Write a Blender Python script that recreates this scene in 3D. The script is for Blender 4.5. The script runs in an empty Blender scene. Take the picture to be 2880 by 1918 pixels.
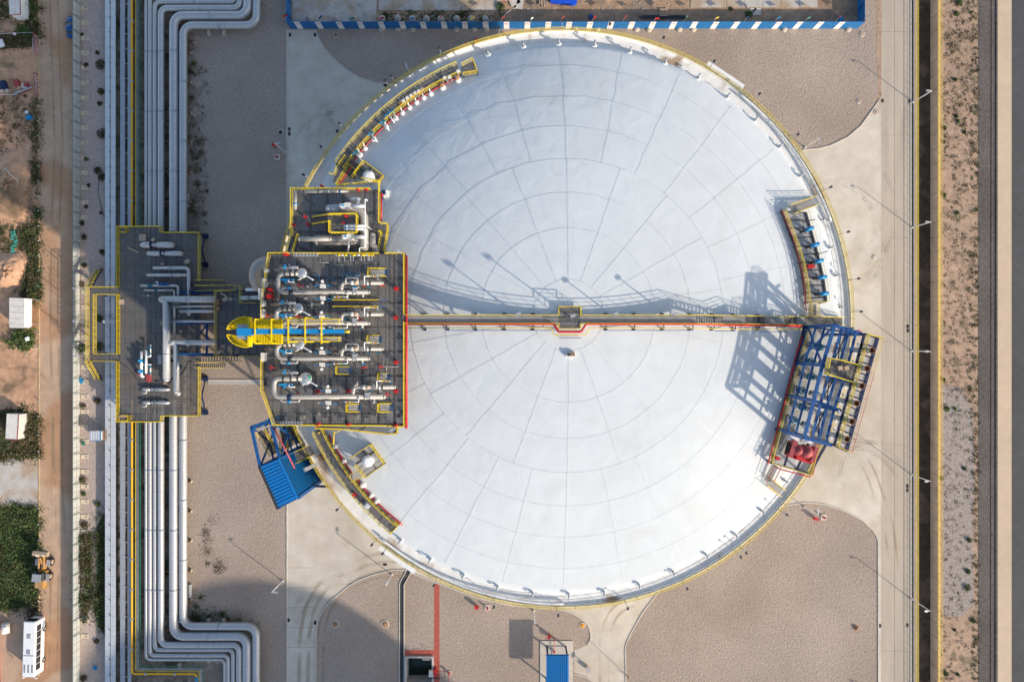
import bpy, bmesh, math, random
from mathutils import Vector, Matrix
from mathutils.geometry import tessellate_polygon
R = math.radians
SC = bpy.context.scene
COL = SC.collection
# ------------------------------------------------------------------ camera, sky, sun
H = 137.0          # drone height above the ground, metres
FPX = 1920.0       # focal length in photograph pixels (24 mm on a 36 mm sensor, 2880 px wide)
cam_d = bpy.data.cameras.new('camera'); cam_d.lens = 24.0; cam_d.sensor_width = 36.0
cam_d.clip_start = 1.0; cam_d.clip_end = 3000.0
cam = bpy.data.objects.new('camera', cam_d); COL.objects.link(cam)
cam.location = (0, 0, H); SC.camera = cam
SUN_AZ = Vector((0.80, -0.60))     # horizontal direction towards the sun
SUN_EL = R(24.3)
world = bpy.data.worlds.new('World'); SC.world = world; world.use_nodes = True
nt = world.node_tree; bg = nt.nodes['Background']
sky = nt.nodes.new('ShaderNodeTexSky'); sky.sky_type = 'NISHITA'; sky.sun_disc = False
sky.sun_elevation = SUN_EL; sky.sun_rotation = math.atan2(SUN_AZ.x, SUN_AZ.y)
sky.air_density = 1.0; sky.dust_density = 1.4; sky.ozone_density = 1.0
nt.links.new(sky.outputs[0], bg.inputs[0]); bg.inputs[1].default_value = 0.15
sun_d = bpy.data.lights.new('sun', 'SUN'); sun_d.energy = 3.6; sun_d.angle = R(1.0); sun_d.color = (1.0, 0.87, 0.72)
sun = bpy.data.objects.new('sun', sun_d); COL.objects.link(sun)
sdir = Vector((SUN_AZ.x*math.cos(SUN_EL), SUN_AZ.y*math.cos(SUN_EL), math.sin(SUN_EL)))
sun.rotation_euler = sdir.to_track_quat('Z', 'Y').to_euler(); sun.location = (150, -110, 90)
SC.view_settings.view_transform = 'Standard'; SC.view_settings.look = 'None'
SC.view_settings.exposure = 0.55; SC.view_settings.gamma = 1.0
# ------------------------------------------------------------------ helpers
random.seed(7)
rnd = random.uniform
def W(px, py, z=0.0):
    """point of the photograph at real height z -> metres"""
    k = (H - z)/FPX
    return Vector(((px - 1440)*k, (959 - py)*k, z))
def crop(x0, y0, s):
    return lambda x, y, z=0.0: W(x0 + x*s, y0 + y*s, z)
cA = crop(720, 700, .18684); cB = crop(720, 960, .18684); cC = crop(780, 500, .14668)
cD = crop(2140, 900, .15306); cE = crop(2140, 1130, .17217); cF = crop(2120, 530, .24876)
cG = crop(690, 1160, .22959); cN = crop(860, 120, .2679); cI = crop(320, 620, .17857)
cJ = crop(320, 900, .19139); cK = crop(540, 780, .1658); cL = crop(1130, 1700, .23355)
cM = crop(0, 0, .17857); cV = crop(0, 800, .3188); cO = crop(0, 1400, .33024)
cR = crop(0, 270, .3125); t2 = crop(0, 640, .40816); t8 = crop(1440, 640, .40816)

def fillet(path, r, n=5):
    pts = [Vector(p) for p in path]; out = [pts[0]]
    for i in range(1, len(pts)-1):
        p, a, b = pts[i], pts[i-1], pts[i+1]
        u = (a-p); v = (b-p); lu, lv = u.length, v.length
        if lu < 1e-6 or lv < 1e-6: continue
        u.normalize(); v.normalize()
        ang = u.angle(v, 3.14)
        if ang > 3.0: out.append(p); continue
        d = min(r/math.tan(ang/2), lu*.49, lv*.49)
        rr = d*math.tan(ang/2)
        bis = (u+v).normalized(); c = p + bis*(rr/math.sin(ang/2))
        s = p+u*d - c; e = p+v*d - c
        ax = s.cross(e)
        if ax.length < 1e-9: out.append(p); continue
        ax.normalize(); tot = s.angle(e)
        for k in range(n+1):
            out.append(c + Matrix.Rotation(tot*k/n, 3, ax) @ s)
    out.append(pts[-1]); return out

class MB:
    """collects shapes and links them as one mesh object"""
    def __init__(s): s.v = []; s.f = []; s.m = []; s.L = []; s.sm = []
    def add(s, vs, fs, mi=0, ln=None, smooth=False):
        o = len(s.v); s.v += [tuple(p) for p in vs]
        s.L += (ln if ln else [0.0]*len(vs))
        for f in fs: s.f.append(tuple(i+o for i in f)); s.m.append(mi); s.sm.append(smooth)
        return s
    def box(s, a, b, mi=0):
        x0, x1 = sorted((a[0], b[0])); y0, y1 = sorted((a[1], b[1])); z0, z1 = sorted((a[2], b[2]))
        vs = [(x0,y0,z0),(x1,y0,z0),(x1,y1,z0),(x0,y1,z0),(x0,y0,z1),(x1,y0,z1),(x1,y1,z1),(x0,y1,z1)]
        return s.add(vs, [(0,3,2,1),(4,5,6,7),(0,1,5,4),(1,2,6,5),(2,3,7,6),(3,0,4,7)], mi)
    def cbox(s, c, d, rz=0, mi=0):
        m = Matrix.Rotation(rz, 3, 'Z'); c = Vector(c)
        vs = [c + m @ Vector((sx*d[0]/2, sy*d[1]/2, sz*d[2]/2)) for sz in (-1,1) for sx, sy in ((-1,-1),(1,-1),(1,1),(-1,1))]
        return s.add(vs, [(0,3,2,1),(4,5,6,7),(0,1,5,4),(1,2,6,5),(2,3,7,6),(3,0,4,7)], mi)
    def bar(s, p, q, w, h=None, mi=0):
        p, q = Vector(p), Vector(q); h = h or w; d = q-p
        if d.length < 1e-6: return s
        d.normalize(); up = Vector((0,0,1)) if abs(d.z) < .95 else Vector((0,1,0))
        a = d.cross(up).normalized()*w/2; b = a.cross(d).normalized()*h/2
        vs = [p-a-b, p+a-b, p+a+b, p-a+b, q-a-b, q+a-b, q+a+b, q-a+b]
        return s.add(vs, [(0,1,2,3),(7,6,5,4),(0,4,5,1),(1,5,6,2),(2,6,7,3),(3,7,4,0)], mi)
    def tube(s, path, r, n=8, caps=True, mi=0, closed=False, smooth=True):
        P = [Vector(p) for p in path]; N = len(P); vs = []; ln = []; acc = 0; prev = None
        for i, p in enumerate(P):
            if closed: t = P[(i+1) % N] - P[i-1]
            else: t = P[min(i+1, N-1)] - P[max(i-1, 0)]
            if t.length < 1e-9: t = Vector((0,0,1))
            t.normalize()
            if prev is None:
                up = Vector((0,0,1)) if abs(t.z) < .95 else Vector((1,0,0))
                a = t.cross(up).normalized()
            else:
                a = prev - t*prev.dot(t)
                a = a.normalized() if a.length > 1e-6 else t.orthogonal().normalized()
            prev = a; b = t.cross(a)
            if i: acc += (P[i]-P[i-1]).length
            rr = r[i] if isinstance(r, (list, tuple)) else r
            for k in range(n):
                an = 2*math.pi*k/n; vs.append(p + (a*math.cos(an) + b*math.sin(an))*rr); ln.append(acc)
        fs = []
        for i in range(N if closed else N-1):
            j = (i+1) % N
            for k in range(n): fs.append((i*n+k, i*n+(k+1) % n, j*n+(k+1) % n, j*n+k))
        s.add(vs, fs, mi, ln, smooth)
        if caps and not closed:
            o = len(s.v) - len(vs)
            s.f.append(tuple(o+k for k in range(n))[::-1]); s.m.append(mi); s.sm.append(False)
            s.f.append(tuple(o+(N-1)*n+k for k in range(n))); s.m.append(mi); s.sm.append(False)
        return s
    def round_end(s, p, d, r, n=10, mi=0):
        """hemispherical cap at p facing d"""
        d = Vector(d).normalized(); p = Vector(p)
        return s.tube([p + d*r*math.sin(a) for a in (0, .5, .9, 1.25, 1.5)], [r*math.cos(a) for a in (0, .5, .9, 1.25, 1.5)], n, True, mi)
    def cyl(s, p, q, r, r2=None, n=12, mi=0): return s.tube([p, q], [r, r if r2 is None else r2], n, True, mi)
    def prism(s, poly, z0, z1, mi=0):
        n = len(poly); vs = [(p[0], p[1], z0) for p in poly] + [(p[0], p[1], z1) for p in poly]
        tri = tessellate_polygon([[Vector((p[0], p[1], 0)) for p in poly]])
        fs = []
        area = sum(poly[i-1][0]*poly[i][1]-poly[i][0]*poly[i-1][1] for i in range(n))
        for t in tri:
            a, b, c = [Vector(poly[i][:2]).to_3d() for i in t]
            if (b-a).cross(c-a).z < 0: t = t[::-1]
            fs.append(tuple(i+n for i in t)); fs.append(tuple(t[::-1]))
        for i in range(n):
            j = (i+1) % n; fs.append((i, j, j+n, i+n) if area > 0 else (j, i, i+n, j+n))
        return s.add(vs, fs, mi)
    def sheet(s, poly, z, mi=0):
        tri = tessellate_polygon([[Vector((p[0], p[1], 0)) for p in poly]]); fs = []
        for t in tri:
            a, b, c = [Vector(poly[i][:2]).to_3d() for i in t]
            if (b-a).cross(c-a).z < 0: t = t[::-1]
            fs.append(tuple(t))
        return s.add([(p[0], p[1], z) for p in poly], fs, mi)
    def lathe(s, c, prof, n=24, mi=0, smooth=True, cap=True):
        c = Vector(c); vs = []
        for r, z in prof:
            for k in range(n): a = 2*math.pi*k/n; vs.append(c + Vector((r*math.cos(a), r*math.sin(a), z)))
        fs = []
        for i in range(len(prof)-1):
            for k in range(n): fs.append((i*n+k, i*n+(k+1) % n, (i+1)*n+(k+1) % n, (i+1)*n+k))
        s.add(vs, fs, mi, None, smooth)
        if cap and prof[-1][0] > .01:
            o = len(s.v)-n; s.f.append(tuple(range(o, o+n))); s.m.append(mi); s.sm.append(False)
        return s
    def rail(s, path, h=1.1, step=1.5, w=.07, mids=2, closed=False, pw=None):
        """handrail with posts and knee rails along a 3-D path at deck level"""
        P = [Vector(p) for p in path]
        if closed: P = P + [P[0]]
        for k in range(mids+1):
            z = Vector((0, 0, h*(k+1)/(mids+1)))
            for a, b in zip(P, P[1:]): s.bar(a+z, b+z, w*(.85 if k == mids else .42))
        for a, b in zip(P, P[1:]):
            s.bar(a+Vector((0,0,.05)), b+Vector((0,0,.05)), .02, .09)
            n = max(1, round((b-a).length/step))
            for i in range(n+1):
                p = a.lerp(b, i/n); s.bar(p, p+Vector((0,0,h)), pw or w*.55)
        return s
    def leaves(s, c, rad, n, size, seed=0, mi=0, flat=1.0):
        g = random.Random(seed); c = Vector(c)
        for _ in range(n):
            while True:
                p = Vector((g.uniform(-1,1), g.uniform(-1,1), g.uniform(0,1)))
                if p.length < 1: break
            q = c + Vector((p.x*rad[0], p.y*rad[1], p.z*rad[2]))
            a = Vector((g.gauss(0,1), g.gauss(0,1), g.gauss(0,.6))).normalized(); b = a.orthogonal().normalized()
            b = Matrix.Rotation(g.uniform(0,6.28), 3, a) @ b
            l = size*g.uniform(.6,1.4)
            s.add([q-a*l, q+b*l*.5, q+a*l, q-b*l*.5], [(0,1,2,3)], mi)
        return s
    def build(s, name, mats, parent=None):
        me = bpy.data.meshes.new(name)
        org = ORG.get(parent.name, Vector((0,0,0))) if parent else None
        if org is None:
            xs = [p[0] for p in s.v]; ys = [p[1] for p in s.v]; zs = [p[2] for p in s.v]
            org = Vector(((min(xs)+max(xs))/2, (min(ys)+max(ys))/2, min(zs)))
        me.from_pydata([(p[0]-org.x, p[1]-org.y, p[2]-org.z) for p in s.v], [], s.f)
        if not isinstance(mats, (list, tuple)): mats = [mats]
        for m in mats: me.materials.append(m)
        me.polygons.foreach_set('material_index', s.m); me.polygons.foreach_set('use_smooth', s.sm)
        if any(s.L):
            at = me.attributes.new('run', 'FLOAT', 'POINT'); at.data.foreach_set('value', s.L)
        me.update()
        o = bpy.data.objects.new(name, me); COL.objects.link(o)
        if parent: o.parent = parent; ORG[o.name] = org
        else: o.location = org; ORG[o.name] = org
        return o
ORG = {}
def tag(o, label=None, cat=None, group=None, kind=None):
    if label: o['label'] = label
    if cat: o['category'] = cat
    if group: o['group'] = group
    if kind: o['kind'] = kind
    return o
def thing(name, label, cat, loc, group=None, rz=0):
    o = bpy.data.objects.new(name, None); COL.objects.link(o); o.empty_display_size = .3
    o.location = loc; o.rotation_euler = (0, 0, rz); ORG[o.name] = Vector(loc)
    return tag(o, label, cat, group)
def local(o): ORG[o.name] = Vector((0,0,0)); return o      # parts of o are given in o's own axes
def struct(mb, name, m): return tag(mb.build(name, m), kind='structure')
def dup(o, loc, rz=None, label=None):
    def cp(a, par):
        c = a.copy(); COL.objects.link(c); c.parent = par
        for ch in list(a.children): cp(ch, c)
        return c
    c = cp(o, None); c.location = loc
    if rz is not None: c.rotation_euler = (0, 0, rz)
    if label: c['label'] = label
    return c
ORDW = 'first second third fourth fifth sixth seventh eighth ninth tenth eleventh twelfth thirteenth fourteenth fifteenth sixteenth seventeenth eighteenth nineteenth twentieth'.split()
def nth(i):
    if i < 20: return ORDW[i]
    t = ['twenty', 'thirty', 'forty', 'fifty', 'sixty'][(i+1)//10-2]
    return t.rstrip('y')+'ieth' if (i+1) % 10 == 0 else t+'-'+ORDW[(i+1) % 10-1]
# ------------------------------------------------------------------ materials
def mat(name, c, rough=.6, metal=0.0, var=.12, scale=1.5, bump=0.0, bscale=None, spec=.4, c2=None, fine=0.0, fscale=14.0, coord='world',
        bands=0.0, bpitch=1.0, alpha=1.0, stain=None, sscale=.5, slo=.55, shi=.7, lowvar=0.0, lowscale=.06, stretch=None, det=6, drough=0.0, anoise=0.0, swirl=0.0):
    m = bpy.data.materials.new(name); m.use_nodes = True; t = m.node_tree; N = t.nodes; Lk = t.links.new
    bs = N['Principled BSDF']; bs.inputs['Roughness'].default_value = rough; bs.inputs['Metallic'].default_value = metal
    bs.inputs['Specular IOR Level'].default_value = spec
    if drough: bs.inputs['Diffuse Roughness'].default_value = drough
    if coord == 'world': co = N.new('ShaderNodeNewGeometry').outputs['Position']
    else: co = N.new('ShaderNodeTexCoord').outputs['Object']
    if stretch:
        mp = N.new('ShaderNodeMapping'); mp.inputs['Scale'].default_value = stretch; Lk(co, mp.inputs[0]); co = mp.outputs[0]
    def noise(sc, detail=det, dist=0.0):
        n = N.new('ShaderNodeTexNoise'); n.inputs['Scale'].default_value = sc; n.inputs['Detail'].default_value = detail
        n.inputs['Distortion'].default_value = dist; Lk(co, n.inputs['Vector']); return n.outputs['Fac']
    def rng(src, a, b, lo, hi):
        r = N.new('ShaderNodeMapRange'); r.inputs[1].default_value = a; r.inputs[2].default_value = b
        r.inputs[3].default_value = lo; r.inputs[4].default_value = hi; Lk(src, r.inputs[0]); return r.outputs[0]
    def mix(fac, a, b, mode='MIX'):
        x = N.new('ShaderNodeMix'); x.data_type = 'RGBA'; x.blend_type = mode
        if isinstance(fac, float): x.inputs[0].default_value = fac
        else: Lk(fac, x.inputs[0])
        for i, q in ((6, a), (7, b)):
            if isinstance(q, tuple): x.inputs[i].default_value = (*q, 1)
            else: Lk(q, x.inputs[i])
        return x.outputs[2]
    cur = tuple(c)
    if c2: cur = mix(rng(noise(scale), .35, .65, 0, 1), cur, tuple(c2))
    if stain: cur = mix(rng(noise(sscale, 8, .6), slo, shi, 0, 1), cur, tuple(stain))
    if var or fine or lowvar or bands or swirl:
        val = None
        def mul(a, b):
            if a is None: return b
            q = N.new('ShaderNodeMath'); q.operation = 'MULTIPLY'; Lk(a, q.inputs[0]); Lk(b, q.inputs[1]); return q.outputs[0]
        if var: val = mul(val, rng(noise(scale*1.7), .3, .7, 1-var, 1+var))
        if fine: val = mul(val, rng(noise(fscale, 3, .4), .3, .7, 1-fine, 1+fine))
        if lowvar: val = mul(val, rng(noise(lowscale, 4), .3, .7, 1-lowvar, 1+lowvar))
        if swirl: val = mul(val, rng(noise(.9, 3, 3.5), .32, .68, 1-swirl, 1+swirl))
        if bands:
            at = N.new('ShaderNodeAttribute'); at.attribute_name = 'run'
            q = N.new('ShaderNodeMath'); q.operation = 'PINGPONG'; q.inputs[1].default_value = bpitch/2; Lk(at.outputs['Fac'], q.inputs[0])
            val = mul(val, rng(q.outputs[0], 0, bpitch*.07, 1-bands, 1))
        hs = N.new('ShaderNodeHueSaturation'); Lk(val, hs.inputs['Value'])
        if isinstance(cur, tuple): hs.inputs['Color'].default_value = (*cur, 1)
        else: Lk(cur, hs.inputs['Color'])
        cur = hs.outputs[0]
    if isinstance(cur, tuple): bs.inputs['Base Color'].default_value = (*cur, 1)
    else: Lk(cur, bs.inputs['Base Color'])
    if bump:
        b = N.new('ShaderNodeBump'); b.inputs['Distance'].default_value = bump; b.inputs['Strength'].default_value = 1.0
        Lk(noise(bscale or scale*2, 5, .5), b.inputs['Height']); Lk(b.outputs[0], bs.inputs['Normal'])
    if alpha < 1:
        tr = N.new('ShaderNodeBsdfTransparent'); mx = N.new('ShaderNodeMixShader'); mx.inputs[0].default_value = alpha
        
        if anoise: Lk(rng(noise(anoise, 6, .8), .42, .62, 0, alpha), mx.inputs[0])
        Lk(tr.outputs[0], mx.inputs[1]); Lk(bs.outputs[0], mx.inputs[2]); Lk(mx.outputs[0], N['Material Output'].inputs[0])
    return m
M = {}
M['gravel'] = mat('gravel', (.355,.287,.230), .95, 0, .06, 1.6, .10, 2.6, .15, fine=.20, fscale=4.0, lowvar=.11, lowscale=.06, c2=(.375,.305,.25), stain=(.335,.262,.203), sscale=.05, slo=.5, shi=.75, swirl=.09)
M['concrete'] = mat('concrete_paving', (.60,.545,.455), .85, 0, .07, .25, .0, None, .2, fine=.05, fscale=6, lowvar=.12, lowscale=.05, c2=(.54,.475,.38), stain=(.44,.36,.265), sscale=.045, slo=.52, shi=.72)
M['road'] = mat('road_concrete', (.475,.405,.32), .85, 0, .06, .3, 0, None, .2, fine=.05, fscale=6, lowvar=.10, lowscale=.1, stretch=(1,.12,1), stain=(.40,.34,.27), sscale=.3, slo=.5, shi=.75)
M['dirt_road'] = mat('dirt_road', (.50,.35,.24), .95, 0, .10, .3, .02, 1.2, .1, fine=.08, fscale=5, lowvar=.1, lowscale=.08, stain=(.43,.255,.15), sscale=.055, slo=.48, shi=.56)
M['soil'] = mat('bare_soil', (.53,.315,.195), .98, 0, .18, .5, .12, 1.0, .1, fine=.16, fscale=4, lowvar=.2, lowscale=.1, stain=(.225,.155,.095), sscale=.16, slo=.5, shi=.66)
M['site_soil'] = mat('site_soil', (.40,.265,.17), .98, 0, .2, .5, .2, .7, .1, fine=.16, fscale=4, lowvar=.2, lowscale=.1, stain=(.27,.2,.145), sscale=.12, slo=.48, shi=.62)
M['yard'] = mat('pink_gravel', (.42,.34,.29), .95, 0, .12, .9, .04, 3, .15, fine=.14, fscale=5, lowvar=.1, lowscale=.1)
M['dark_soil'] = mat('dark_soil', (.20,.165,.135), .98, 0, .25, .6, .08, 1.5, .1, fine=.2, fscale=4, stain=(.09,.085,.06), sscale=.35, slo=.5, shi=.62)
M['bank'] = mat('bank_soil', (.42,.29,.20), .98, 0, .15, .5, .08, 1.5, .1, fine=.14, fscale=4, lowvar=.1, lowscale=.06, c2=(.38,.27,.195), stain=(.20,.155,.10), sscale=.32, slo=.56, shi=.66)
M['grey_stone'] = mat('pale_stones', (.335,.285,.25), .95, 0, .2, .9, .1, 3, .15, fine=.26, fscale=4)
M['dark_stone'] = mat('dark_stones', (.125,.108,.098), .95, 0, .2, .9, .1, 3, .15, fine=.26, fscale=4, lowvar=.15, lowscale=.1)
M['path'] = mat('path_paving', (.56,.43,.31), .9, 0, .05, .4, 0, None, .2, fine=.05, fscale=6, lowvar=.06)
M['asphalt'] = mat('asphalt', (.085,.085,.085), .9, 0, .08, .4, .02, 6, .2, fine=.12, fscale=7, lowvar=.12, lowscale=.05)
M['dirty_slab'] = mat('dirty_slab', (.50,.46,.41), .9, 0, .1, .4, 0, None, .2, fine=.06, stain=(.42,.31,.21), sscale=.18, slo=.45, shi=.62)
M['kerb'] = mat('kerb_stone', (.55,.5,.43), .85, 0, .1, .5)
M['kerb_yellow'] = mat('kerb_yellow', (.52,.38,.21), .85, 0, .2, .6)
M['canal_wall'] = mat('canal_wall', (.62,.54,.46), .9, 0, .12, .4, 0, None, .2, fine=.05, stain=(.52,.44,.37), sscale=.3, slo=.5, shi=.7, stretch=(1,.5,.5))
M['canal_bed'] = mat('canal_bed', (.075,.062,.05), .8, 0, .3, .4, .05, 1.5, .3, stain=(.12,.10,.08), sscale=.12, slo=.5, shi=.53)
M['water'] = mat('dark_water', (.012,.03,.022), .12, 0, .2, .4, .01, 2, .5)
M['red_brick'] = mat('red_paving', (.42,.10,.075), .85, 0, .18, 1.2, 0, None, .2, fine=.15)
M['dome'] = mat('dome_coating', (.735,.76,.755), .55, 0, .02, .3, .10, .30, .22, lowvar=.03, lowscale=.06, stretch=(1,1,.4), det=3, drough=1.0, stain=(.70,.715,.70), sscale=.12, slo=.52, shi=.72)
M['rimslab'] = mat('rim_concrete', (.73,.725,.70), .85, 0, .1, .4, 0, None, .2, fine=.06, stain=(.38,.28,.20), sscale=.16, slo=.58, shi=.66)
M['tankwall'] = mat('tank_concrete', (.5,.47,.43), .85, 0, .08, .2, 0, None, .2)
M['pipe'] = mat('pipe_cladding', (.50,.50,.495), .42, .35, .06, .8, 0, None, .5, bands=.22, bpitch=.8, lowvar=.05)
M['pipe_fine'] = mat('pipe_insulation', (.385,.36,.325), .45, .2, .07, .8, 0, None, .5, bands=.3, bpitch=.45)
M['steel'] = mat('galvanised_steel', (.46,.46,.46), .5, .5, .1, 2)
M['white'] = mat('white_paint', (.80,.80,.78), .5, 0, .05, 2)
M['offwhite'] = mat('weathered_white', (.66,.63,.57), .6, 0, .08, 1.0, stain=(.5,.43,.35), sscale=.8, slo=.58, shi=.75)
M['yellow'] = mat('yellow_paint', (.76,.56,.02), .5, 0, .10, 1.2, stain=(.60,.43,.06), sscale=.7)
M['dull_yellow'] = mat('faded_yellow_paint', (.62,.46,.06), .55, 0, .12, 2)
M['hood'] = mat('crane_yellow', (.78,.56,.003), .45, 0, .07, 1.2)
M['amber'] = mat('amber_pipe_paint', (.76,.40,.012), .45, 0, .08, 1)
M['mid_soil'] = mat('trodden_soil', (.27,.22,.18), .98, 0, .2, .6, .05, 1.5, .1, fine=.2, fscale=4, stain=(.36,.30,.25), sscale=.3, slo=.5, shi=.65)
M['pale_yellow'] = mat('painted_kerb_yellow', (.70,.50,.13), .7, 0, .1, .8)
M['orange'] = mat('orange_paint', (.72,.28,.01), .45, 0, .12, .6)
M['blue'] = mat('blue_steel', (.011,.080,.245), .45, 0, .12, 1.5)
M['navy'] = mat('navy_steel', (.010,.022,.075), .5, 0, .15, 1.5)
M['blue_roof'] = mat('blue_sheet', (.006,.17,.47), .45, 0, .07, 1.0, stain=(.02,.16,.38), sscale=.4)
M['hoard'] = mat('hoarding_blue', (.012,.145,.39), .55, 0, .08, .6, stain=(.03,.17,.36), sscale=.3)
M['boom'] = mat('boom_blue', (.01,.225,.50), .45, 0, .07, 1.5)
M['valve_blue'] = mat('valve_blue', (.01,.24,.50), .4, 0, .08, 2)
M['teal'] = mat('valve_teal', (.01,.14,.21), .4, 0, .1, 2)
M['red'] = mat('red_paint', (.50,.022,.025), .4, 0, .08, 2)
M['pinkred'] = mat('faded_red_paint', (.33,.055,.06), .5, 0, .12, 2)
M['green'] = mat('green_paint', (.012,.22,.12), .5, 0, .08, 2)
M['grating'] = mat('deck_grating', (.16,.155,.15), .7, .1, .10, .5, alpha=.66, stain=(.185,.155,.125), sscale=.14, slo=.5, shi=.72)
M['grating_open'] = mat('open_grating', (.12,.12,.12), .7, .1, .12, .5, alpha=.52)
M['grating_sparse'] = mat('sparse_grating', (.12,.12,.12), .7, .1, .12, .5, alpha=.3)
M['grating_mid'] = mat('walkway_grating', (.33,.33,.325), .7, .1, .1, .5, alpha=.8)
M['grating_light'] = mat('pale_grating', (.42,.41,.39), .7, .1, .1, .5, alpha=.8)
M['dark_steel'] = mat('dark_steel', (.04,.043,.05), .6, .2, .15, 2)
M['black'] = mat('black_rubber', (.015,.015,.015), .7, 0, .1, 2)
M['glass'] = mat('dark_glass', (.02,.03,.04), .08, 0, .1, 2, spec=.6)
M['tray'] = mat('tray_cover', (.60,.62,.63), .45, .25, .05, .5, bands=0)
M['tray_dull'] = mat('dull_tray_cover', (.36,.39,.42), .5, .25, .08, .5)
M['panel'] = mat('wall_panel', (.50,.505,.47), .6, 0, .05, .6)
M['panel_line'] = mat('panel_joint', (.22,.26,.24), .7, 0, .05, 2)
M['wood'] = mat('raw_timber', (.45,.33,.24), .8, 0, .15, 2)
M['stone'] = mat('rock', (.44,.38,.32), .9, 0, .15, 2)
M['leaf'] = mat('green_leaves', (.085,.135,.038), .8, 0, .45, 1.0, 0, None, .2, c2=(.055,.09,.03), fine=.3)
M['leaf_light'] = mat('light_leaves', (.15,.18,.065), .8, 0, .4, 1.0, 0, None, .2, c2=(.10,.13,.05), fine=.3)
M['leaf_dry'] = mat('dry_leaves', (.19,.145,.085), .9, 0, .4, 1.0, 0, None, .1, c2=(.12,.10,.05), fine=.3)
M['leaf_dark'] = mat('dark_leaves', (.075,.072,.035), .9, 0, .4, 1.0, 0, None, .1, c2=(.09,.075,.04), fine=.3)
M['rust'] = mat('rusty_brown', (.30,.17,.09), .85, 0, .2, 2)
M['tarp'] = mat('blue_tarpaulin', (.01,.08,.60), .5, 0, .1, .8, .15, 1.0)
M['net'] = mat('green_netting', (.06,.30,.22), .8, 0, .2, 1)
M['tint'] = mat('tyre_dust', (.20,.16,.12), .9, 0, .3, .8, alpha=.20, anoise=.35)
M['dust'] = mat('track_dust', (.40,.30,.19), .95, 0, .2, .5, alpha=.34, anoise=.12)
M['cover'] = mat('ground_cover', (.065,.085,.03), .95, 0, .4, .8, .25, 1.2, .1, c2=(.10,.085,.045), fine=.3, fscale=4)
M['cover_dry'] = mat('dry_cover', (.13,.105,.065), .95, 0, .4, .8, .2, 1.2, .1, c2=(.075,.075,.035), fine=.3, fscale=4)
M['loader'] = mat('loader_orange', (.50,.24,.05), .6, 0, .2, 1.5, stain=(.38,.27,.17), sscale=1.0, slo=.42, shi=.62)
M['bucket'] = mat('bucket_dust', (.42,.32,.22), .8, 0, .15, 2)
M['car_blue'] = mat('car_paint', (.006,.07,.24), .25, .2, .05, 2, spec=.6)
M['silver'] = mat('polished_metal', (.62,.62,.60), .3, .7, .08, 2)
# ------------------------------------------------------------------ ground, roads, paths, canal
def poly(*pts, z=0.0): return [W(x, y, z) for x, y in pts]
def rect(x0, y0, x1, y1): return poly((x0,y0),(x1,y0),(x1,y1),(x0,y1))
gx = [-900, W(1143,0).x, W(1215,0).x, W(2581,0).x, W(2645,0).x, 900]
gy = [-900, W(0,1922).y, W(0,1848).y, 900]
g = MB()
for i in range(5):
    for j in range(3):
        if i == 3 or (i == 1 and j == 1): continue
        g.sheet([(gx[i],gy[j]),(gx[i+1],gy[j]),(gx[i+1],gy[j+1]),(gx[i],gy[j+1])], 0)
struct(g, 'ground', M['gravel'])
g = MB(); xa, xb = gx[3], gx[4]
g.add([(xa,-900,-3.3),(xb,-900,-3.3),(xb,900,-3.3),(xa,900,-3.3)], [(0,1,2,3)], 0)
g.add([(xa,-900,-3.3),(xa,900,-3.3),(xa,900,0),(xa,-900,0)], [(0,1,2,3)], 1)
g.add([(xb,-900,-3.3),(xb,900,-3.3),(xb,900,0),(xb,-900,0)], [(3,2,1,0)], 1)
for k in range(60): g.bar((xb-.02, -90+k*3.0, -3.2), (xb-.02, -90+k*3.0, -.02), .05, .04, 2)
struct(g, 'canal', [M['canal_bed'], M['canal_wall'], M['dark_soil']])
g = MB()
for k in range(9):
    y = -80+k*19+rnd(-6,6); w = rnd(1.0,2.2); pts = []
    for i in range(18):
        a = 2*math.pi*i/18; rr = rnd(.75,1.15); pts.append((xa+1.2+w*.6*math.cos(a)*rr, y+8*math.sin(a)*rr))
    g.sheet([(min(max(p[0], xa+.05), xb-.1), p[1]) for p in pts], -3.29+.001*k)
struct(g, 'canal_water', M['water'])
apron = [(810,85),(889,85),(895,106),(912,135),(940,167),(973,196),(1014,220),(1059,233),(1112,238),(1250,420),(1542,470),(1900,500),(2150,470),
 (2258,422),(2300,419),(2336,410),(2385,386),(2421,355),(2454,310),(2478,278),(2478,-300),(2566,-300),(2566,2300),(2471,2300),(2470,1523),(2466,1507),(2454,1490),(2425,1462),
 (2372,1435),(2315,1417),(2266,1413),(2213,1421),(2150,1440),(1840,1640),(1852,1664),(1807,1723),(1775,1780),(1762,1808),(1758,1830),(1760,1870),(1762,2300),
 (1700,2300),(1690,1950),(1673,1918),(1650,1905),(1615,1894),(1615,1829),(1652,1813),(1660,1800),(1662,1784),(1658,1766),(1648,1751),(1633,1737),(1615,1727),(1590,1717),(1562,1711),(1440,1703),(1340,1680),(1234,1641),
 (1153,1609),(1130,1603),(1104,1602),(1046,1617),(1010,1630),(981,1647),(955,1668),(932,1688),(914,1708),(900,1731),(892,1750),(889,1775),(889,2300),(807,2300),(807,85)]
struct(MB().sheet(poly(*apron), .004), 'paved_apron', M['concrete'])
struct(MB().sheet(rect(2478,-300,2566,2300), .008), 'service_road', M['road'])
g = MB()
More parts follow.
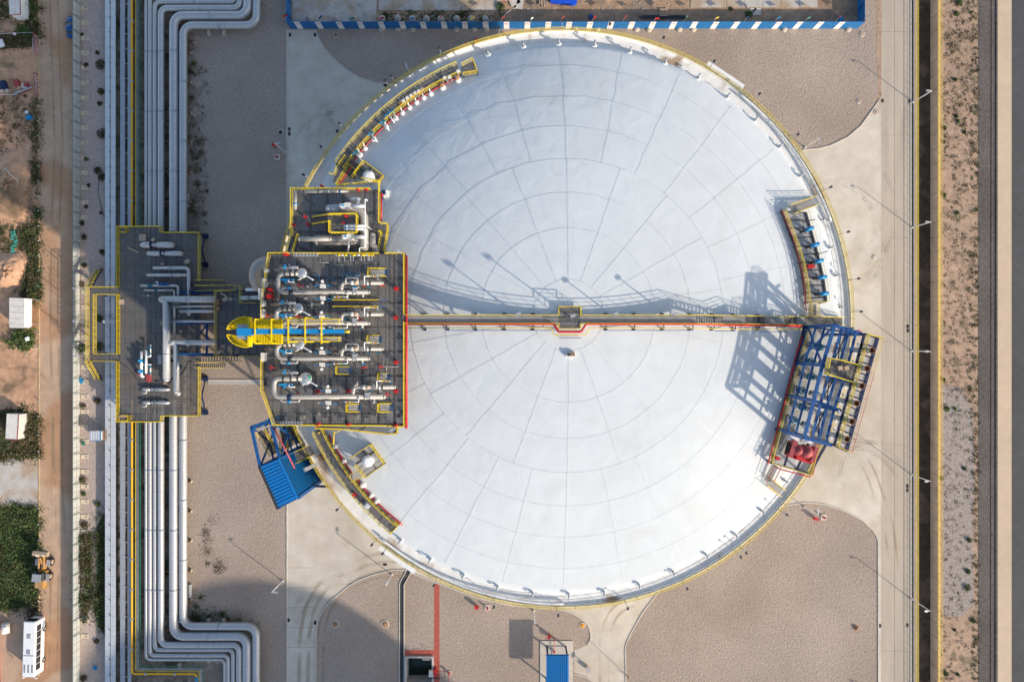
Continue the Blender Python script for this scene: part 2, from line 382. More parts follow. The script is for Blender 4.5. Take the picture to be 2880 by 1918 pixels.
for pts in ([(889,85),(895,106),(912,135),(940,167),(973,196),(1014,220),(1059,233),(1112,238)],[(2258,422),(2300,419),(2336,410),(2385,386),(2421,355),(2454,310),(2476,278)],
 [(2471,2300),(2470,1523),(2466,1507),(2454,1490),(2425,1462),(2372,1435),(2315,1417),(2266,1413),(2213,1421)],[(1852,1664),(1807,1723),(1775,1780),(1762,1808),(1758,1830),(1760,1870),(1762,2300)],
 [(1700,2300),(1690,1950),(1673,1918),(1650,1905),(1615,1894)],[(1652,1813),(1660,1800),(1662,1784),(1658,1766),(1648,1751),(1633,1737),(1615,1727),(1590,1717),(1562,1711),(1440,1703),(1340,1680),(1234,1641),(1153,1609)],
 [(1142,1602),(1104,1602),(1046,1617),(1010,1630),(981,1647),(955,1668),(932,1688),(914,1708),(900,1731),(892,1750),(889,1775),(889,2300)],[(807,2300),(807,85)]):
    P = fillet([W(x, y, .055) for x, y in pts], 3, 3)
    for a, b in zip(P, P[1:]): g.bar(a, b, .2, .13)
struct(g, 'kerb', M['kerb'])
# paving joints
g = MB()
for x in (2516,): g.bar(W(x,-300,.009), W(x,2300,.009), .06, .006)
for k in range(9): g.bar(W(2478,-200+k*290,.009), W(2562,-200+k*290,.009), .035, .006)
for k in range(26): g.bar(W(808,420+k*56,.006), W(888,420+k*56,.006), .05, .004) if 420+k*56 > 1580 else None
struct(g, 'paving_joints', M['dark_soil'])
g = MB()
g.bar(W(2562,-300,.05), W(2562,2300,.05), .22, .12); g.bar(W(2571,-300,.05), W(2571,2300,.05), .22, .12)
struct(g, 'canal_kerb', M['kerb'])
struct(MB().sheet(rect(2564,-300,2569,2300), .012), 'gutter', M['dark_steel'])
struct(MB().sheet(rect(2648,-400,2752,2400), .004), 'bank', M['bank'])
struct(MB().sheet(poly((2650,1080),(2700,1090),(2735,1150),(2741,1300),(2735,1500),(2738,1700),(2700,1735),(2650,1728)), .008), 'stony_bank', M['grey_stone'])
struct(MB().sheet(rect(2750,-400,2806,2400), .010), 'stone_strip', M['dark_stone'])
struct(MB().sheet(rect(2806,-400,2845,2400), .012), 'footpath', M['path'])
g = MB(); g.bar(W(2804,-400,.08), W(2801,2400,.08), .25, .16); g.bar(W(2791,-400,.05), W(2788,2400,.05), .3, .1)
struct(g, 'path_kerb', M['dark_stone'])
struct(MB().sheet(rect(2845,-400,3400,2400), .008), 'asphalt_road', M['asphalt'])
struct(MB().sheet(rect(-700,-400,112,2400), .004), 'dirt_yard', M['soil'])
struct(MB().sheet(rect(112,-400,226,2400), .008), 'dirt_road', M['dirt_road'])
struct(MB().sheet(rect(226,-400,298,2400), .004), 'gravel_strip', M['yard'])
struct(MB().sheet(poly((298,-400),(528,-400),(528,2400),(298,2400)), .006), 'pipe_corridor', M['dark_soil'])
_g = random.Random(2); _e = [(528,90)]+[(548+_g.uniform(-14,22)+(18 if 200 < y < 640 else 0),y) for y in range(100,700,9)]+[(528,710)]
struct(MB().sheet(poly(*_e), .008), 'soil_verge', M['mid_soil'])
_e = [(528,1640)]+[(545+_g.uniform(-8,14)+max(0,(y-1690))*.35,y) for y in range(1650,1740,8)]+[(x,1745+_g.uniform(-8,8)) for x in range(560,740,9)]+[(738,2300),(528,2300)]
struct(MB().sheet(poly(*_e), .008), 'soil_verge', M['mid_soil'])
struct(MB().sheet(poly((0,1292),(60,1280),(112,1275),(112,1424),(60,1422),(0,1418),(-300,1418),(-300,1292)), .010), 'yard_slab', M['dirty_slab'])
struct(MB().sheet(poly((-300,1740),(60,1710),(112,1708),(112,2300),(-300,2300)), .007), 'parking_ground', M['dirt_road'])
g = MB(); g.bar(W(110,-400,.06), W(110,1900,.06), .2, .12); struct(g, 'yellow_kerb', M['kerb_yellow'])
struct(MB().sheet(rect(824,-400,2418,73), .006), 'building_site', M['site_soil'])
struct(MB().sheet(poly((824,-60),(1060,-60),(1058,73),(824,73)), .010), 'site_yard', M['dirty_slab'])
g = MB()
for k in range(8): g.prism(rect(1066+k*42.5,-40,1108+k*42.5,31), .0, .12)
struct(g, 'concrete_slabs', M['dirty_slab'])
g = MB()
for k in range(7): g.prism(rect(1942+k*51,-40,1992+k*51,22), .0, .12)
struct(g, 'concrete_pads', M['dirty_slab'])
struct(MB().sheet(poly((2466,-300),(2480,-300),(2479,270),(2478,282),(2462,300),(2470,260),(2466,150)), .012), 'soil_edge', M['bank'])
# drains, red paths
g = MB(); P = [W(1165,1578,.014), W(1130,1642,.014), W(1130,2300,.014)]
for a, b in zip(P, P[1:]): g.bar(a, b, .75, .01, 1)
for dx in (-6.5, 6.5):
    Q = [W(1165+dx,1578+dx*.5,.06), W(1130+dx,1642+dx*.3,.06), W(1130+dx,2300,.06)]
    for a, b in zip(Q, Q[1:]): g.bar(a, b, .16, .14, 0)
struct(g, 'drain_channel', [M['kerb'], M['dark_steel']])
g = MB(); g.box(W(585,1069,.0), W(760,1079,.10), 1); g.box(W(585,1067,0), W(760,1069,.14), 0); g.box(W(585,1079,0), W(760,1081,.14), 0)
struct(g, 'drain_duct', [M['kerb'], M['tankwall']])
struct(MB().sheet(rect(1221,1640,1236,2300), .008).sheet(rect(1138,1827,1221,1842), .008), 'red_path', M['red_brick'])
# tyre tracks on the apron (dusty arcs with their own shape)
g = MB()
def arc_strip(c, r, a0, a1, w, z):
    n = 24; o = []; q = []
    for i in range(n+1):
        a = R(a0+(a1-a0)*i/n); d = Vector((math.cos(a), math.sin(a), 0)); o.append(c+d*(r-w/2)); q.append(c+d*(r+w/2))
    g.add([p+Vector((0,0,z)) for p in o+q], [(i, n+1+i, n+2+i, i+1) for i in range(n)])
for i, (cx, cy, r, a0, a1) in enumerate([(990,390,6.5,20,330),(1000,400,9.5,60,300),(930,420,7,0,200),(2330,640,9,-20,110),(2370,600,8,180,330),(2300,690,13,-30,70),(2450,1330,6,60,250),(2400,1390,9,20,110),(2400,1410,12,10,100),
     (1010,1830,15.5,95,165),(1010,1830,13.7,95,165),(905,1290,7,-80,60),(1010,300,6,100,260),(2290,600,16,-60,30)]):
    arc_strip(W(cx,cy), r, a0, a1, .28, .016+.002*i); arc_strip(W(cx,cy), r+.5, a0, a1, .2, .017+.002*i)
for i, (cx, cy, r, a0, a1) in enumerate([(150,250,6,-80,60),(120,150,8,-60,20),(110,300,9,10,80),(100,420,7.5,20,85)]):
    arc_strip(W(cx,cy), r, a0, a1, .3, .020+.002*i); arc_strip(W(cx,cy), r+1.6, a0, a1, .3, .021+.002*i)
struct(g, 'tyre_tracks', M['tint'])
g = MB()
def strip(pts, w, off, z):
    P = fillet([W(x,y,0) for x, y in pts], 12, 8); L_ = []; R_ = []
    for i, p in enumerate(P):
        t = (P[min(i+1,len(P)-1)]-P[max(i-1,0)]).normalized(); n = Vector((-t.y,t.x,0)); L_.append(p+n*(off+w/2)+Vector((0,0,z))); R_.append(p+n*(off-w/2)+Vector((0,0,z)))
    k = len(P); g.add(L_+R_, [(i,i+1,i+1+k,i+k) for i in range(k-1)])
for off, w in ((.9,.75),(-.9,.75),(2.6,.5),(3.9,.5)): strip([(1170,1562),(1040,1572),(930,1620),(872,1700),(856,1790),(852,2000)], w, off, .03+.002*off)
for off, w in ((.9,.6),(-.9,.6)): strip([(2520,1640),(2500,1480),(2450,1330),(2400,1250),(2340,1180)], w*.8, off, .04+.002*off); strip([(1700,1960),(1700,1780),(1730,1715),(1780,1690)], w*.8, off, .046+.002*off)
for off, w in ((.8,.5),(-.8,.5)): strip([(150,-50),(165,400),(150,800),(160,1200),(150,1900)], w, off, .03+.002*off); strip([(20,1050),(100,1040),(160,1150),(170,1500)], w, off, .038+.002*off)
struct(g, 'dust_tracks', M['dust'])
# ------------------------------------------------------------------ storage tank
TC = Vector((7.3, 3.24, 0)); RT = 41.5; ZR = 38.6; SR = 77.8; ZA = 50.0
def zdome(r): return ZA - SR + math.sqrt(SR*SR - r*r)
def pol(r, deg, z): return Vector((TC.x+r*math.cos(R(deg)), TC.y+r*math.sin(R(deg)), z))
def onroof(p, dz=0.0):
    r = math.hypot(p.x-TC.x, p.y-TC.y); return Vector((p.x, p.y, (zdome(r) if r < 39.5 else ZR)+dz))
tank = thing('storage_tank', 'huge round storage tank with a white domed roof filling the centre', 'storage tank', TC)
MB().lathe(TC, [(RT,0),(RT,ZR)], 128, cap=False).build('wall', M['tankwall'], tank)
prof = [(39.5*(1-i/36), zdome(39.5*(1-i/36))) for i in range(37)]
MB().lathe(TC, [(39.55, ZR-.1)]+prof[:-1]+[(.01, ZA)], 144).build('dome_roof', M['dome'], tank)
MB().lathe(TC, [(41.19,ZR),(39.5,ZR)], 128, cap=False).build('rim_slab', M['rimslab'], tank)
MB().lathe(TC, [(RT,ZR-.4),(RT,ZR+.28),(41.18,ZR+.28),(41.18,ZR-.05)], 128, cap=False).build('parapet', M['rimslab'], tank)
g = MB(); ring = [pol(41.36, i*2.5, ZR+.28) for i in range(144)]
for k in range(3):
    z = Vector((0,0,.36*(k+1)))
    for i in range(144): g.bar(ring[i]+z, ring[(i+1) % 144]+z, .065 if k == 2 else .045)
for i in range(0,144): g.bar(ring[i], ring[i]+Vector((0,0,1.08)), .05)
for i in range(144): g.bar(ring[i]+Vector((0,0,.08)), ring[(i+1) % 144]+Vector((0,0,.08)), .03, .16)
g.build('railing', M['dull_yellow'], tank)
for a0, a1 in ((230, 270), (20, 52)):
    P = [pol(40.9, a0, ZR+.1)]+[pol(40.9, a0+(a1-a0)*i/24, ZR+.55) for i in range(25)]+[pol(40.9, a1, ZR+.1)]
    MB().tube(P, .16, 8).build('ring_pipe', M['white'], tank)
for a in (56.2, 235.5): 
    d = pol(41.9, a, ZR+.4); MB().cbox(d, (.8, 6.2, .18), R(a)).build('ledge', M['rimslab'], tank)
# the next tank of the row, south of the frame: its shadow falls into the picture
t_b = thing('storage_tank', 'neighbouring round tank south of the pictured one, known by its shadow at bottom left', 'storage tank', TC+Vector((9.5,-145.0,0)))
c2 = TC+Vector((9.5,-145.0,0))
MB().lathe(c2, [(RT,0),(RT,ZR+.9)], 96).build('wall', M['tankwall'], t_b)
MB().lathe(c2, prof[:-1]+[(.01, ZA)], 96).build('dome_roof', M['dome'], t_b)
# lightning cables lifted on small feet
gen = random.Random(3)
def cable(path, label, grp):
    mb = MB(); P = [onroof(p, .08) + Vector((gen.uniform(-.06,.06), gen.uniform(-.06,.06), 0)) for p in path]
    for a, b in zip(P, P[1:]): mb.bar(a, b, .016)
    for p in P[::1]: mb.bar(p-Vector((0,0,.12)), p, .025)
    o = mb.build('roof_cable', M['tray']); return tag(o, label, 'cable', grp)
RINGS = [4.6, 11.2, 16, 20.6, 25.3, 30, 35]
for i, r in enumerate(RINGS):
    n = max(16, round(2*math.pi*r/1.7)); pts = [pol(r, 360*k/n, 0) for k in range(n+1)]
    cable(pts, 'grey ring cable on the white dome, %s ring outward from the apex' % nth(i), 'ring cables on the dome')
for k in range(18):
    a = 90-20*k; n = 10
    cable([pol(4.6+16*i/n, a, 0) for i in range(n+1)], 'straight cable on inner dome, %s clockwise from the top, between apex ring and fourth ring' % nth(k), 'inner radial cables on the dome')
for k in range(28):
    a = 90-360/28*k; n = 12
    cable([pol(20.6+19.2*i/n, a, 0) for i in range(n+1)], 'straight cable on outer dome, %s clockwise from the top, reaching the rim' % nth(k), 'outer radial cables on the dome')
# vents near the rim
def make_vent():
    v = local(thing('roof_vent', 'x', 'vent', (0,0,0), 'bent vent pipes round the tank rim'))
    MB().lathe((0,0,0), [(.42,0),(.40,.12),(.26,.2)], 16).build('collar', M['white'], v)
    MB().lathe((0,0,.2), [(.15,0),(.15,.35),(.20,.35),(.20,.42)], 12).build('stem', M['tray_dull'], v)
    b = MB().tube(fillet([(0,0,.55),(0,0,.95),(.42,.0,.95),(.42,0,.65)], .2, 5), .12, 10).build('gooseneck', M['tray_dull'], v)
    MB().cyl((.42,0,.66),(.42,0,.6), .15, n=10).build('screen', M['dark_steel'], b)
    return v
VD = [(1122,127),(1203,108),(1284,102),(1366,105),(1447,120),(1528,145),(1604,180),(1671,224),(1735,277),(1791,338),(1838,405),(1890,505),(1907,570),(1920,634),(1934,706),(1802,1103),(1749,1172),(1689,1227),(1622,1273),(1547,1313),
      (1468,1342),(1388,1359),(1307,1364),(1224,1361),(1144,1347),(1066,1320),(990,1283),(922,1240)]
proto = make_vent()
for i, (x, y) in enumerate(VD):
    p = onroof(W(x*1.2235, y*1.2235, 39.6), -.05); d = p-TC
    o = proto if i == 0 else dup(proto, p)
    o.location = p; o.rotation_euler.z = math.atan2(d.y, d.x)
    o['label'] = 'bent vent pipe near the tank rim, %s clockwise from the upper left walkway' % nth(i)
# flood lights on the rim rail
FL = [(1403,99),(1578,86),(1709,82),(1859,118),(1999,184),(2128,271),(2235,384),(2329,530),(2379,655),(2407,786),(2420,878),(2205,1446),(2088,1548),(2075,1562),(1925,1649),(1759,1702),(1566,1718),(1388,1694),(1224,1631),(1084,1542),(1057,1515),(960,1421),(868,504),(921,431),(970,367),(1094,248),(1110,237),(1239,155)]
def make_flood():
    v = local(thing('flood_light', 'x', 'flood light', (0,0,0), 'small flood lights on the tank rim'))
    MB().bar((0,0,0),(.1,0,2.3), .09).build('pole', M['steel'], v)
    MB().cbox((.25,0,2.35), (.42,.3,.12)).build('lamp_head', M['dark_steel'], v)
    return v
proto = make_flood()
for i, (x, y) in enumerate(FL):
    a = math.degrees(math.atan2(896-y, x-1582)); p = pol(41.45, a, ZR+.28)
    o = proto if i == 0 else dup(proto, p)
    o.location = p; o.rotation_euler.z = R(a)
    o['label'] = 'small flood light on the yellow rim railing, %s clockwise from the top' % nth(i)
# little sensor box at the apex
s = thing('hatch_box', 'small grey hatch box with a round cover on the dome below the apex platform', 'hatch', onroof(W(1605,997,50.2)))
p = ORG[s.name]; MB().cbox(p+Vector((0,0,.22)), (1.1,.55,.5)).build('body', M['offwhite'], s)
MB().cyl(p+Vector((-.25,0,.45)), p+Vector((-.25,0,.62)), .2).build('cover', M['dark_steel'], s); MB().cbox(p+Vector((.28,0,.52)), (.5,.4,.1)).build('lid', M['rust'], s)
# ------------------------------------------------------------------ main process platform on the tank
ZP = 50.5
def up(p, dz): return Vector((p.x, p.y, p.z+dz))
def at(p, z): return Vector((p.x, p.y, z))
def beams(mb, poly_, z, dx, dy, w, h):
    """joists under a deck, clipped to its convex-ish outline by scanning"""
    xs = [p.x for p in poly_]; ys = [p.y for p in poly_]
    def span(val, ax):
        c = []
        for a, b in zip(poly_, poly_[1:]+poly_[:1]):
            u, v = (a.x, b.x) if ax == 0 else (a.y, b.y)
            if (u-val)*(v-val) < 0:
                t = (val-u)/(v-u); q = a.lerp(b, t); c.append(q.y if ax == 0 else q.x)
        return (min(c), max(c)) if len(c) >= 2 else None
    x = min(xs)+.15
    while x < max(xs):
        s = span(x, 0)
        if s: mb.bar((x, s[0], z), (x, s[1], z), w, h)
        x += dx
    y = min(ys)+.15
    while y < max(ys):
        s = span(y, 1)
        if s: mb.bar((s[0], y, z-.003), (s[1], y, z-.003), w, h*.98)
        y += dy
ZT = ZP+1.1
mp = [at(W(x,y,ZT), ZP) for x, y in ((753,711),(1135,711),(1135,1201),(767,1196),(733,1098),(733,859))]
plat = thing('process_platform', 'large dark grated platform with yellow railings and pump rows left of the dome', 'platform', at(mp[0], ZP))
ysp = W(0,1150,ZT).y; q0 = mp[3].lerp(mp[4], (ysp-mp[3].y)/(mp[4].y-mp[3].y))
MB().prism([(p.x,p.y) for p in (mp[0],mp[1],Vector((mp[1].x,ysp,ZP)),q0,mp[4],mp[5])], ZP-.06, ZP).build('deck', M['grating'], plat)
MB().prism([(p.x,p.y) for p in (Vector((mp[1].x,ysp,ZP)),mp[2],mp[3],q0)], ZP-.061, ZP-.001).build('open_deck', M['grating_open'], plat)
for x, y, w, h in ((890,1163,14,10),(918,1164,14,12),(945,1162,9,10),(852,1172,12,8),(1000,1172,16,9),(1050,1165,20,12),(968,1176,10,8)):
    p = W(x,y,48.6); MB().cbox(at(p,48.7),(w*.046,h*.046,.8)).build('lower_machine', M['offwhite'], plat)
g = MB(); beams(g, mp, ZP+.004, 1.02, 3.1, .045, .008); g.build('deck_seams', M['dark_steel'], plat)
g = MB(); beams(g, mp, ZP-.30, 2.05, 3.1, .34, .45)
for a, b in zip(mp, mp[1:]+mp[:1]): g.bar(at(a,ZP-.22), at(b,ZP-.22), .12, .5)
g.build('floor_beams', M['dark_steel'], plat)
def seg(*pts): return [at(W(x,y,ZT), ZP) for x, y in pts]
for pth in (seg((753,711),(812,711)), seg((822,711),(1062,711)), seg((1081,711),(1135,711),(1135,884)), seg((1135,905),(1135,1201),(1090,1199)), seg((1085,1198),(767,1196),(733,1098),(733,1010)), seg((733,930),(733,859),(753,711))):
    MB().rail(pth, 1.1, 1.6, .085).build('railing', M['yellow'], plat)
for x, y in ((790,740),(910,740),(1030,740),(1120,740),(790,950),(910,950),(1030,950),(1120,950),(790,1170),(910,1170),(1030,1170),(1120,1170)):
    p = W(x,y,ZP-.5); q = onroof(p, -.3); MB().bar(p, q if math.hypot(p.x-TC.x,p.y-TC.y) < 41 else at(p, 38), .4).build('column', M['navy'], plat)
# lower slab with machinery glimpsed through the south grating
o = MB().box(at(W(800,1120,48.4),48.2), at(W(1085,1190,48.4),48.3)).build('lower_deck', M['grating_light'], plat)
# ---------------------------------------------------------------- pump trains
ZPIPE = ZP+1.35
def valve(mb, p, d, r, mi=0):
    d = Vector(d).normalized(); mb.cyl(p-d*r*1.3, p-d*r*.9, r*1.35, mi=mi); mb.cyl(p+d*r*.9, p+d*r*1.3, r*1.35, mi=mi); mb.cyl(p-d*r*.9, p+d*r*.9, r*.95, mi=mi)
def train(c, tag_, head, main, r, side, rs, by, top):
    t = thing('pump_line', 'beige pump discharge line on the dark platform, %s' % tag_, 'pump line', W(*c(*main[1], ZPIPE)[:2], 0)*0 + at(c(*main[1], ZPIPE), ZP), 'pump lines on the process platform')
    P = [c(x,y,ZPIPE) for x, y in main]
    mb = MB().tube(fillet(P, .75, 6), r, 12); mb.round_end(P[-1], P[-1]-P[-2], r, 12); mb.build('main_pipe', M['pipe_fine'], t)
    for q in (.16,.5,.8):
        x = P[2].lerp(P[3], q); MB().box((x.x-.12,x.y-.12,ZP), (x.x+.12,x.y+.12,ZPIPE-r)).build('pipe_foot', M['navy'], t)
    j = P[2].lerp(P[3], .145); MB().cyl(j-Vector((.28,0,0)), j+Vector((.28,0,0)), r*1.04, n=14).build('wrap', M['navy'] if top else M['dark_steel'], t)
    S = [c(x,y,ZPIPE) for x, y in side]
    mb = MB().tube(fillet(S, .5, 6), rs, 12); mb.round_end(S[-1], S[-1]-S[-2], rs, 12); mb.build('branch_pipe', M['pipe_fine'], t)
    sx = S[1].lerp(S[2], .28); 
    for dx in (0, .42): MB().lathe(sx+Vector((dx,0,.1)), [(.28,0),(.28,.42),(.2,.52),(.01,.55)], 14).build('relief_cap', M['offwhite'] if not dx else M['wood'], t)
    sx = S[1].lerp(S[2], .52); MB().cbox(sx, (.45,.62,.62)).build('valve_body', M['pipe_fine'], t)
    sx = S[1].lerp(S[2], .64); MB().cyl(sx-Vector((.12,0,0)), sx+Vector((.12,0,0)), rs*1.3).build('flange', M['steel'], t)
    sx = S[1].lerp(S[2], .72); MB().cyl(sx-Vector((.06,0,0)), sx+Vector((.06,0,0)), rs*1.35).build('flange', M['dark_steel'], t)
    # valve group at the east end of the main pipe
    e = P[2].lerp(P[3], .86); mb = MB(); valve(mb, e, (1,0,0), r*.95); mb.cbox(e+Vector((0,.05,r+.2)), (.5,.35,.4)); mb.build('control_valve', M['steel'], t)
    MB().bar(e+Vector((-.25,.25,r+.3)), e+Vector((.45,.55,r+.35)), .07).bar(e+Vector((-.3,.5,r+.3)), e+Vector((.3,.35,r+.35)), .07).build('hand_lever', M['white'], t)
    # elbow stub at the end and bypasses
    B = [c(x,y,ZPIPE-.1) for x, y in by[0]]; MB().tube(fillet(B,.25,4), .16, 8).build('drain_stub', M['pipe_fine'], t)
    B = [c(x,y,ZPIPE+.1) for x, y in by[1]]; MB().tube(fillet(B,.22,4), .14, 8).build('bypass_pipe', M['pipe_fine'], t)
    b = B[1].lerp(B[2], .45); MB().cyl(b-Vector((.22,0,0)), b+Vector((.22,0,0)), .17).build('bypass_valve', M['valve_blue'], t)
    B = [c(x,y,ZPIPE+.2) for x, y in by[2]]; MB().tube(fillet(B,.22,4), .13, 8).build('bypass_pipe', M['pipe_fine'], t)
    # junction boxes, blue clamps across the main pipe
    for q, dy in ((.5,.75),(.5,-.75)):
        x = P[2].lerp(P[3], q)+Vector((0,dy,.2)); MB().cbox(x, (.62,.5,.4)).build('junction_box', M['offwhite'], t)
        MB().bar(x+Vector((-1,dy*.1,.1)), x+Vector((1.1,dy*.1,.1)), .09).build('conduit', M['valve_blue'], t)
        MB().cbox(x+Vector((.05,dy*.75,.35)), (.3,.3,.2), .5).build('sign_plate', M['white'], t)
    # pump head drum
    h = c(*head, ZP); rr = .62 if not top else .75
    d = MB().lathe(at(h,ZP), [(rr*1.15,0),(rr*1.15,.12),(rr,.14),(rr,1.25),(rr*1.1,1.26),(rr*1.1,1.36),(rr*.6,1.5),(.01,1.55)], 22).build('pump_head', M['silver'], t)
    MB().lathe(at(h,ZP+.2)+Vector((.12,.08,0)), [(rr*1.28,0),(rr*1.28,.95),(rr*1.27,.96)], 22).build('guard_ring', M['dark_steel'], d)
    dd = Vector((.83,-.45,0)); MB().bar(at(h,ZP+1.45)+dd*.3, at(h,ZP+1.75)+dd*1.9, .17).build('davit_arm', M['white'], t)
    if top: MB().lathe(at(h,ZP+1.0)+Vector((.3,.1,0)), [(.45,0),(.45,.45),(.01,.5)], 14).build('green_cover', M['green'], d)
    mb = MB()                                     # flanged valves on the leg between elbow and head
    a, b = P[0], P[1]
    for q in (.35,.62,.86): x = b.lerp(a, q); mb.cyl(x-Vector((.07,0,0)), x+Vector((.07,0,0)), r*1.3)
    mb.build('flange', M['dark_steel'], t)
    mb = MB(); x = b.lerp(a, .5)+Vector((0,.62,.2)); 
    mb.tube([x+Vector((-.9,.1,0)), x+Vector((1.3,.1,0))], .09, 8); mb.cbox(x+Vector((.9,.1,.1)), (.7,.34,.34)); mb.bar(x+Vector((.2,.5,.3)), x+Vector((.9,-.5,.4)), .08)
    mb.build('instrument_line', M['steel'], t)
    MB().bar(x+Vector((-.4,-.1,.2)), x+Vector((-.25,.5,.2)), .14).bar(x+Vector((-.6,.25,.2)), x+Vector((-.1,.3,.2)), .1).build('hand_valve', M['valve_blue'], t)
    x = b.lerp(a, .35)+Vector((0,-.75,0)); mb = MB().cbox(x, (1.2,.24,.24)).cyl(x+Vector((.75,0,0)), x+Vector((1.1,0,0)), .12); mb.cbox(x+Vector((.05,-.32,0)), (.25,.3,.2)); mb.build('actuator', M['valve_blue'], t)
    x = b.lerp(a, .6)+Vector((0,-.9,0)); MB().tube(fillet([x+Vector((-.2,.2,.2)), x+Vector((-.2,-.15,.2)), x+Vector((.55,-.15,.2))],.1,3), .06, 6).build('white_tube', M['white'], t)
    x = a.lerp(at(h,ZPIPE), .5)+Vector((.1,-.7,0)); MB().tube(fillet([x+Vector((-.4,-.1,0)), x, at(h,ZPIPE)+Vector((-.1,-.4,0))],.15,3), .08, 8).build('drain_stub', M['offwhite'], t)
    # instrument racks: bent white tube with orange/white stacks
    for bx in (1, 2):
        if bx == 1: b0 = S[2]+Vector((-2.1,.05,.35)); d = 1
        else: b0 = P[2].lerp(P[3], .78)+Vector((0,.15,.35)); d = -1
        MB().tube(fillet([b0, b0+Vector((0,.75*d,.1)), b0+Vector((.75*d,.75*d,.1))], .1, 3), .065, 8).build('white_tube', M['white'], t)
        mb = MB()
        for k in range(5): mb.cyl(b0+Vector(((.75+k*.26)*d,.75*d,.1)), b0+Vector(((.75+k*.26+.2)*d,.75*d,.1)), (.07,.12,.09,.13,.08)[k], mi=(0,1,2,1,3)[k])
        mb.build('gauge_stack', [M['yellow'], M['steel'], M['orange'], M['teal']], t)
    g_ = random.Random(int(abs(P[1].y)*100)+3)
    for k in range(7):                                # loose conduits on the deck
        x0_ = g_.uniform(P[1].x+.5, P[3].x+2.0); y0_ = P[1].y+g_.uniform(-1.2,1.6); zz_ = ZP+.12; dx_ = g_.choice((-1,1))*g_.uniform(.8,2.6); dy_ = g_.choice((-1,1))*g_.uniform(.3,1.0)
        MB().tube(fillet([(x0_,y0_,zz_),(x0_+dx_,y0_,zz_+.1),(x0_+dx_,y0_+dy_,zz_)],.12,3), .035, 6).build('conduit', M[g_.choice(('dark_steel','steel','steel','valve_blue'))], t)
    for k in range(9):                                # small valves and fittings along the line
        q = g_.uniform(.05,.95); x = P[2].lerp(P[3],q)+Vector((0,g_.choice((-1,1))*g_.uniform(.45,.8),g_.uniform(-.4,.2))); mb = MB(); s_ = g_.uniform(.12,.22)
        mb.cbox(x,(s_*1.6,s_,s_),g_.uniform(0,3)); mb.bar(x+Vector((-s_,0,s_)),x+Vector((s_,.1,s_)),.05); mb.bar(x,at(x,ZP),.05); mb.build('small_valve', M[g_.choice(('teal','valve_blue','steel','steel','tray_dull','dark_steel'))], t)
    for q in (.1,.3,.42,.66,.9):
        x = S[1].lerp(S[2],q)+Vector((0,g_.choice((-1,1))*.5,-.1)); MB().cbox(x,(.22,.2,.3),g_.uniform(0,3)).bar(x,at(x,ZP),.05).build('small_valve', M[g_.choice(('teal','steel','tray_dull'))], t)
    return t
def by(c, e, m, k): return [e, m, k]
train(cA, 'top row beneath the north railing', (735,385), [(640,375),(335,375),(335,655),(1690,655)], .265, [(1290,625),(1290,515),(1895,515)], .245,
      [[(1590,662),(1608,672),(1608,730)], [(400,625),(400,592),(620,592),(620,625)], [(1350,520),(1350,440),(1530,440),(1530,520)]], 0)
train(cA, 'second row, partly under the crane boom', (680,905), [(590,905),(308,905),(308,1120),(1690,1120)], .265, [(1290,1090),(1290,985),(1895,985)], .245,
      [[(1590,1122),(1600,1130),(1600,1195)], [(420,1140),(420,1180),(620,1180),(620,1140)], [(1520,985),(1525,1000),(1525,1020),(1528,1060)]], 0)
train(cB, 'third row just below the crane', (700,50), [(590,50),(315,50),(315,260),(1690,260)], .265, [(1290,230),(1290,115),(1895,115)], .245,
      [[(1580,262),(1600,272),(1600,345)], [(380,290),(380,325),(620,325),(620,290)], [(1350,110),(1350,40),(1535,40),(1535,110)]], 0)
train(cB, 'bottom row with a green topped pump head', (790,555), [(700,560),(270,560),(270,835),(1920,835)], .33, [(1465,800),(1465,690),(2080,690)], .26,
      [[(1755,840),(1772,850),(1772,935)], [(380,865),(380,905),(650,905),(650,865)], [(1470,670),(1525,650),(1525,620),(1525,610)]], 1)
# ------------------------------------------------------------------ small fittings on the deck
SPN = ['right of the topmost pump head','at the left bend of the topmost branch pipe','under the valve body of the topmost branch pipe','at the east end of the topmost branch pipe','at the middle junction box of the topmost pump line',
 'beside the cabinet left of the second pump line','below the second pump head','above the crane boom right of the second pump head','at the east end of the second pump line','at the left bend of the second branch pipe','at the left bend of the third branch pipe',
 'lying between third and bottom pump lines','near the right end of the third pump line','on the left bend of the bottom pump line','second along the bottom main pipe','third along the bottom main pipe, near the loose hose','fourth along the bottom main pipe','at the left bend of the bottom branch pipe','at the east end of the bottom pump line','at the west edge between third and bottom pump lines']
for i, (c, x, y) in enumerate([(cA,690,560),(cA,1320,565),(cA,1650,560),(cA,1905,555),(cA,1005,560),(cA,205,1010),(cA,650,1015),(cA,955,1000),(cA,1590,1070),(cA,1305,1010),(cB,1295,210),(cB,1640,380),(cB,1890,375),(cB,320,790),(cB,665,790),(cB,930,790),(cB,1315,795),(cB,1538,795),(cB,1985,785),(cB,270,385)]):
    p = c(x,y,ZP); mb = MB().bar(at(p,ZP), at(p,ZP+1.3), .09).bar(at(p,ZP+1.25)+Vector((0,-.28,0)), at(p,ZP+1.25)+Vector((0,.28,0)), .1).bar(at(p,ZP+1.25), at(p,ZP+1.15)+Vector((.6,-.12,0)), .1)
    tag(mb.build('spray_nozzle', M['red']), 'red T-shaped spray nozzle '+SPN[i], 'spray nozzle', 'red spray nozzles on the pump platform')
FCN = ['topmost at its east edge','second from the top at its east edge','third from the top at its east edge','fourth from the top at its east edge','in the lower right corner','by the railing at its upper left','largest one, left of the two upper pump lines','right one at the south railing','left one at the south railing','right one above the bottom main pipe','left one above the bottom main pipe','small one above the largest cabinet']
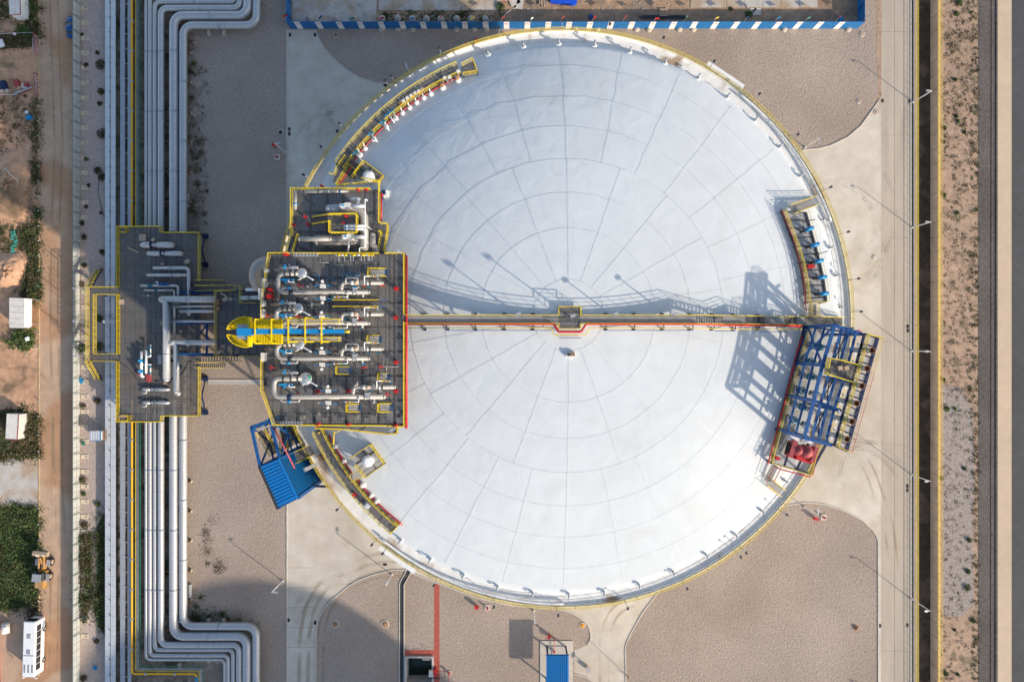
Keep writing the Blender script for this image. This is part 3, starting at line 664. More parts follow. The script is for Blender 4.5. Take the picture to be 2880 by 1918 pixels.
for i, (c, x, y, s) in enumerate([(cA,2122,605,.42),(cA,2115,1040,.42),(cB,2118,312,.42),(cB,2118,745,.42),(cB,2110,1262,.42),(cA,468,85,.45),(cA,230,720,.6),(cB,1405,1250,.4),(cB,950,1245,.4),(cB,1405,745,.38),(cB,955,745,.38),(cA,235,625,.4)]):
    p = c(x,y,ZP); mb = MB().box((p.x-s/2,p.y-s/2,ZP),(p.x+s/2,p.y+s/2,ZP+.9)); mb.bar(at(p,ZP+.95)+Vector((-s*.5,.1,0)), at(p,ZP+.95)+Vector((s*.5,-.1,0)), .12)
    tag(mb.build('fire_cabinet', M['red']), 'red fire cabinet on the pump platform, '+FCN[i], 'fire cabinet', 'red fire cabinets on the pump platform')
for i, (c, x0, y0, x1, y1, s) in enumerate([(cA,1680,290,1940,405,'top one, beside the east railing'),(cA,1670,1300,1850,1420,'just right of the crane tip'),(cB,1200,380,1385,495,'between third and bottom pump rows, left one'),(cB,1830,482,1975,588,'between third and bottom pump rows, right one'),(cB,1355,948,1530,1065,'below the bottom pump row, left one'),(cB,1830,940,2020,1068,'below the bottom pump row, right one')]):
    a = at(c(x0,y0,ZT),ZP); b = at(c(x1,y1,ZT),ZP); t = thing('ladder_hatch', 'yellow railed ladder hatch, '+s, 'ladder hatch', Vector(((a.x+b.x)/2,(a.y+b.y)/2,ZP)), 'ladder hatches of the pump platform')
    MB().rail([Vector((b.x,b.y,ZP)),Vector((a.x,b.y,ZP)),Vector((a.x,a.y,ZP)),Vector((b.x,a.y,ZP))], 1.1, 1.2, .09).build('guard_rail', M['yellow'], t)
    MB().bar((b.x,a.y,ZP+1.0),(b.x,b.y,ZP+1.0), .08).build('gate_bar', M['blue'], t); MB().bar((b.x+.12,a.y,ZP+.1),(b.x+.12,b.y,ZP+.1), .1).build('kick_bar', M['blue'], t)
    MB().box((a.x+.1,b.y+.1,ZP+.004),(b.x-.1,a.y-.1,ZP+.03)).build('trapdoor', M['grating_light'], t)
a = at(cA(1155,768,ZT),ZP); b = at(cA(1850,868,ZT),ZP); c_ = cA(1965,868,ZT)
t = thing('crossover_bridge', 'long raised crossover with two yellow handrails and blue ends between the upper pump rows', 'crossover', Vector(((a.x+b.x)/2,(a.y+b.y)/2,ZP)))
MB().box((a.x,b.y,ZP+.35),(b.x,a.y,ZP+.4)).build('deck', M['grating'], t)
for y in (a.y, b.y): MB().rail([Vector((a.x,y,ZP+.3)),Vector((b.x,y,ZP+.3))], 1.1, 1.4, .09, 1).build('handrail', M['yellow'], t)
mb = MB()
for y in (a.y,b.y): mb.bar((b.x,y,ZP+1.2),(c_.x,y,ZP+.9), .08); mb.bar((a.x-.6,y,ZP+.2),(a.x,y,ZP+1.2), .08)
for x in (a.x, b.x): mb.bar((x,a.y,ZP+.3),(x,b.y,ZP+.3), .1)
mb.build('end_frame', M['blue'], t)
for i, (c, x, y, l) in enumerate([(cA,180,335,.5),(cA,150,520,1.1),(cA,100,690,1.4),(cA,130,830,.7),(cA,130,975,1.0),(cB,135,235,1.1)]):
    p = c(x,y,ZP); mb = MB().box((p.x-.2,p.y-l/2,ZP+.3),(p.x+.22,p.y+l/2,ZP+.95)); mb.box((p.x+.24,p.y-l/2,ZP+.3),(p.x+.4,p.y+l/2,ZP+.85), 1)
    tag(mb.build('cable_cabinet', [M['offwhite'], M['steel']]), 'pale grey cable cabinet at the west railing of the pump platform, %s from the top' % nth(i), 'cabinet', 'cable cabinets at the west railing')
p0 = cA(570,85,ZP+.6); p1 = cA(930,85,ZP+.6); mb = MB().bar(p0, p1, .5, .3)
for k in range(7): q = p0.lerp(p1, (k+.5)/7); mb.bar(up(q,.17)+Vector((0,-.2,0)), up(q,.17)+Vector((0,.2,0)), .05, .05, 1)
tag(mb.build('cable_duct', [M['steel'], M['dark_steel']]), 'grey cable duct with dark joints along the north railing', 'cable duct')
p0 = cB(370,1240,ZP+.5); p1 = cB(690,1235,ZP+.5); mb = MB().bar(p0, p1, .5, .2)
for k in range(7): q = p0.lerp(p1, (k+.5)/7); mb.bar(up(q,.12)+Vector((0,-.2,0)), up(q,.12)+Vector((0,.2,0)), .05, .05, 1)
tag(mb.build('cable_duct', [M['steel'], M['dark_steel']]), 'grey cable duct along the south railing above the stair tower', 'cable duct')
for i, (x0, x1) in enumerate(((1180,1480),(1380,1780),(1590,1780))):
    p = cA(x0,95,ZP+1.0); q = cA(x1,95,ZP+1.0); mb = MB()
    for k in range(6): a = p.lerp(q,k/6); b = p.lerp(q,(k+.8)/6); mb.cyl(a, b, (.06,.12,.09,.13,.07,.11)[k], mi=(1,0,2,0,3,0)[k])
    for k in range(3): a = p.lerp(q,.2+k*.3); mb.bar(a, a+Vector((.05,-.75,-.1)), .09, .09, 1)
    tag(mb.build('gauge_rack', [M['yellow'], M['steel'], M['white'], M['teal']]), ('left','middle','right')[i]+' gauge rack of coloured fittings hung inside the north railing', 'gauge rack', 'gauge racks at the north railing')
# floodlight masts of the platform
def mast(loc, h, label, rz=0):
    v = local(thing('light_mast', label, 'light mast', loc, None, rz))
    MB().cyl((0,0,0),(0,0,h), .1, .06).build('pole', M['steel'], v); MB().cbox((0,0,h+.15), (.6,.36,.2)).build('lamp_head', M['steel'], v); return v
mast(cA(2190,80,ZP), 3.2, 'light mast at the upper right corner of the pump platform', .6)
mast(cB(240,1255,ZP), 3.0, 'light mast at the lower left corner of the pump platform', .8)
mast(cB(2110,1285,ZP), 3.0, 'light mast at the lower right corner of the pump platform', .6)
# ------------------------------------------------------------------ east ledge, red deluge header
a = W(1143,1205,51.0); b = W(1143,719,51.0)
t = thing('deluge_header', 'straight red fire water header running north to south along the east edge of the platform', 'fire pipe', at(b, 50.0))
mb = MB().cyl(a, b, .16, n=10); mb.build('pipe', M['red'], t); mb = MB()
for k in range(9): q = a.lerp(b,(k+.5)/9); MB().bar(q+Vector((-.7,0,-.1)), q+Vector((.25,0,-.1)), .07).build('bracket', M['navy'], t)
# south walkway strip below the platform
q = [W(x,y,48.8) for x, y in ((885,1200),(1116,1204),(1116,1221),(1085,1222),(962,1208),(885,1206))]
t = thing('lower_walkway', 'narrow grated walkway with yellow railing under the south edge of the platform', 'walkway', at(q[1],47.7))
MB().prism([(p.x,p.y) for p in q], 47.64, 47.7).build('deck', M['grating_open'], t)
MB().rail([at(q[1],47.7),at(q[2],47.7),at(q[3],47.7),at(q[4],47.7),at(q[5],47.7)], 1.1, 1.6, .085).build('railing', M['yellow'], t)
for x, y in ((1110,1215),(1010,1210)): p = W(x,y,47.6); MB().bar(p, onroof(p,-.2), .2).build('column', M['navy'], t)
# ------------------------------------------------------------------ north lower platform
ZN = 48.4; ZNT = ZN+1.1
def sn(*pts): return [at(cC(x,y,ZNT), ZN) for x, y in pts]
npoly = sn((250,195),(1940,195),(1940,860),(2110,870),(2100,1040),(2030,1430),(250,1430))
t = thing('compressor_platform', 'smaller grated platform with big pipes north of the pump platform', 'platform', at(npoly[0], ZN))
MB().prism([(p.x,p.y) for p in npoly], ZN-.06, ZN).build('deck', M['grating'], t)
g = MB(); beams(g, npoly, ZN-.3, 2.1, 2.6, .3, .42); g.build('floor_beams', M['dark_steel'], t)
for pth in (sn((290,1090),(250,1090),(250,195),(1765,195)), sn((1940,45),(1940,860),(2110,870),(2100,1040),(2035,1400)), sn((1930,1020),(1985,1020),(1920,1400))):
    MB().rail(pth, 1.1, 1.5, .10).build('railing', M['yellow'], t)
for x, y in ((830,540),(830,690),(950,600),(1060,540),(1060,690)):
    p = W(x,y,ZN-.4); MB().bar(p, at(p, 37.5) if math.hypot(p.x-TC.x,p.y-TC.y) > 39 else onroof(p,-.2), .4).build('column', M['navy'], t)
def stair(name, label, a, b, w, m, rm, group=None, n=None, parent_cat='stairs'):
    """a flight from a up to b; treads with two railings"""
    a, b = Vector(a), Vector(b); d = b-a; hd = Vector((d.x,d.y,0)).normalized(); s = Vector((-hd.y,hd.x,0))*w/2
    v = thing(name, label, parent_cat, at((a+b)/2, min(a.z,b.z)), group); n = n or max(4, int(abs(d.z)/.22))
    mb = MB()
    for k in range(n):
        p = a.lerp(b,(k+.5)/n); mb.add([p-s-hd*.13, p+s-hd*.13, p+s+hd*.13, p-s+hd*.13, p-s-hd*.13-Vector((0,0,.04)), p+s-hd*.13-Vector((0,0,.04)), p+s+hd*.13-Vector((0,0,.04)), p-s+hd*.13-Vector((0,0,.04))], [(3,2,1,0),(4,5,6,7),(0,1,5,4),(2,3,7,6),(1,2,6,5),(3,0,4,7)])
    mb.build('treads', m, v)
    for q in (s, -s):
        MB().bar(a+q, b+q, .06, .22).build('stringer', M['navy'], v)
        MB().rail([a+q, b+q], 1.0, 1.2, .08, 2).build('handrail', rm, v)
    return v
stair('stair_flight', 'short stair dropping from the pump platform to the smaller platform at its left edge', at(cC(360,1100,ZN),ZN), at(cC(265,1425,ZP),ZP), .85, M['grating'], M['yellow'])
# raised yellow platform on it
ZY = 50.6; ry = [at(cC(x,y,ZY+1.1),ZY) for x, y in ((985,680),(1515,680),(1515,1045),(985,1045))]
t = thing('valve_platform', 'raised valve platform with thick yellow railings in the middle of the big pipes', 'platform', at(ry[0], ZN))
MB().prism([(p.x,p.y) for p in ry], ZY-.06, ZY).build('deck', M['grating'], t)
MB().rail([ry[0]+Vector((0,-.05,0)), ry[1], ry[2], ry[3], ry[3]+Vector((0,1.5,0))], 1.1, 1.2, .12).build('railing', M['yellow'], t)
for p in ry: MB().bar(at(p,ZN), p, .16).build('leg', M['navy'], t)
stair('stair_flight', 'short stair with yellow handrails up to the raised valve platform', cC(700,838,ZN), at(cC(1000,790,ZY),ZY), .9, M['grating'], M['yellow'])
# big pipes of the north platform
def pipeline(label, path, r, m='pipe', fr=.6, n=14, name='process_pipe', ends=(1,1), group=None, cat='pipe', extra=None):
    P = [Vector(p) for p in path]
    t = thing(name, label, cat, at(P[0], min(p.z for p in P)-r), group)
    mb = MB().tube(fillet(P, fr, 7), r, n)
    if ends[0]: mb.round_end(P[0], P[0]-P[1], r, n)
    if ends[1]: mb.round_end(P[-1], P[-1]-P[-2], r, n)
    mb.build('pipe_run', M[m], t); return t
def feet(t, pts, z0, r, m='navy', w=.2):
    for p in pts: MB().box((p.x-w/2,p.y-w/2,z0),(p.x+w/2,p.y+w/2,p.z-r*.7)).build('foot', M[m], t)
z = 49.9
t = pipeline('widest grey duct bending from the vessel down along the right of the valve platform', [cC(1230,600,z),cC(1660,600,z),cC(1668,1405,z)], .56, 'pipe_fine', 1.5, 18, ends=(0,0))
feet(t, [cC(1668,900,z),cC(1668,1300,z)], ZN, .5)
t = pipeline('rounded grey vessel at the upper left of the valve platform', [cC(1010,600,z-.3),cC(1250,600,z-.3)], .60, 'tray_dull', ends=(1,0), name='pressure_vessel', cat='vessel'); feet(t, [cC(1100,600,z-.3)], ZN, .5)
t = pipeline('long grey lying vessel with round ends below the valve platform', [cC(790,1200,49.5),cC(1560,1200,49.5)], .66, 'pipe_fine', n=18, name='pressure_vessel', cat='vessel'); feet(t, [cC(900,1200,49.5),cC(1450,1200,49.5)], ZN, .6)
t = pipeline('pale banded pipe lying over the long vessel at the left', [cC(440,1178,50.6),cC(1000,1178,50.6)], .31, 'pipe_fine'); feet(t, [cC(560,1178,50.6)], ZN, .3)
t = pipeline('pale pipe with flanges along the north railing', [cC(350,268,49.6),cC(1340,268,49.6)], .20, 'pipe_fine')
mb = MB()
for x in (425,505,795,1200): p = cC(x,268,49.6); mb.cyl(p-Vector((.06,0,0)), p+Vector((.06,0,0)), .27)
mb.build('flange', M['dark_steel'], t); MB().cyl(cC(1185,268,49.6), cC(1220,268,49.6), .24).build('valve', M['valve_blue'], t); MB().cyl(cC(965,268,49.6), cC(1000,268,49.6), .25).build('valve', M['steel'], t)
t = pipeline('short pale pipe standing along the west railing of the smaller platform', [cC(345,290,49.6),cC(345,590,49.6)], .22, 'pipe_fine'); MB().cyl(cC(345,490,49.6), cC(345,520,49.6), .27).build('valve', M['valve_blue'], t)
t = pipeline('bent grey pipe at the lower right corner of the smaller platform', [cC(1830,1110,49.6),cC(1820,1300,49.6),cC(1870,1330,49.6),cC(1890,1400,49.6)], .40, 'pipe_fine', .5, ends=(1,1))
for y, w in ((545,'upper'), (1135,'lower')):
    x0 = 1195 if y < 900 else 1240
    t = thing('valve_actuator', w+' white valve actuator with a long cylinder on the big pipes', 'valve actuator', at(cC(x0+100,y,ZN), ZN), 'white valve actuators')
    a = cC(x0,y,50.9); b = cC(x0+105,y,50.9); MB().cyl(a, b, .33, n=16).build('drum', M['white'], t)
    MB().cbox(cC(x0+165,y,50.8), (.75,.75,.7)).build('gear_box', M['offwhite'], t); MB().cyl(cC(x0+225,y,50.9), cC(x0+480,y,50.9), .24, n=14).build('cylinder', M['tray'], t)
    MB().cyl(cC(x0+75,y-5,51.2), cC(x0+75,y-5,51.35), .15).build('gauge', M['valve_blue'], t); MB().bar(cC(x0+165,y,50.5), at(cC(x0+165,y,50.5),ZN+.5), .3).build('stem', M['steel'], t)
    mb = MB()
    for k in range(4): mb.cbox(cC(x0+110+k*30,y+(-62 if y<900 else -60),50.9), (.12,.12,.2))
    mb.build('bolts', M['dark_steel'], t)
for y, w in ((925,'upper'),(985,'lower')):
    t = pipeline(w+' of two thin white pipes crossing onto the valve platform', [cC(1350,y,51.4),cC(1660,y,51.4)], .15, 'white'); MB().cyl(cC(1275,y,51.4), cC(1345,y,51.4), .17).build('valve', M['steel'], t); MB().cyl(cC(1315,y,51.4), cC(1335,y,51.4), .2).build('clamp', M['valve_blue'], t)
tag(MB().tube(fillet([cC(1730,445,52),cC(1680,395,52.2),cC(1683,1340,52.2),cC(1575,1345,52),cC(1575,1430,51.5)],.15,3), .07, 8).bar(cC(1683,900,52.2), at(cC(1683,900,52.2),ZN), .08).build('vent_line', M['white']), 'thin white vent line running straight over the wide duct', 'vent line')
tag(MB().tube(fillet([cC(1355,1180,51),cC(1355,1250,51.2),cC(1370,1300,51.2),cC(1350,1430,51)],.15,3), .12, 8).build('vent_line', M['steel']), 'short kinked grey vent line below the lower actuator', 'vent line')
t = pipeline('dark red fire pipe in the gap between the two platforms', [cC(760,1440,48.0),cC(790,1392,48.0),cC(1440,1392,48.0),cC(1500,1440,48.0)], .24, 'red', .3, ends=(0,0), cat='fire pipe', name='fire_pipe')
tag(MB().cbox(cC(1490,410,50), (1.3,.28,.28)).bar(cC(1540,410,50), cC(1550,490,50), .3).cbox(cC(1455,410,50.2), (.3,.3,.3)).build('actuator', M['tray']), 'pale blue-grey actuator beside the upper white valve', 'actuator')
for i, (x, y, z0) in enumerate([(1545,225,ZN),(1700,220,ZN),(580,890,ZN),(300,900,ZN),(1275,880,ZY),(1310,730,ZY),(530,750,ZN),(850,160,ZN)]):
    p = cC(x,y,z0+.5); mb = MB().cyl(at(p,z0), at(p,z0+.8), .2, .16); mb.bar(at(p,z0+.7), at(p,z0+.75)+Vector((.35,-.2,0)), .1)
    tag(mb.build('fire_monitor', M['red']), 'red fire monitor on the smaller platform, %s' % ('left of the two at the top railing','right of the two at the top railing','beside the left end of the stair foot','against the west railing','by the white pipes on the valve platform','in the corner of the valve platform','near the stair to the valve platform','outside the top railing')[i], 'fire monitor', 'red fire monitors of the smaller platform')
a = W(1072.5,545,49); b = W(1072.5,623,49); tag(MB().cyl(a,b,.11).cyl(a-Vector((0,0,1.2)),a,.11).build('fire_pipe', M['red']), 'short red fire pipe outside the east railing of the smaller platform', 'fire pipe')
t = thing('roof_box', 'blue and white box standing on the dome edge beside the smaller platform', 'box', onroof(cC(2010,250,46.5))); p = ORG[t.name]
MB().cbox(p+Vector((0,0,.3)), (.9,.9,.6)).build('plinth', M['white'], t); MB().cbox(p+Vector((-.1,.1,.85)), (.5,.5,.5)).build('housing', M['navy'], t)
# white big elbow outside the west edge
t = pipeline('big pale elbow duct hanging outside the west edge of the pump platform', [W(775,737,47),W(722,740,47),W(714,800,46),W(770,822,44)], .78, 'pipe_fine', 1.9, 20, ends=(0,0))
# ------------------------------------------------------------------ long radial walkway
t = thing('roof_walkway', 'long grey walkway with yellow railings across the dome to the east rim', 'walkway', at(W(1602,895,ZP), ZA))
YN, YS = 886.5, 910
prof_w = [(1141,ZP),(1572,ZP),(1632,ZP),(1957,ZP),(2032,48.3),(2095,48.3),(2150,45.6),(2205,45.6),(2240,43.6),(2262,43.6)]
P = [at(W(x, 898, z_), z_) for x, z_ in prof_w]; yN = W(0,YN,ZP).y; yS = W(0,YS,ZP).y
for (a, b) in zip(P, P[1:]):
    n = 1; flat = abs(a.z-b.z) < .01
    if flat: MB().box((a.x,yS,a.z-.07),(b.x,yN,a.z)).build('deck', M['grating_mid'], t)
    else:
        mb = MB(); k_ = int(abs(a.z-b.z)/.2)
        for k in range(k_): p = a.lerp(b,(k+.5)/k_); mb.box((p.x-.13,yS,p.z-.04),(p.x+.13,yN,p.z))
        mb.bar((a.x,yS,a.z-.1),(b.x,yS,b.z-.1),.06,.25); mb.bar((a.x,yN,a.z-.1),(b.x,yN,b.z-.1),.06,.25); mb.build('treads', M['grating'], t)
mb = MB()
for a, b in zip(P, P[1:]):
    for y in (yS-.04,yN+.04):
        if abs(a.z-b.z) < .01: mb.bar((a.x,y,a.z-.12),(b.x,y,b.z-.12), .07, .25)
mb.build('side_beams', M['steel'], t)
for i in (0, 2):
    Q = [P[i], P[i+1]] if i == 0 else P[2:]
    MB().rail([Vector((p.x,yN,p.z)) for p in Q], 1.1, 1.7, .075).build('railing', M['yellow'], t)
    MB().rail([Vector((p.x,yS,p.z)) for p in Q], 1.1, 1.7, .06).build('railing', M['yellow'], t)
pc = [at(W(x,y,ZT),ZP) for x, y in ((1572,862),(1634,862),(1634,924),(1572,924))]
MB().prism([(p.x,p.y) for p in pc], ZP-.08, ZP+.003).build('apex_deck', M['grating'], t)
MB().rail([Vector((pc[0].x,yN,ZP)), pc[0], pc[1], Vector((pc[1].x,yN,ZP))], 1.1, 1.3, .085).build('railing', M['yellow'], t)
MB().rail([Vector((pc[3].x,yS,ZP)), pc[3], pc[2], Vector((pc[2].x,yS,ZP))], 1.1, 1.3, .085).build('railing', M['yellow'], t)
for x in (1187,1255,1336,1418,1499,1705,1786,1868,1950,2010,2070,2137):
    zt = max(onroof(W(x,917,48)).z+.05, 0); zd = next((a.z+(b.z-a.z)*((W(x,0,a.z).x-a.x)/(b.x-a.x)) for a, b in zip(P,P[1:]) if a.x <= W(x,0,a.z).x <= b.x), ZP)
    X = W(x,0,zd).x; mb = MB()
    for y in (yN+.1, W(0,925,zd).y): mb.bar((X,y,zd-.15),(X,y,onroof(Vector((X,y,0))).z-.1), .14); mb.cbox((X,y,onroof(Vector((X,y,0))).z+.05),(.4,.4,.12))
    mb.bar((X,yN+.1,zd-.2),(X,W(0,925,zd).y,zd-.2), .12); mb.build('support', M['navy'], t)
def runy(pts, r, m, nm, label, cat):
    Pp = [W(x,y,z_) for x, y, z_ in pts]; o = MB().tube(fillet(Pp,.35,4), r, 8).build(nm, m); return tag(o, label, cat)
runy([(1145,911,50.8),(1557,911,50.8),(1571,933,50.8),(1635,933,50.8),(1649,911,50.8),(1960,911,50.8),(2035,914,48.6),(2095,915,48.6),(2150,915,46),(2255,917,45.2)], .155, M['red'], 'fire_pipe', 'long bright red fire water pipe along the south side of the roof walkway', 'fire pipe')
runy([(1145,922,50.6),(1553,922,50.6),(1555,942,50.6),(1652,942,50.6),(1654,922,50.6),(1960,923,50.6),(2035,925,48.5),(2255,926,45.0)], .05, M['yellow'], 'gas_line', 'thin yellow line parallel to the red pipe along the roof walkway', 'pipe')
mb = MB()
for a, b in (((1255,929),(1417,929)),((1418,929),(1570,929)),((1573,950),(1634,950)),((1700,929),(1786,929)),((1787,929),(1950,929)),((2010,931),(2070,931)),((2137,932),(2215,933))): mb.bar(W(*a,50.2) if a[0]<1990 else W(*a,47.8), W(*b,50.2) if a[0]<1990 else W(*b,47.8), .08)
tag(mb.build('cable_tray', M['blue']), 'dark blue cable tray running along the walkway supports', 'cable tray')
# floodlight on the apex deck
mast(at(W(1603,892,ZP),ZP), 4.2, 'tall light mast standing on the small deck at the dome apex', .4)
for i, x in enumerate((1458,1723,1884)): mast(Vector((W(x,0,ZP).x,yN+.05,ZP)), 2.6, ('left','middle','right')[i]+' light mast on the north rail of the roof walkway', .4)
# ------------------------------------------------------------------ jib crane
ZB = 57.6
cr = thing('jib_crane', 'yellow jib crane with a long bright blue boom reaching over the pump platform', 'crane', at(W(690,934,ZP), 38.0)); pc_ = W(690,934,56); 
MB().lathe(at(pc_,30), [(1.0,0),(1.0,24.4),(1.35,24.5),(1.35,25.0)], 24).build('pedestal', M['hood'], cr)
zc = 55.2
mb = MB()
for s in (1,-1):                                       # two half-round slewing decks, left of the boom
    cx, cy = cK(1010,930,zc).x, cK(0,930,zc).y; o_ = []; n = 12
    for k in range(n+1):
        a = R(98+ (172-98)*k/n) if s > 0 else R(-98-(172-98)*k/n); o_.append((cx+2.55*math.cos(a), cy+1.82*math.sin(a)+ (.0)))
    q = o_+[(cx-1.6,cy+.45*s),(cx,cy+.45*s)]
    mb.prism(q, zc-.06, zc)
mb.build('slewing_deck', M['hood'], cr)
for s in (1,-1):
    cx, cy = cK(1010,930,zc).x, cK(0,930,zc).y
    MB().rail([Vector((cx+2.55*math.cos(R(s*a)), cy+1.82*math.sin(R(s*a)), zc)) for a in range(98,174,9)], 1.1, .9, .12).build('deck_rail', M['hood'], cr)
    MB().box((cx-.1,cy+s*.5,zc),(cx+.12,cy+s*1.75,zc+1.0)).build('end_plate', M['hood'], cr)
def kx(x, z): return cK(x,0,z).x
def ky(y, z): return cK(0,y,z).y
zh = 56.2
mb = MB(); x0, x1 = kx(1075,zh), kx(1545,zh); n = 18; y0, y1 = ky(708,zh), ky(1135,zh)
for k in range(n):
    a = x0+(x1-x0)*k/n; w = (x1-x0)/n
    mb.box((a,y0,zh),(a+w*.55,y1,zh+.20)); mb.box((a+w*.62,y0,zh),(a+w,y1,zh+.03))
mb.build('ribbed_hood', M['hood'], cr)
mb = MB(); zf = 55.0
xs = [cK(x,0,zh).x for x in (1165,1440,1718)]+[cA(x,0,zh).x for x in (565,810,1050)]
for x in xs[0:2]+xs[2:3]+xs[4:]: mb.box((x-.07,ky(712,zh),ZB+.36),(x+.07,ky(1130,zh),ZB+.5)) if x > x1 else mb.box((x-.06,ky(712,zh),ZB+.36),(x+.06,ky(1130,zh),ZB+.5)).box((x-.08,ky(712,zh)-.12,zh),(x+.08,ky(712,zh),ZB+.36)).box((x-.08,ky(1130,zh),zh),(x+.08,ky(1130,zh)+.12,ZB+.36))
mb.build('cross_ties', M['hood'], cr)
xe = cA(1285,0,zf).x
for y, l in ((cA(0,1060,zf).y, 0), (cA(0,1115,zf).y, 0), (cA(0,1330,zf).y, 0), (cA(0,1390,zf).y, 0)):
    MB().rail([Vector((x1,y,zf)), Vector((xe,y,zf))], 1.2, 2.2, .085, 1).build('catwalk_rail', M['hood'], cr)
for y0_, y1_ in ((1060,1115),(1330,1390)):
    MB().box((x1,cA(0,y0_,zf).y,zf-.06),(xe,cA(0,y1_,zf).y,zf)).build('catwalk', M['grating_light'], cr)
    MB().bar((xe,cA(0,y0_,zf).y,zf+1.1),(xe,cA(0,y1_,zf).y,zf+1.1),.1).build('rail_end', M['hood'], cr)
for x in xs[2:]:
    for y in (1050,1400): MB().bar((x,cA(0,y,zf).y,zf-.2),(x,cA(0,y,zf).y,ZB+.4),.14).build('frame_post', M['hood'], cr)
yb = cK(0,918,ZB).y
mb = MB(); xa_, xb_ = kx(1000,ZB), cA(1335,0,ZB).x
mb.add([(xa_,yb-.32,ZB-.5),(xa_,yb+.32,ZB-.5),(xa_,yb+.32,ZB+.3),(xa_,yb-.32,ZB+.3),(xb_,yb-.24,ZB-.1),(xb_,yb+.24,ZB-.1),(xb_,yb+.24,ZB+.3),(xb_,yb-.24,ZB+.3)], [(0,1,2,3),(7,6,5,4),(0,4,5,1),(1,5,6,2),(2,6,7,3),(3,7,4,0)])
mb.build('boom', M['boom'], cr)
q = [(cK(x,y,ZB).x, cK(x,y,ZB).y) for x, y in ((775,880),(800,862),(980,865),(1050,880),(1050,960),(980,985),(800,995),(775,965))]
MB().prism(q, ZB-1.6, ZB+.32).build('machine_house', M['boom'], cr)
MB().cyl((xb_,yb,ZB+.15),(xb_+.6,yb-.05,ZB+.15), .16).build('boom_tip', M['yellow'], cr); MB().bar((xb_-.2,yb,ZB-.1),(xb_-.2,yb,ZB-3.2),.05).cbox((xb_-.2,yb,ZB-3.3),(.35,.25,.5)).build('hook_line', M['dark_steel'], cr)
for x, y in ((840,830),(940,830),(840,1015),(950,1030)): MB().cbox(cK(x,y,55.6),(.75,.42,.75)).build('winch_box', M['steel'], cr)
# ------------------------------------------------------------------ curved rim walkways (north-west and south-west)
def arc(r, a0, a1, z, n): return [pol(r, a0+(a1-a0)*i/n, z) for i in range(n+1)]
def curved(label, a0, a1, r0, r1, z, m='grating'):
    n = 18; t = thing('rim_walkway', label, 'walkway', at(pol(r0,(a0+a1)/2,z), ZR), 'curved walkways on the tank rim')
    A = arc(r0,a0,a1,z,n); B = arc(r1,a0,a1,z,n)
    MB().prism([(p.x,p.y) for p in A]+[(p.x,p.y) for p in B[::-1]], z-.06, z).build('deck', M[m], t)
    MB().rail(A, 1.1, 1.6, .085).build('inner_railing', M['yellow'], t); MB().rail(B, 1.1, 1.6, .085).build('outer_railing', M['yellow'], t)
    mb = MB()
    for i in range(0,n+1,2):
        for p in (A[i], B[i]): mb.bar(p-Vector((0,0,.1)), onroof(p,-.1), .12)
        mb.bar(A[i]-Vector((0,0,.14)), B[i]-Vector((0,0,.14)), .1, .12)
    for Q in (A,B):
        for a, b in zip(Q,Q[1:]): mb.bar(a-Vector((0,0,.12)), b-Vector((0,0,.12)), .08, .2)
    mb.build('support_frame', M['navy'], t); return t
curved('curved walkway with valves and a red pipe on the upper left rim', 113, 146, 37.1, 38.5, 41.4)
curved('curved walkway with grey decking on the lower left rim', 204.5, 231, 37.15, 38.5, 41.3)
q = [cN(x,y,42.6) for x, y in ((1635,215),(1750,155),(1800,290),(1650,315))]
t = thing('end_platform', 'small grated landing with yellow rails at the top end of the upper left walkway', 'platform', at(q[0], 40)); 
MB().prism([(p.x,p.y) for p in q], 41.4, 41.47).build('deck', M['grating'], t); MB().rail([at(p,41.47) for p in (q[0],q[1],q[2],q[3])], 1.1, 1.2, .085).build('railing', M['yellow'], t)
for p in q: MB().bar(at(p,41.4), onroof(p,-.1), .14).build('leg', M['navy'], t)
q = [cG(x,y,42.4) for x, y in ((1730,1410),(1770,1495),(1875,1385),(1830,1350))]
t = thing('end_platform', 'small grated landing at the bottom end of the lower left walkway', 'platform', at(q[0], 40)); 
MB().prism([(p.x,p.y) for p in q][::-1], 41.25, 41.32).build('deck', M['grating'], t); MB().rail([at(p,41.32) for p in (q[1],q[2],q[3])], 1.1, 1.2, .085).build('railing', M['yellow'], t)
for p in q: MB().bar(at(p,41.25), onroof(p,-.1), .14).build('leg', M['navy'], t)
for lab, a0, a1 in (('upper',113.5,146),('lower',206.5,232)):
    tag(MB().tube(arc(36.85,a0,a1,41.2,16), .1, 8).build('fire_pipe', M['red']), 'red fire pipe curving along the inside of the %s left rim walkway' % lab, 'fire pipe')
    tag(MB().tube(arc(37.0,a0,a1-3,41.0,16), .07, 6).build('cable_conduit', M['steel']), 'grey conduit curving beside the red pipe of the %s left walkway' % lab, 'conduit')
NZ = [(1600,400,.6),(1438,480,.6),(1315,545,.5),(1240,585,.5),(1165,635,.5),(1093,690,.5),(1018,745,.5),(945,800,.55),(850,892,.5),(718,1018,.55),(628,1118,.5),(575,1185,.55)]
for i, (x, y, r) in enumerate(NZ):
    p = onroof(cN(x,y,41), -.15); t = thing('roof_nozzle', 'white domed nozzle under the upper left walkway, %s from its top end' % nth(i), 'nozzle', p, 'white nozzles along the upper left walkway')
    mb = MB().lathe(p, [(r*.95,0),(r*.72,.2),(r*.66,.3),(r*.66,.6),(r*.45,.7),(.01,.72)], 18); mb.build('body', M['white'], t)
    if i in (0,1): MB().lathe(p+Vector((-.1,.25,.65)), [(.36,0),(.36,.4),(.2,.5),(.01,.52)], 16).build('cap', M['rust'], t)
    else: MB().cyl(p+Vector((-.1,.2,.5)), p+Vector((-.25,.8,.9)), .09, mi=0).build('stub', M['white'], t)
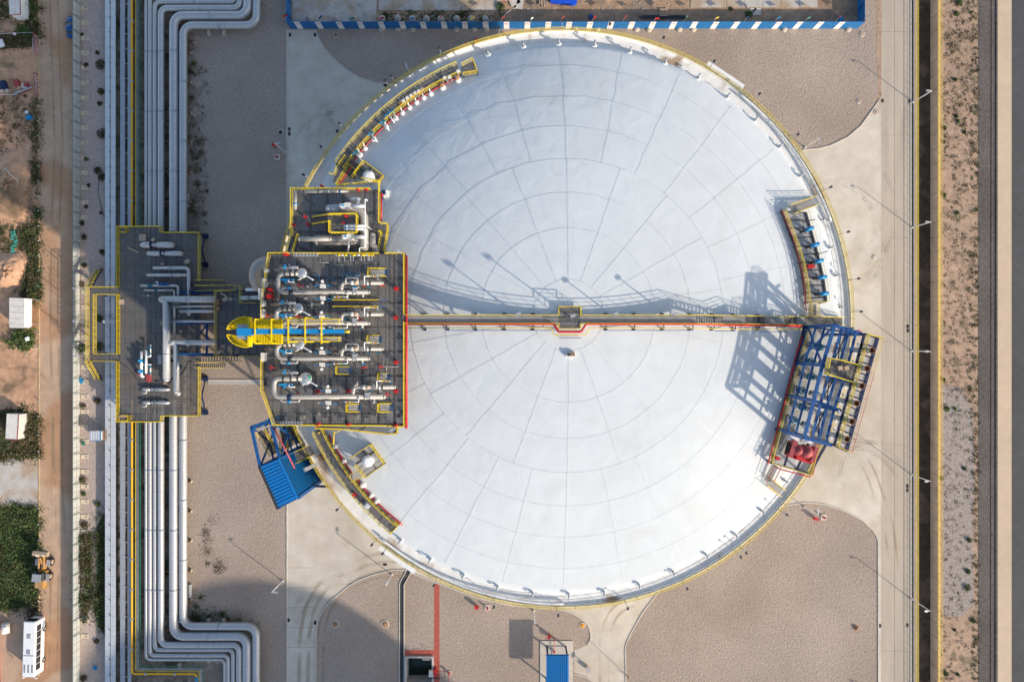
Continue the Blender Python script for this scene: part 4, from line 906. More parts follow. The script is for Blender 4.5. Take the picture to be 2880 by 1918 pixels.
for i, (x, y, r) in enumerate([(1430,895,.5),(1535,1025,.42),(1600,1095,.42),(1200,600,.45),(1095,415,.5)]):
    p = onroof(cG(x,y,41.4), -.15); t = thing('roof_nozzle', 'white domed nozzle beside the lower left walkway, %s' % ('largest, south of the drum platform','second below the drum platform','lowest one','between walkway and drum platform, on its left','just under the pump platform corner')[i], 'nozzle', p, 'white nozzles along the lower left walkway')
    MB().lathe(p, [(r*1.2,0),(r*.85,.25),(r*.75,.35),(r*.75,.65),(r*.45,.75)], 18).build('body', M['white'], t); MB().cyl(p+Vector((0,0,.6)), p+Vector((0,0,1.0)), r*.3).build('stub', M['offwhite'], t)
gg = random.Random(5)
VC = [(1590,330),(1500,390),(1450,400),(1215,520),(1180,540),(1140,560),(1100,585),(1060,610),(1020,640),(910,740),(815,850),(690,970),(530,1170),(870,770)]
for i, (x, y) in enumerate(VC):
    p = at(cN(x,y,41.8), 41.42); big = i < 3; t = thing('instrument_stand', 'stand of thin pipes and valves on the upper left walkway, %s from its top' % nth(i), 'instrument stand', p, 'instrument stands on the upper left walkway')
    d = Vector((.75,.62,0)); s = Vector((-.62,.75,0)); mb = MB()
    for k in range(5): a = p+d*gg.uniform(-.5,.5)+s*gg.uniform(-.5,.5); mb.bar(a, up(a, gg.uniform(.6,1.3)), .07); mb.bar(up(a,.9), up(a,.9)+s*gg.uniform(-.7,.7), .06)
    mb.build('frame', M['steel'], t); MB().cbox(up(p,1.0)+d*.2, (.45,.3,.35), .7).build('gauge_box', M['teal'] if i > 8 else (M['wood'] if i in (3,) else M['offwhite']), t)
    if i in (3,8,5): MB().cbox(up(p,.8)-d*.3, (.35,.3,.3), .7).build('solenoid', M['orange'], t)
    if i > 8: MB().tube(fillet([up(p,.8)-s*.1, up(p,.9)-s*1.2, up(p,.2)-s*1.25],.2,3), .1, 8).build('elbow', M['white'], t); MB().cbox(up(p,1.1)-d*.3, (.3,.2,.25), .4).build('hand_valve', M['valve_blue'], t)
# drum platforms
def drum_platform(label, corners, drum, z, c, w):
    q = [at(c(x,y,z+1.1), z) for x, y in corners]; t = thing('drum_platform', label, 'platform', at(q[0], z-1.2), 'drum platforms')
    MB().prism([(p.x,p.y) for p in q], z-.06, z).build('deck', M['grating_light'] if w else M['grating'], t); MB().rail(q, 1.1, 1.3, .095, closed=False).build('railing', M['yellow'], t)
    MB().rail([q[-1], q[-1].lerp(q[0],.65)], 1.1, 1.3, .095).build('railing', M['yellow'], t)
    for p in q: MB().bar(at(p,z-.06), onroof(p,-.1), .16).build('leg', M['navy'], t)
    p = c(*drum, z+1.0); p = at(p, z); d = thing('vent_drum', 'round white vent drum on the '+label.split(',')[0], 'drum', p, 'white vent drums')
    MB().lathe(p, [(.72,0),(.72,.9),(.80,.92),(.80,1.02),(.3,1.06),(.01,1.06)], 24).build('shell', M['white'], d)
    for k in range(6): MB().cyl(p+Vector((.6*math.cos(k*1.05),.6*math.sin(k*1.05),1.0)), p+Vector((.6*math.cos(k*1.05),.6*math.sin(k*1.05),1.1)), .06, n=6).build('bolt', M['steel'], d)
    mb = MB(); a, b = q[0].lerp(q[3],.35), q[1].lerp(q[2],.35); mb.bar(at(a,z+.04), at(b,z+.04), .12, .08); a, b = q[0].lerp(q[1],.55), q[3].lerp(q[2],.55); mb.bar(at(a,z+.05), at(b,z+.05), .1, .08); mb.build('floor_beam', M['dark_steel'], t)
drum_platform('lower drum platform, reached from the lower left walkway', [(1270,570),(1525,395),(1700,635),(1462,805)], (1500,595), 43.3, cG, 1)
drum_platform('upper drum platform, beside the smaller platform', [(480,1400),(600,1235),(815,1395),(765,1450)], (658,1405), 43.3, cN, 0)
q = [cG(x,y,42.4) for x, y in ((1250,785),(1380,690),(1455,765),(1300,850))]
t = thing('link_bridge', 'short grated link from the lower left walkway to its drum platform', 'walkway', at(q[0],41)); MB().prism([(p.x,p.y) for p in q][::-1], 41.9, 41.96).build('deck', M['grating_light'], t)
MB().rail([at(q[0],41.96),at(q[1],42.9)], 1.1, 1.2, .085).rail([at(q[3],41.96),at(q[2],42.9)], 1.1, 1.2, .085).build('railing', M['yellow'], t)
q = [cN(x,y,42.6) for x, y in ((330,1290),(420,1190),(530,1250),(590,1290),(440,1420),(350,1500),(260,1440))]
t = thing('link_bridge', 'dark angled landing between the upper left walkway and the smaller platform', 'walkway', at(q[0],41)); MB().prism([(p.x,p.y) for p in q][::-1], 41.6, 41.66).build('deck', M['grating'], t)
MB().rail([at(cN(x,y,42.7),41.66) for x, y in ((410,1180),(320,1300),(290,1385),(240,1365))], 1.1, 1.2, .085).build('railing', M['yellow'], t)
MB().rail([at(cN(x,y,42.7),41.66) for x, y in ((310,1490),(440,1270),(525,1335),(475,1410),(560,1470))], 1.1, 1.2, .085).build('railing', M['yellow'], t)
MB().rail([at(cN(x,y,48.6),47.5) for x, y in ((310,1490),(560,1470),(640,1450),(770,1447))], 1.1, 1.2, .085).build('railing', M['yellow'], t)
tag(MB().cyl(cN(350,1480,42.5), cN(500,1280,42.5), .1).build('fire_pipe', M['red']), 'short straight red pipe across the dark angled landing', 'fire pipe')
t = stair('stair_flight', 'narrow dark stair from the pump platform corner to the lower left walkway', pol(37.8,204.5,41.35), at(cG(890,205,46),45.5), .9, M['grating'], M['yellow'])
tag(MB().tube(fillet([cG(1085,215,46),cG(1080,380,45.6),cG(1060,385,44)],.15,3), .09, 8).bar(cG(1080,260,45.9), at(cG(1080,260,45.9),42), .07).build('davit', M['yellow']), 'yellow crooked davit pole below the pump platform', 'davit')
tag(MB().box(*[at(cG(x,y,39.4),z_) for x, y, z_ in ((895,525,38.6),(955,590,39.5))]).build('roof_pit', M['rust']), 'square dark pit box on the rim beside the stair tower', 'box')
p = cG(1500,1130,41.4); tag(MB().cbox(up(p,.3), (.9,.6,.5), -.7).cbox(up(p,.65), (.4,.7,.3), -.7).build('equipment_box', M['tray']), 'pale blue equipment box on the lower left walkway', 'box')
p = cG(1335,1005,42); tag(MB().cbox(at(p,41.9), (.45,.35,1.0), -.7).build('fire_cabinet', M['red']), 'red fire cabinet on the lower left walkway', 'fire cabinet')
# ------------------------------------------------------------------ stair tower with blue roof
uD = (cG(640,1040,44)-cG(415,565,44)).normalized(); vD = Vector((uD.y,-uD.x,0))
tw = thing('stair_tower', 'stair tower with ribbed blue roof and open braced frame beside the tank', 'stair tower', at(cG(300,700,44),0))
zr = 44.0; A0 = cG(415,568,zr); A1 = cG(640,1042,zr); B0 = cG(175,672,zr); B1 = cG(392,1166,zr); N0 = cG(295,92,zr); N1 = cG(68,188,zr)
mb = MB(); n = 13                                        # roof sheet, ribs running across
for k in range(n):
    a, b, c, d = A0.lerp(A1,k/n), A0.lerp(A1,(k+.7)/n), B0.lerp(B1,(k+.7)/n), B0.lerp(B1,k/n)
    mb.add([up(a,.14),up(b,.14),c,d, a,b,up(c,-.12),up(d,-.12)], [(3,2,1,0),(4,5,6,7),(0,1,5,4),(2,3,7,6),(1,2,6,5),(3,0,4,7)])
    b2, c2_ = A0.lerp(A1,(k+1)/n), B0.lerp(B1,(k+1)/n)
    mb.add([up(b,.02),up(b2,.02),up(c2_,-.12),up(c,-.12)], [(3,2,1,0)])
mb.build('roof', M['blue_roof'], tw)
mb = MB(); n = 22; zb = 20.0                             # ribbed cladding facing the tank
for k in range(n):
    a, b = A0.lerp(A1,k/n), A0.lerp(A1,(k+.55)/n); d_ = vD if (vD.dot(TC-A0) > 0) else -vD
    for z0_, off in ((zb,.0),): 
        vs = [at(a,zr)+d_*.17, at(b,zr)+d_*.17, at(b,zb)+d_*.17, at(a,zb)+d_*.17, at(a,zr), at(b,zr), at(b,zb), at(a,zb)]
        mb.add(vs, [(0,1,2,3),(4,7,6,5),(0,4,5,1),(1,5,6,2),(2,6,7,3),(3,7,4,0)])
mb.add([A0, A1, at(A1,zb), at(A0,zb)], [(0,1,2,3),(3,2,1,0)])
for (p, q) in ((B0,B1),(A1,B1),(A0,B0)): mb.add([at(p,zr-.15),at(q,zr-.15),at(q,zb),at(p,zb)], [(0,1,2,3)])
mb.build('cladding', M['blue_roof'], tw)
MB().bar(up(B0,-.1)-uD*.2, up(B1,-.1)+uD*.2, .35, .4).build('eaves_gutter', M['dark_steel'], tw); MB().bar(up(A0,.18)-uD*.1, up(A1,.18)+uD*.1, .25, .1).build('ridge_flashing', M['blue_roof'], tw)
for p in (A0,A1,B0,B1,N0,N1): MB().bar(at(p,0), at(p,zr-.2), .45).build('column', M['blue'], tw)
mb = MB()
for zz in (43.8, 38.5, 33, 27.5, 22, 16.5, 11, 5.5):
    for a, b in ((N0,N1),(N0,A0),(N1,B0),(A0,B0),(A1,B1),(A0,A1),(B0,B1)): mb.bar(at(a,zz), at(b,zz), .34 if zz > 43 else .22)
for z0_, z1_ in ((43.8,33),(33,22),(22,11),(11,0)):
    for a, b in ((N1,B0),(N0,A0),(N0,N1)): mb.bar(at(a,z0_), at(b,z1_), .2); mb.bar(at(b,z0_), at(a,z1_), .2)
mb.build('bracing', M['blue'], tw)
Q0, Q1 = N0.lerp(N1,.5), A0.lerp(B0,.5)
for k in range(7):
    z0_ = 42-6*k; s = (N0-N1).normalized()*.75*(1 if k % 2 else -1)
    a = at(Q0.lerp(Q1,.15)+s, z0_); b = at(Q0.lerp(Q1,.85)+s, z0_-3); c = at(Q0.lerp(Q1,.85)-s, z0_-3); d = at(Q0.lerp(Q1,.15)-s, z0_-6)
    for p, q in ((a,b),(c,d)):
        mb = MB(); w = (N0-N1).normalized()*.55
        for j in range(12): e = p.lerp(q,(j+.5)/12); mb.bar(e-w, e+w, .26, .04)
        mb.build('stair_treads', M['dark_steel'], tw); MB().rail([p+w,q+w], 1.0, 1.3, .08).rail([p-w,q-w], 1.0, 1.3, .08).build('stair_rail', M['dull_yellow'], tw)
MB().bar(at(A1,37)+ (A0-A1)*.02, pol(RT-.2, 216.5, 37), .3).bar(at(A1.lerp(A0,.25),33), pol(RT-.2,214,33), .3).build('tie_beam', M['navy'], tw)
g0, g1, g2, g3 = [cG(x,y,40.6) for x, y in ((570,500),(770,405),(830,520),(615,625))]
t = thing('gangway', 'short dark gangway with yellow rails from the stair tower to the tank rim', 'gangway', at(g0,39.5)); MB().prism([(p.x,p.y) for p in (g0,g1,g2,g3)][::-1], 39.7, 39.78).build('deck', M['grating'], t)
MB().rail([at(g0,39.78),at(g1,39.78)], 1.1, 1.2, .085).build('railing', M['yellow'], t); MB().rail([at(g3,39.78),at(g2,39.78)], 1.1, 1.2, .085).build('railing', M['yellow'], t)
tag(MB().tube([cG(335,170,46),cG(420,320,46),cG(605,685,45.2)], .11, 8).build('fire_pipe', M['pinkred']), 'pinkish red pipe slanting over the stair tower roof', 'fire pipe')
tag(MB().bar(cG(720,705,43), cG(870,635,40.5), .5, .25).build('cable_ladder', M['steel']), 'grey cable ladder from the tower wall to the rim', 'cable ladder')
# ------------------------------------------------------------------ east relief valve deck
z = 43.4
L = [at(cF(x,y,z+1.1),z) for x, y in ((365,240),(440,440),(520,650),(575,830),(610,1000),(635,1180),(645,1290))]
Rr = [at(cF(x,y,z+.5),z) for x, y in ((600,265),(655,450),(710,640),(760,830),(800,1010),(825,1180),(835,1280))]
t = thing('relief_valve_deck', 'curved pale deck with a row of blue valves on the right of the dome', 'platform', at(L[0],z-1.3))
MB().prism([(p.x,p.y) for p in L]+[(p.x,p.y) for p in Rr[::-1]], z-.06, z).build('deck', M['grating_light'], t)
MB().rail(L, 1.1, 1.5, .085, 3).build('inner_railing', M['dull_yellow'], t); MB().rail(Rr, 1.1, 1.5, .05, 1).build('outer_railing', M['dull_yellow'], t); MB().rail([L[-1],Rr[-1]], 1.1, 1.2, .08).build('end_railing', M['yellow'], t)
mb = MB()
for a, b in zip(L,L[1:]): mb.bar(up(a,-.15)-Vector((.15,0,0)), up(b,-.15)-Vector((.15,0,0)), .18, .3)
for a, b in zip(Rr,Rr[1:]): mb.bar(up(a,.02), up(b,.02), .24, .34)
for i in range(13):
    k = i/2; a = L[int(k)].lerp(L[min(int(k)+1,6)], k % 1); b = Rr[int(k)].lerp(Rr[min(int(k)+1,6)], k % 1); mb.bar(up(a,.01), up(b,.01), .1, .12)
mb.build('floor_beams', M['dark_steel'], t)
for p in L+Rr: MB().bar(at(p,z-.1), onroof(p,-.1), .2).build('leg', M['navy'], t)
for i, (x, y) in enumerate(((625,460),(688,640),(735,822),(772,1005),(792,1190))):
    p = at(cF(x,y,z+.9),z); d = (p-at(TC,z)).normalized(); s = Vector((-d.y,d.x,0))
    v = thing('relief_valve', 'bright blue capped relief valve on the pale curved deck, %s from the top' % nth(i), 'relief valve', p, 'blue relief valves on the curved deck')
    MB().tube([up(p,.9)-d*.55, up(p,1.0)+d*.42], [.26,.26], 14).round_end(up(p,1.0)+d*.42, d, .26, 14).round_end(up(p,.9)-d*.55, -d, .24, 14).build('cap', M['valve_blue'], v)
    MB().cyl(p-d*.7, up(p,1.1)-d*.7, .2).cyl(p, up(p,.7), .24).build('body', M['dark_steel'], v); MB().bar(up(p,1.2)-d*.75-s*.5, up(p,1.2)-d*.75+s*.6, .08).bar(up(p,1.2)-d*.75+s*.6, up(p,1.2)-d*1.0+s*.6, .09).bar(up(p,1.2)-d*.75-s*.3, up(p,1.2)-d*1.05-s*.3, .07).build('pilot_line', M['dark_steel'], v)
    c = p+d*.3; MB().lathe(onroof(c,-.1), [(.7,0),(.55,.35),(.5,.9)], 16).build('flange_neck', M['white'], v)
p = at(cF(655,880,z+.9),z); tag(MB().box((p.x-.42,p.y-.22,z),(p.x+.42,p.y+.25,z+.9)).build('fire_cabinet', M['red']), 'bright red cabinet on the pale curved deck', 'fire cabinet')
for i, (x, y, x1, y1) in enumerate(((610,370,690,355),(725,740,840,710))): 
    a = at(cF(x,y,z+1.2),z); tag(MB().bar(a, up(a,1.3), .12).bar(up(a,1.3), at(cF(x1,y1,z+1.3),z+1.4), .1).cbox(up(a,1.2),(.3,.3,.3)).build('fire_monitor', M['dark_steel']), ('upper','lower')[i]+' dark nozzle stand reaching outward from the curved deck', 'nozzle stand')
tag(MB().tube([cF(305,230,z+.3),cF(390,430,z+.3),cF(440,555,z+.3),cF(460,600,z+.3),cF(550,950,z+.3),cF(560,1020,z+.3),cF(595,1390,z+.3)], .08, 8).build('fire_pipe', M['pinkred']), 'thin dark red pipe along the inside of the curved deck', 'fire pipe')
stair('stair_flight', 'broad stair from the tank rim up to the north end of the curved valve deck', at(cF(715,135,40),39.2), at(cF(420,245,z),z), 1.25, M['grating_light'], M['yellow'])
stair('stair_flight', 'stair at the east end of the roof walkway down to the rim', at(W(2374,904,39.5),38.9), at(W(2306,903,43.4),43.4), 1.1, M['grating'], M['yellow'])
t = thing('walkway_landing', 'dark landing where the roof walkway meets the east valve decks', 'platform', at(W(2270,900,43.4),42)); a, b = W(2262,889,43.4), W(2306,914,43.4); MB().box((a.x,b.y,43.34),(b.x,a.y,43.4)).build('deck', M['grating'], t)
MB().rail([Vector((a.x,a.y,43.4)),Vector((b.x,a.y,43.4))],1.1,1.2,.08).build('railing', M['yellow'], t); MB().bar(at(a,43.3),onroof(a,-.1),.16).bar(at(b,43.3),onroof(b,-.1),.16).build('leg', M['navy'], t)
# link south of the curved deck
q0, q1 = at(cF(660,1300,z+1),z), at(cF(655,1430,z+1),z); t = thing('link_bridge', 'narrow link from the curved deck down to the roof walkway landing', 'walkway', at(q0,z-1)); MB().bar(up(q0,-.05)+Vector((.5,0,0)), up(q1,-.05)+Vector((.5,0,0)), 1.0, .06).build('deck', M['grating_open'], t)
MB().rail([q0,q1],1.1,1.2,.08).rail([q0+Vector((1.0,0,0)),q1+Vector((1.0,0,0))],1.1,1.2,.08).build('railing', M['dull_yellow'], t)
# ------------------------------------------------------------------ east blue frame with tail pipes
ZL = 43.4; ZH = 51.2
wl = {0: cD(815,115,ZL), 1: cD(640,780,ZL), 2: cD(475,1415,ZL), 3: cE(275,455,ZL)}      # foot of the west wall
wt = {0: cD(1355,100,ZH), 1: cD(1130,830,ZH), 2: cD(970,1480,ZH), 3: cE(705,585,ZH)}   # its top
et = {0: cD(1850,260,ZH), 1: cD(1650,1110,ZH), 2: cE(1290,140,ZH), 3: cE(1150,705,ZH)}  # top of the east wall
ou = {0: cD(2140,330,ZH), 3: cE(1395,800,ZH)}                                           # outer edge of the top deck
fr = thing('valve_tower', 'tall open frame of blue steel with pipes inside at the right edge of the dome', 'steel frame', at((wl[0]+wl[3])/2, ZR))
mb = MB()
for i in range(4):
    mb.bar(at(wt[i],ZH), at(et[i],ZH), .42, .25)
for i in range(3):
    for k in (0,1/3,2/3,1.0):
        zz = ZL+(ZH-ZL)*k; a, b = at(wt[i],zz), at(wt[i+1],zz); mb.bar(a, b, .38 if k == 1 else .24, .28 if k == 1 else .2)
    for k in (.27,.52,.79): mb.bar(at(wt[i].lerp(et[i],k),ZH), at(wt[i+1].lerp(et[i+1],k),ZH), .32, .12)
mb.build('beams', M['blue'], fr)
for i in range(4):
    MB().bar(at(wt[i],ZL-3), at(wt[i],ZH), .42).build('column', M['blue'], fr); MB().bar(at(et[i],ZL-4), at(et[i],ZH), .4).build('column', M['blue'], fr)
mb = MB()
for a, b in ((0,1),):
    m_ = at(wt[a].lerp(wt[b],.5),0)
    mb.bar(at(wt[a],ZH), at(m_,ZL+(ZH-ZL)/2), .2); mb.bar(at(wt[b],ZH), at(m_,ZL+(ZH-ZL)/2), .2); mb.bar(at(wt[a],ZL), at(m_,ZL+(ZH-ZL)/2), .2); mb.bar(at(wt[b],ZL), at(m_,ZL+(ZH-ZL)/2), .2)
for i in (0,):
    mb.bar(at(wt[i],ZL), at(et[i],ZH), .2); mb.bar(at(et[i],ZL), at(wt[i],ZH), .2)
for i in range(3): mb.bar(at(wt[i].lerp(et[i],.27),ZH-.1), at(wt[i+1].lerp(et[i+1],.52),ZH-.1), .12, .06, 1); mb.bar(at(wt[i].lerp(et[i],.52),ZH-.1), at(wt[i+1].lerp(et[i+1],.27),ZH-.1), .12, .12, 1)
mb.build('bracing', [M['blue'], M['dark_steel']], fr)
# lower deck
q = [at(p,ZL) for p in (wl[0],cD(1500,150,ZL)+Vector((1.5,0,0)),cE(960,640,ZL)+Vector((1.2,0,0)),cE(800,1180,ZL),cE(180,1000,ZL),wl[3])]
MB().prism([(p.x,p.y) for p in q], ZL-.06, ZL).build('lower_deck', M['grating_sparse'], fr)
MB().rail([at(cD(905,165,ZL+1),ZL),at(cD(700,830,ZL+1),ZL),at(cD(520,1450,ZL+1),ZL),at(cE(320,500,ZL+1),ZL),at(cE(185,1000,ZL+1),ZL)], 1.1, 1.4, .085, 3).build('lower_railing', M['dull_yellow'], fr)
MB().rail([at(cE(185,1000,ZL+1),ZL),at(cE(820,1200,ZL+1),ZL),at(cE(960,700,ZL+1),ZL)], 1.1, 1.4, .085, 2).build('lower_railing', M['yellow'], fr)
mb = MB()
for p in q: mb.bar(at(p,ZL-.1), onroof(p,-.1), .25)
mb.bar(up(q[0],-.15),up(q[5],-.15),.25,.35); mb.bar(up(q[5],-.15),up(q[4],-.15),.22,.35); mb.bar(up(q[3],-.1),up(q[4],-.1),.22,.35); mb.bar(up(q[2],-.1),up(q[3],-.1),.22,.35)
for k in (.33,.66): mb.bar(up(q[5].lerp(q[2],k),-.1), up(q[4].lerp(q[3],k),-.1), .2, .3)
mb.build('lower_frame', M['navy'], fr)
# top deck strip with openings left for the tail pipes
def T(u, v): # u 0..1 along the strip, v 0..1 from the east wall outward
    return at((et[0]+Vector((.25,0,0))).lerp(et[3]+Vector((.25,0,0)),u).lerp(ou[0].lerp(ou[3],u),v), ZH+.2)
UT = [.13,.345,.55,.735,.88,.985-.02]
U = [.215,.41,.56,.705,.85,.97]
U = [.16,.385,.575,.755,.905]
tails = [cD(2045,560,53),cD(1955,890,53),cD(1858,1210,53),cD(1760,1530,53),cE(1490,320,53),cE(1410,608,53)]
ax = (ou[3]-ou[0]); us = [max(.02,min(.98,(at(p,0)-at(ou[0],0)).dot(at(ax,0))/at(ax,0).length_squared)) for p in tails]
edges = [0.0]; plates = MB()
for u in us: plates_u = (edges[-1], max(u-.045,edges[-1])); plates.add([T(plates_u[0],.05),T(plates_u[0],.93),T(plates_u[1],.93),T(plates_u[1],.05)], [(0,1,2,3)]); edges.append(u+.045)
plates.add([T(edges[-1],.05),T(edges[-1],.93),T(1,.93),T(1,.05)], [(0,1,2,3)])
plates.build('top_deck', M['grating_light'], fr)
mb = MB().bar(T(0,.95),T(1,.95),.4,.2).bar(T(0,0),T(1,0),.3,.2).bar(T(0,0),T(0,1),.25,.35).bar(T(1,0),T(1,1),.25,.35)
for u in us:
    for du in (-.045,.045): mb.bar(T(min(u+du,1),.05),T(min(u+du,1),.95),.16,.2)
mb.build('deck_frame', M['navy'], fr)
MB().rail([T(0,.06),T(1,.06)], 1.1, 1.6, .11, 3).build('top_railing', M['dull_yellow'], fr)
MB().rail([T(0,.08),T(0,1.0)], 1.1, 1.4, .08).build('top_railing', M['yellow'], fr); MB().rail([T(1,.08),T(1,1.0)], 1.1, 1.4, .08).build('top_railing', M['yellow'], fr)
MB().rail([T(0,1.06),T(.3,1.06)], 1.1, 1.6, .05, 2).build('top_railing', M['dull_yellow'], fr); MB().rail([T(.3,1.06),T(1,1.06)], 1.1, 1.8, .05, 1).build('top_railing', M['red'], fr)
q = [at(cD(x,y,ZH+.4),ZH+.4) for x, y in ((1210,695),(1440,735),(1760,830),(1800,880),(1650,1140),(1160,985))]
MB().prism([(p.x,p.y) for p in q][::-1], ZH+.32, ZH+.4).build('cross_deck', M['grating'], fr)
MB().rail([q[5].lerp(q[0],.1),q[0],q[1],q[2]], 1.1, 1.4, .09).build('cross_railing', M['yellow'], fr); MB().rail([q[0].lerp(q[5],.65),q[5],q[4]], 1.1, 1.4, .09).build('cross_railing', M['yellow'], fr)
for x, y in ((1435,880),(1550,880)): MB().cbox(up(cD(x,y,ZH+.4),.25), (.55,.5,.4), .2).build('pallet_box', M['wood'], fr)
for i, p in enumerate(tails):
    d = (at(p,0)-at(TC,0)).normalized(); v = thing('tail_pipe', 'dark open tail pipe at the outer edge of the blue frame, %s from the top' % nth(i), 'tail pipe', at(p,ZL), 'tail pipes of the blue frame')
    b = at(p,ZH-.4); mb = MB()
    mb.tube(fillet([at(b,ZL+1.6)-d*2.4, at(b,ZL+1.6), at(b,53)],.6,5), .36, 16, caps=False); mb.build('stack', M['tray_dull'], v)
    MB().lathe(at(b,52.96), [(.36,0),(.40,.02),(.40,.12),(.34,.12),(.33,-.5),(.01,-.9)], 18).build('rim', M['rust'], v)
    for s in (-1,1):
        for k in range(3): e = at(b,ZH+.25)-d*(.25+.45*k)+at(ax,0).normalized()*s*.62; MB().cbox(e, (.22,.42,.1), math.atan2(d.y,d.x)).build('spacer_block', M['white'], v)
    # valve down in the frame
    w = at(b,ZL)-d*(2.9+.5*(i % 2)); MB().lathe(onroof(w,-.2), [(.7,0),(.5,.5),(.42,3.2)], 14).build('inlet_neck', M['white'], v); MB().lathe(at(w,ZL+1.2), [(.5,0),(.52,.5),(.3,.7),(.3,1.3),(.12,1.4)], 14).build('valve_body', M['teal'], v)
    MB().bar(at(w,ZL+2.6), at(w,ZL+2.6)-d*1.3, .1).bar(at(w,ZL+2.6)-d*1.3+Vector((0,-.35,0)), at(w,ZL+2.6)-d*1.3+Vector((0,.35,0)), .1).build('pilot_line', M['dark_steel'], v)
    MB().lathe(at(b,ZL+1.6)-d*1.6, [(.62,-.5),(.62,.5)], 4).build('expansion_box', M['silver'], v)
for i in range(6):
    u = .09+.165*i; a = at(et[0].lerp(et[3],u),46.6)-Vector((.6,0,0)); b = at(et[0].lerp(et[3],u+.09),46.6)-Vector((.6,0,0))
    tag(MB().cyl(a,b,.24).cyl(a.lerp(b,-.15),a.lerp(b,-.02),.3,mi=1).build('wrapped_pipe', [M['orange'],M['wood']]), 'orange wrapped pipe inside the blue frame, %s from the top' % nth(i), 'pipe', 'orange wrapped pipes inside the blue frame')
tag(MB().tube([cD(760,290,ZL+.3),cD(640,700,ZL+.3),cD(460,1400,ZL+.3),cE(390,0,ZL+.3),cE(260,490,ZL+.3),cE(110,1020,ZL+.3)], .1, 8).build('fire_pipe', M['red']), 'dark red pipe along the dome side of the blue frame', 'fire pipe')
tag(MB().tube(fillet([cE(205,1035,42.5),cE(320,1100,42.5),cE(800,1225,42.5),cE(850,1180,42.5),cE(960,690,43)],.3,3), .09, 8).build('fire_pipe', M['red']), 'red pipe round the lower end of the blue frame', 'fire pipe')
tag(MB().cyl(cD(1560,210,49), cD(1830,205,49), .14).build('fire_pipe', M['pinkred']), 'short pinkish red pipe at the top end of the blue frame', 'fire pipe')
# dry powder skid
sk = thing('powder_skid', 'red fire skid with two round vessels at the lower end of the blue frame', 'fire skid', at(cE(650,830,ZL),ZL))
d = math.radians(-18)
for x, y, r, nm in ((600,785,.78,0),(745,815,.92,1)):
    p = cE(x,y,ZL+1.2); p = at(p,ZL+.35); MB().lathe(p, [(r*.7,-.3),(r,0),(r,.9),(r*.85,1.25),(r*.5,1.5),(.14,1.6),(.14,1.75)], 22).build('vessel', M['pinkred'], sk)
MB().cbox(at(cE(515,760,ZL+1.4),ZL+.9), (.6,2.3,1.7), d).build('bottle_rack', M['pinkred'], sk); MB().cbox(at(cE(870,860,ZL+1.2),ZL+.75), (.55,2.1,1.4), d).build('cabinet', M['pinkred'], sk)
mb = MB()
for k in range(7): mb.cyl(at(cE(478-k*6,690+k*24,ZL+1),ZL+.1), at(cE(478-k*6,690+k*24,ZL+1),ZL+1.5), .13)
mb.build('gas_bottle', M['black'], sk); MB().cbox(at(cE(660,840,ZL),ZL+.1), (3.6,2.0,.16), d).build('base_frame', M['red'], sk)
MB().cbox(at(cE(640,930,ZL+.5),ZL+.4), (1.2,.5,.6), d).bar(at(cE(580,880,ZL+.9),ZL+.9), at(cE(700,900,ZL+.9),ZL+.9), .15).build('valve_box', M['red'], sk); MB().bar(at(cE(745,740,ZL+1.5),ZL+1.6), at(cE(955,690,ZL+1.5),ZL+1.6), .12).build('hose', M['pinkred'], sk)
p = at(cE(272,920,ZL+.6),ZL); tag(MB().cbox(up(p,.45),(.5,.45,.9),-.3).build('fire_cabinet', M['red']), 'red cabinet at the lower left corner of the blue frame', 'fire cabinet')
for i, (x, y) in enumerate(((540,600),(750,620))): p = at(cE(x,y,ZL+.9),ZL); tag(MB().cbox(up(p,.6), (1.3,.75,1.1), -.25).build('equipment_box', M['white']), ('left','right')[i]+' white box between the blue frame and the red fire skid', 'box', 'white boxes by the fire skid')
stair('stair_flight', 'curved-looking short stair from the fire skid landing down to the lower right rim', at(cE(340,1480,39.3),39.0), at(cE(110,1300,41.8),41.8), 1.1, M['grating_light'], M['yellow'])
t = thing('link_bridge', 'narrow open link from the red fire skid deck to the lower right rim stair', 'walkway', at(cE(140,1150,41.8),41)); a, b = at(cE(225,1040,42.2),42.3), at(cE(105,1290,41.8),41.8); MB().bar(a,b,1.0,.06).build('deck', M['grating_open'], t); MB().bar(a+Vector((-.5,0,1)),b+Vector((-.5,0,1)),.08).bar(a+Vector((.5,0,1)),b+Vector((.5,0,1)),.08).build('railing', M['pinkred'], t)
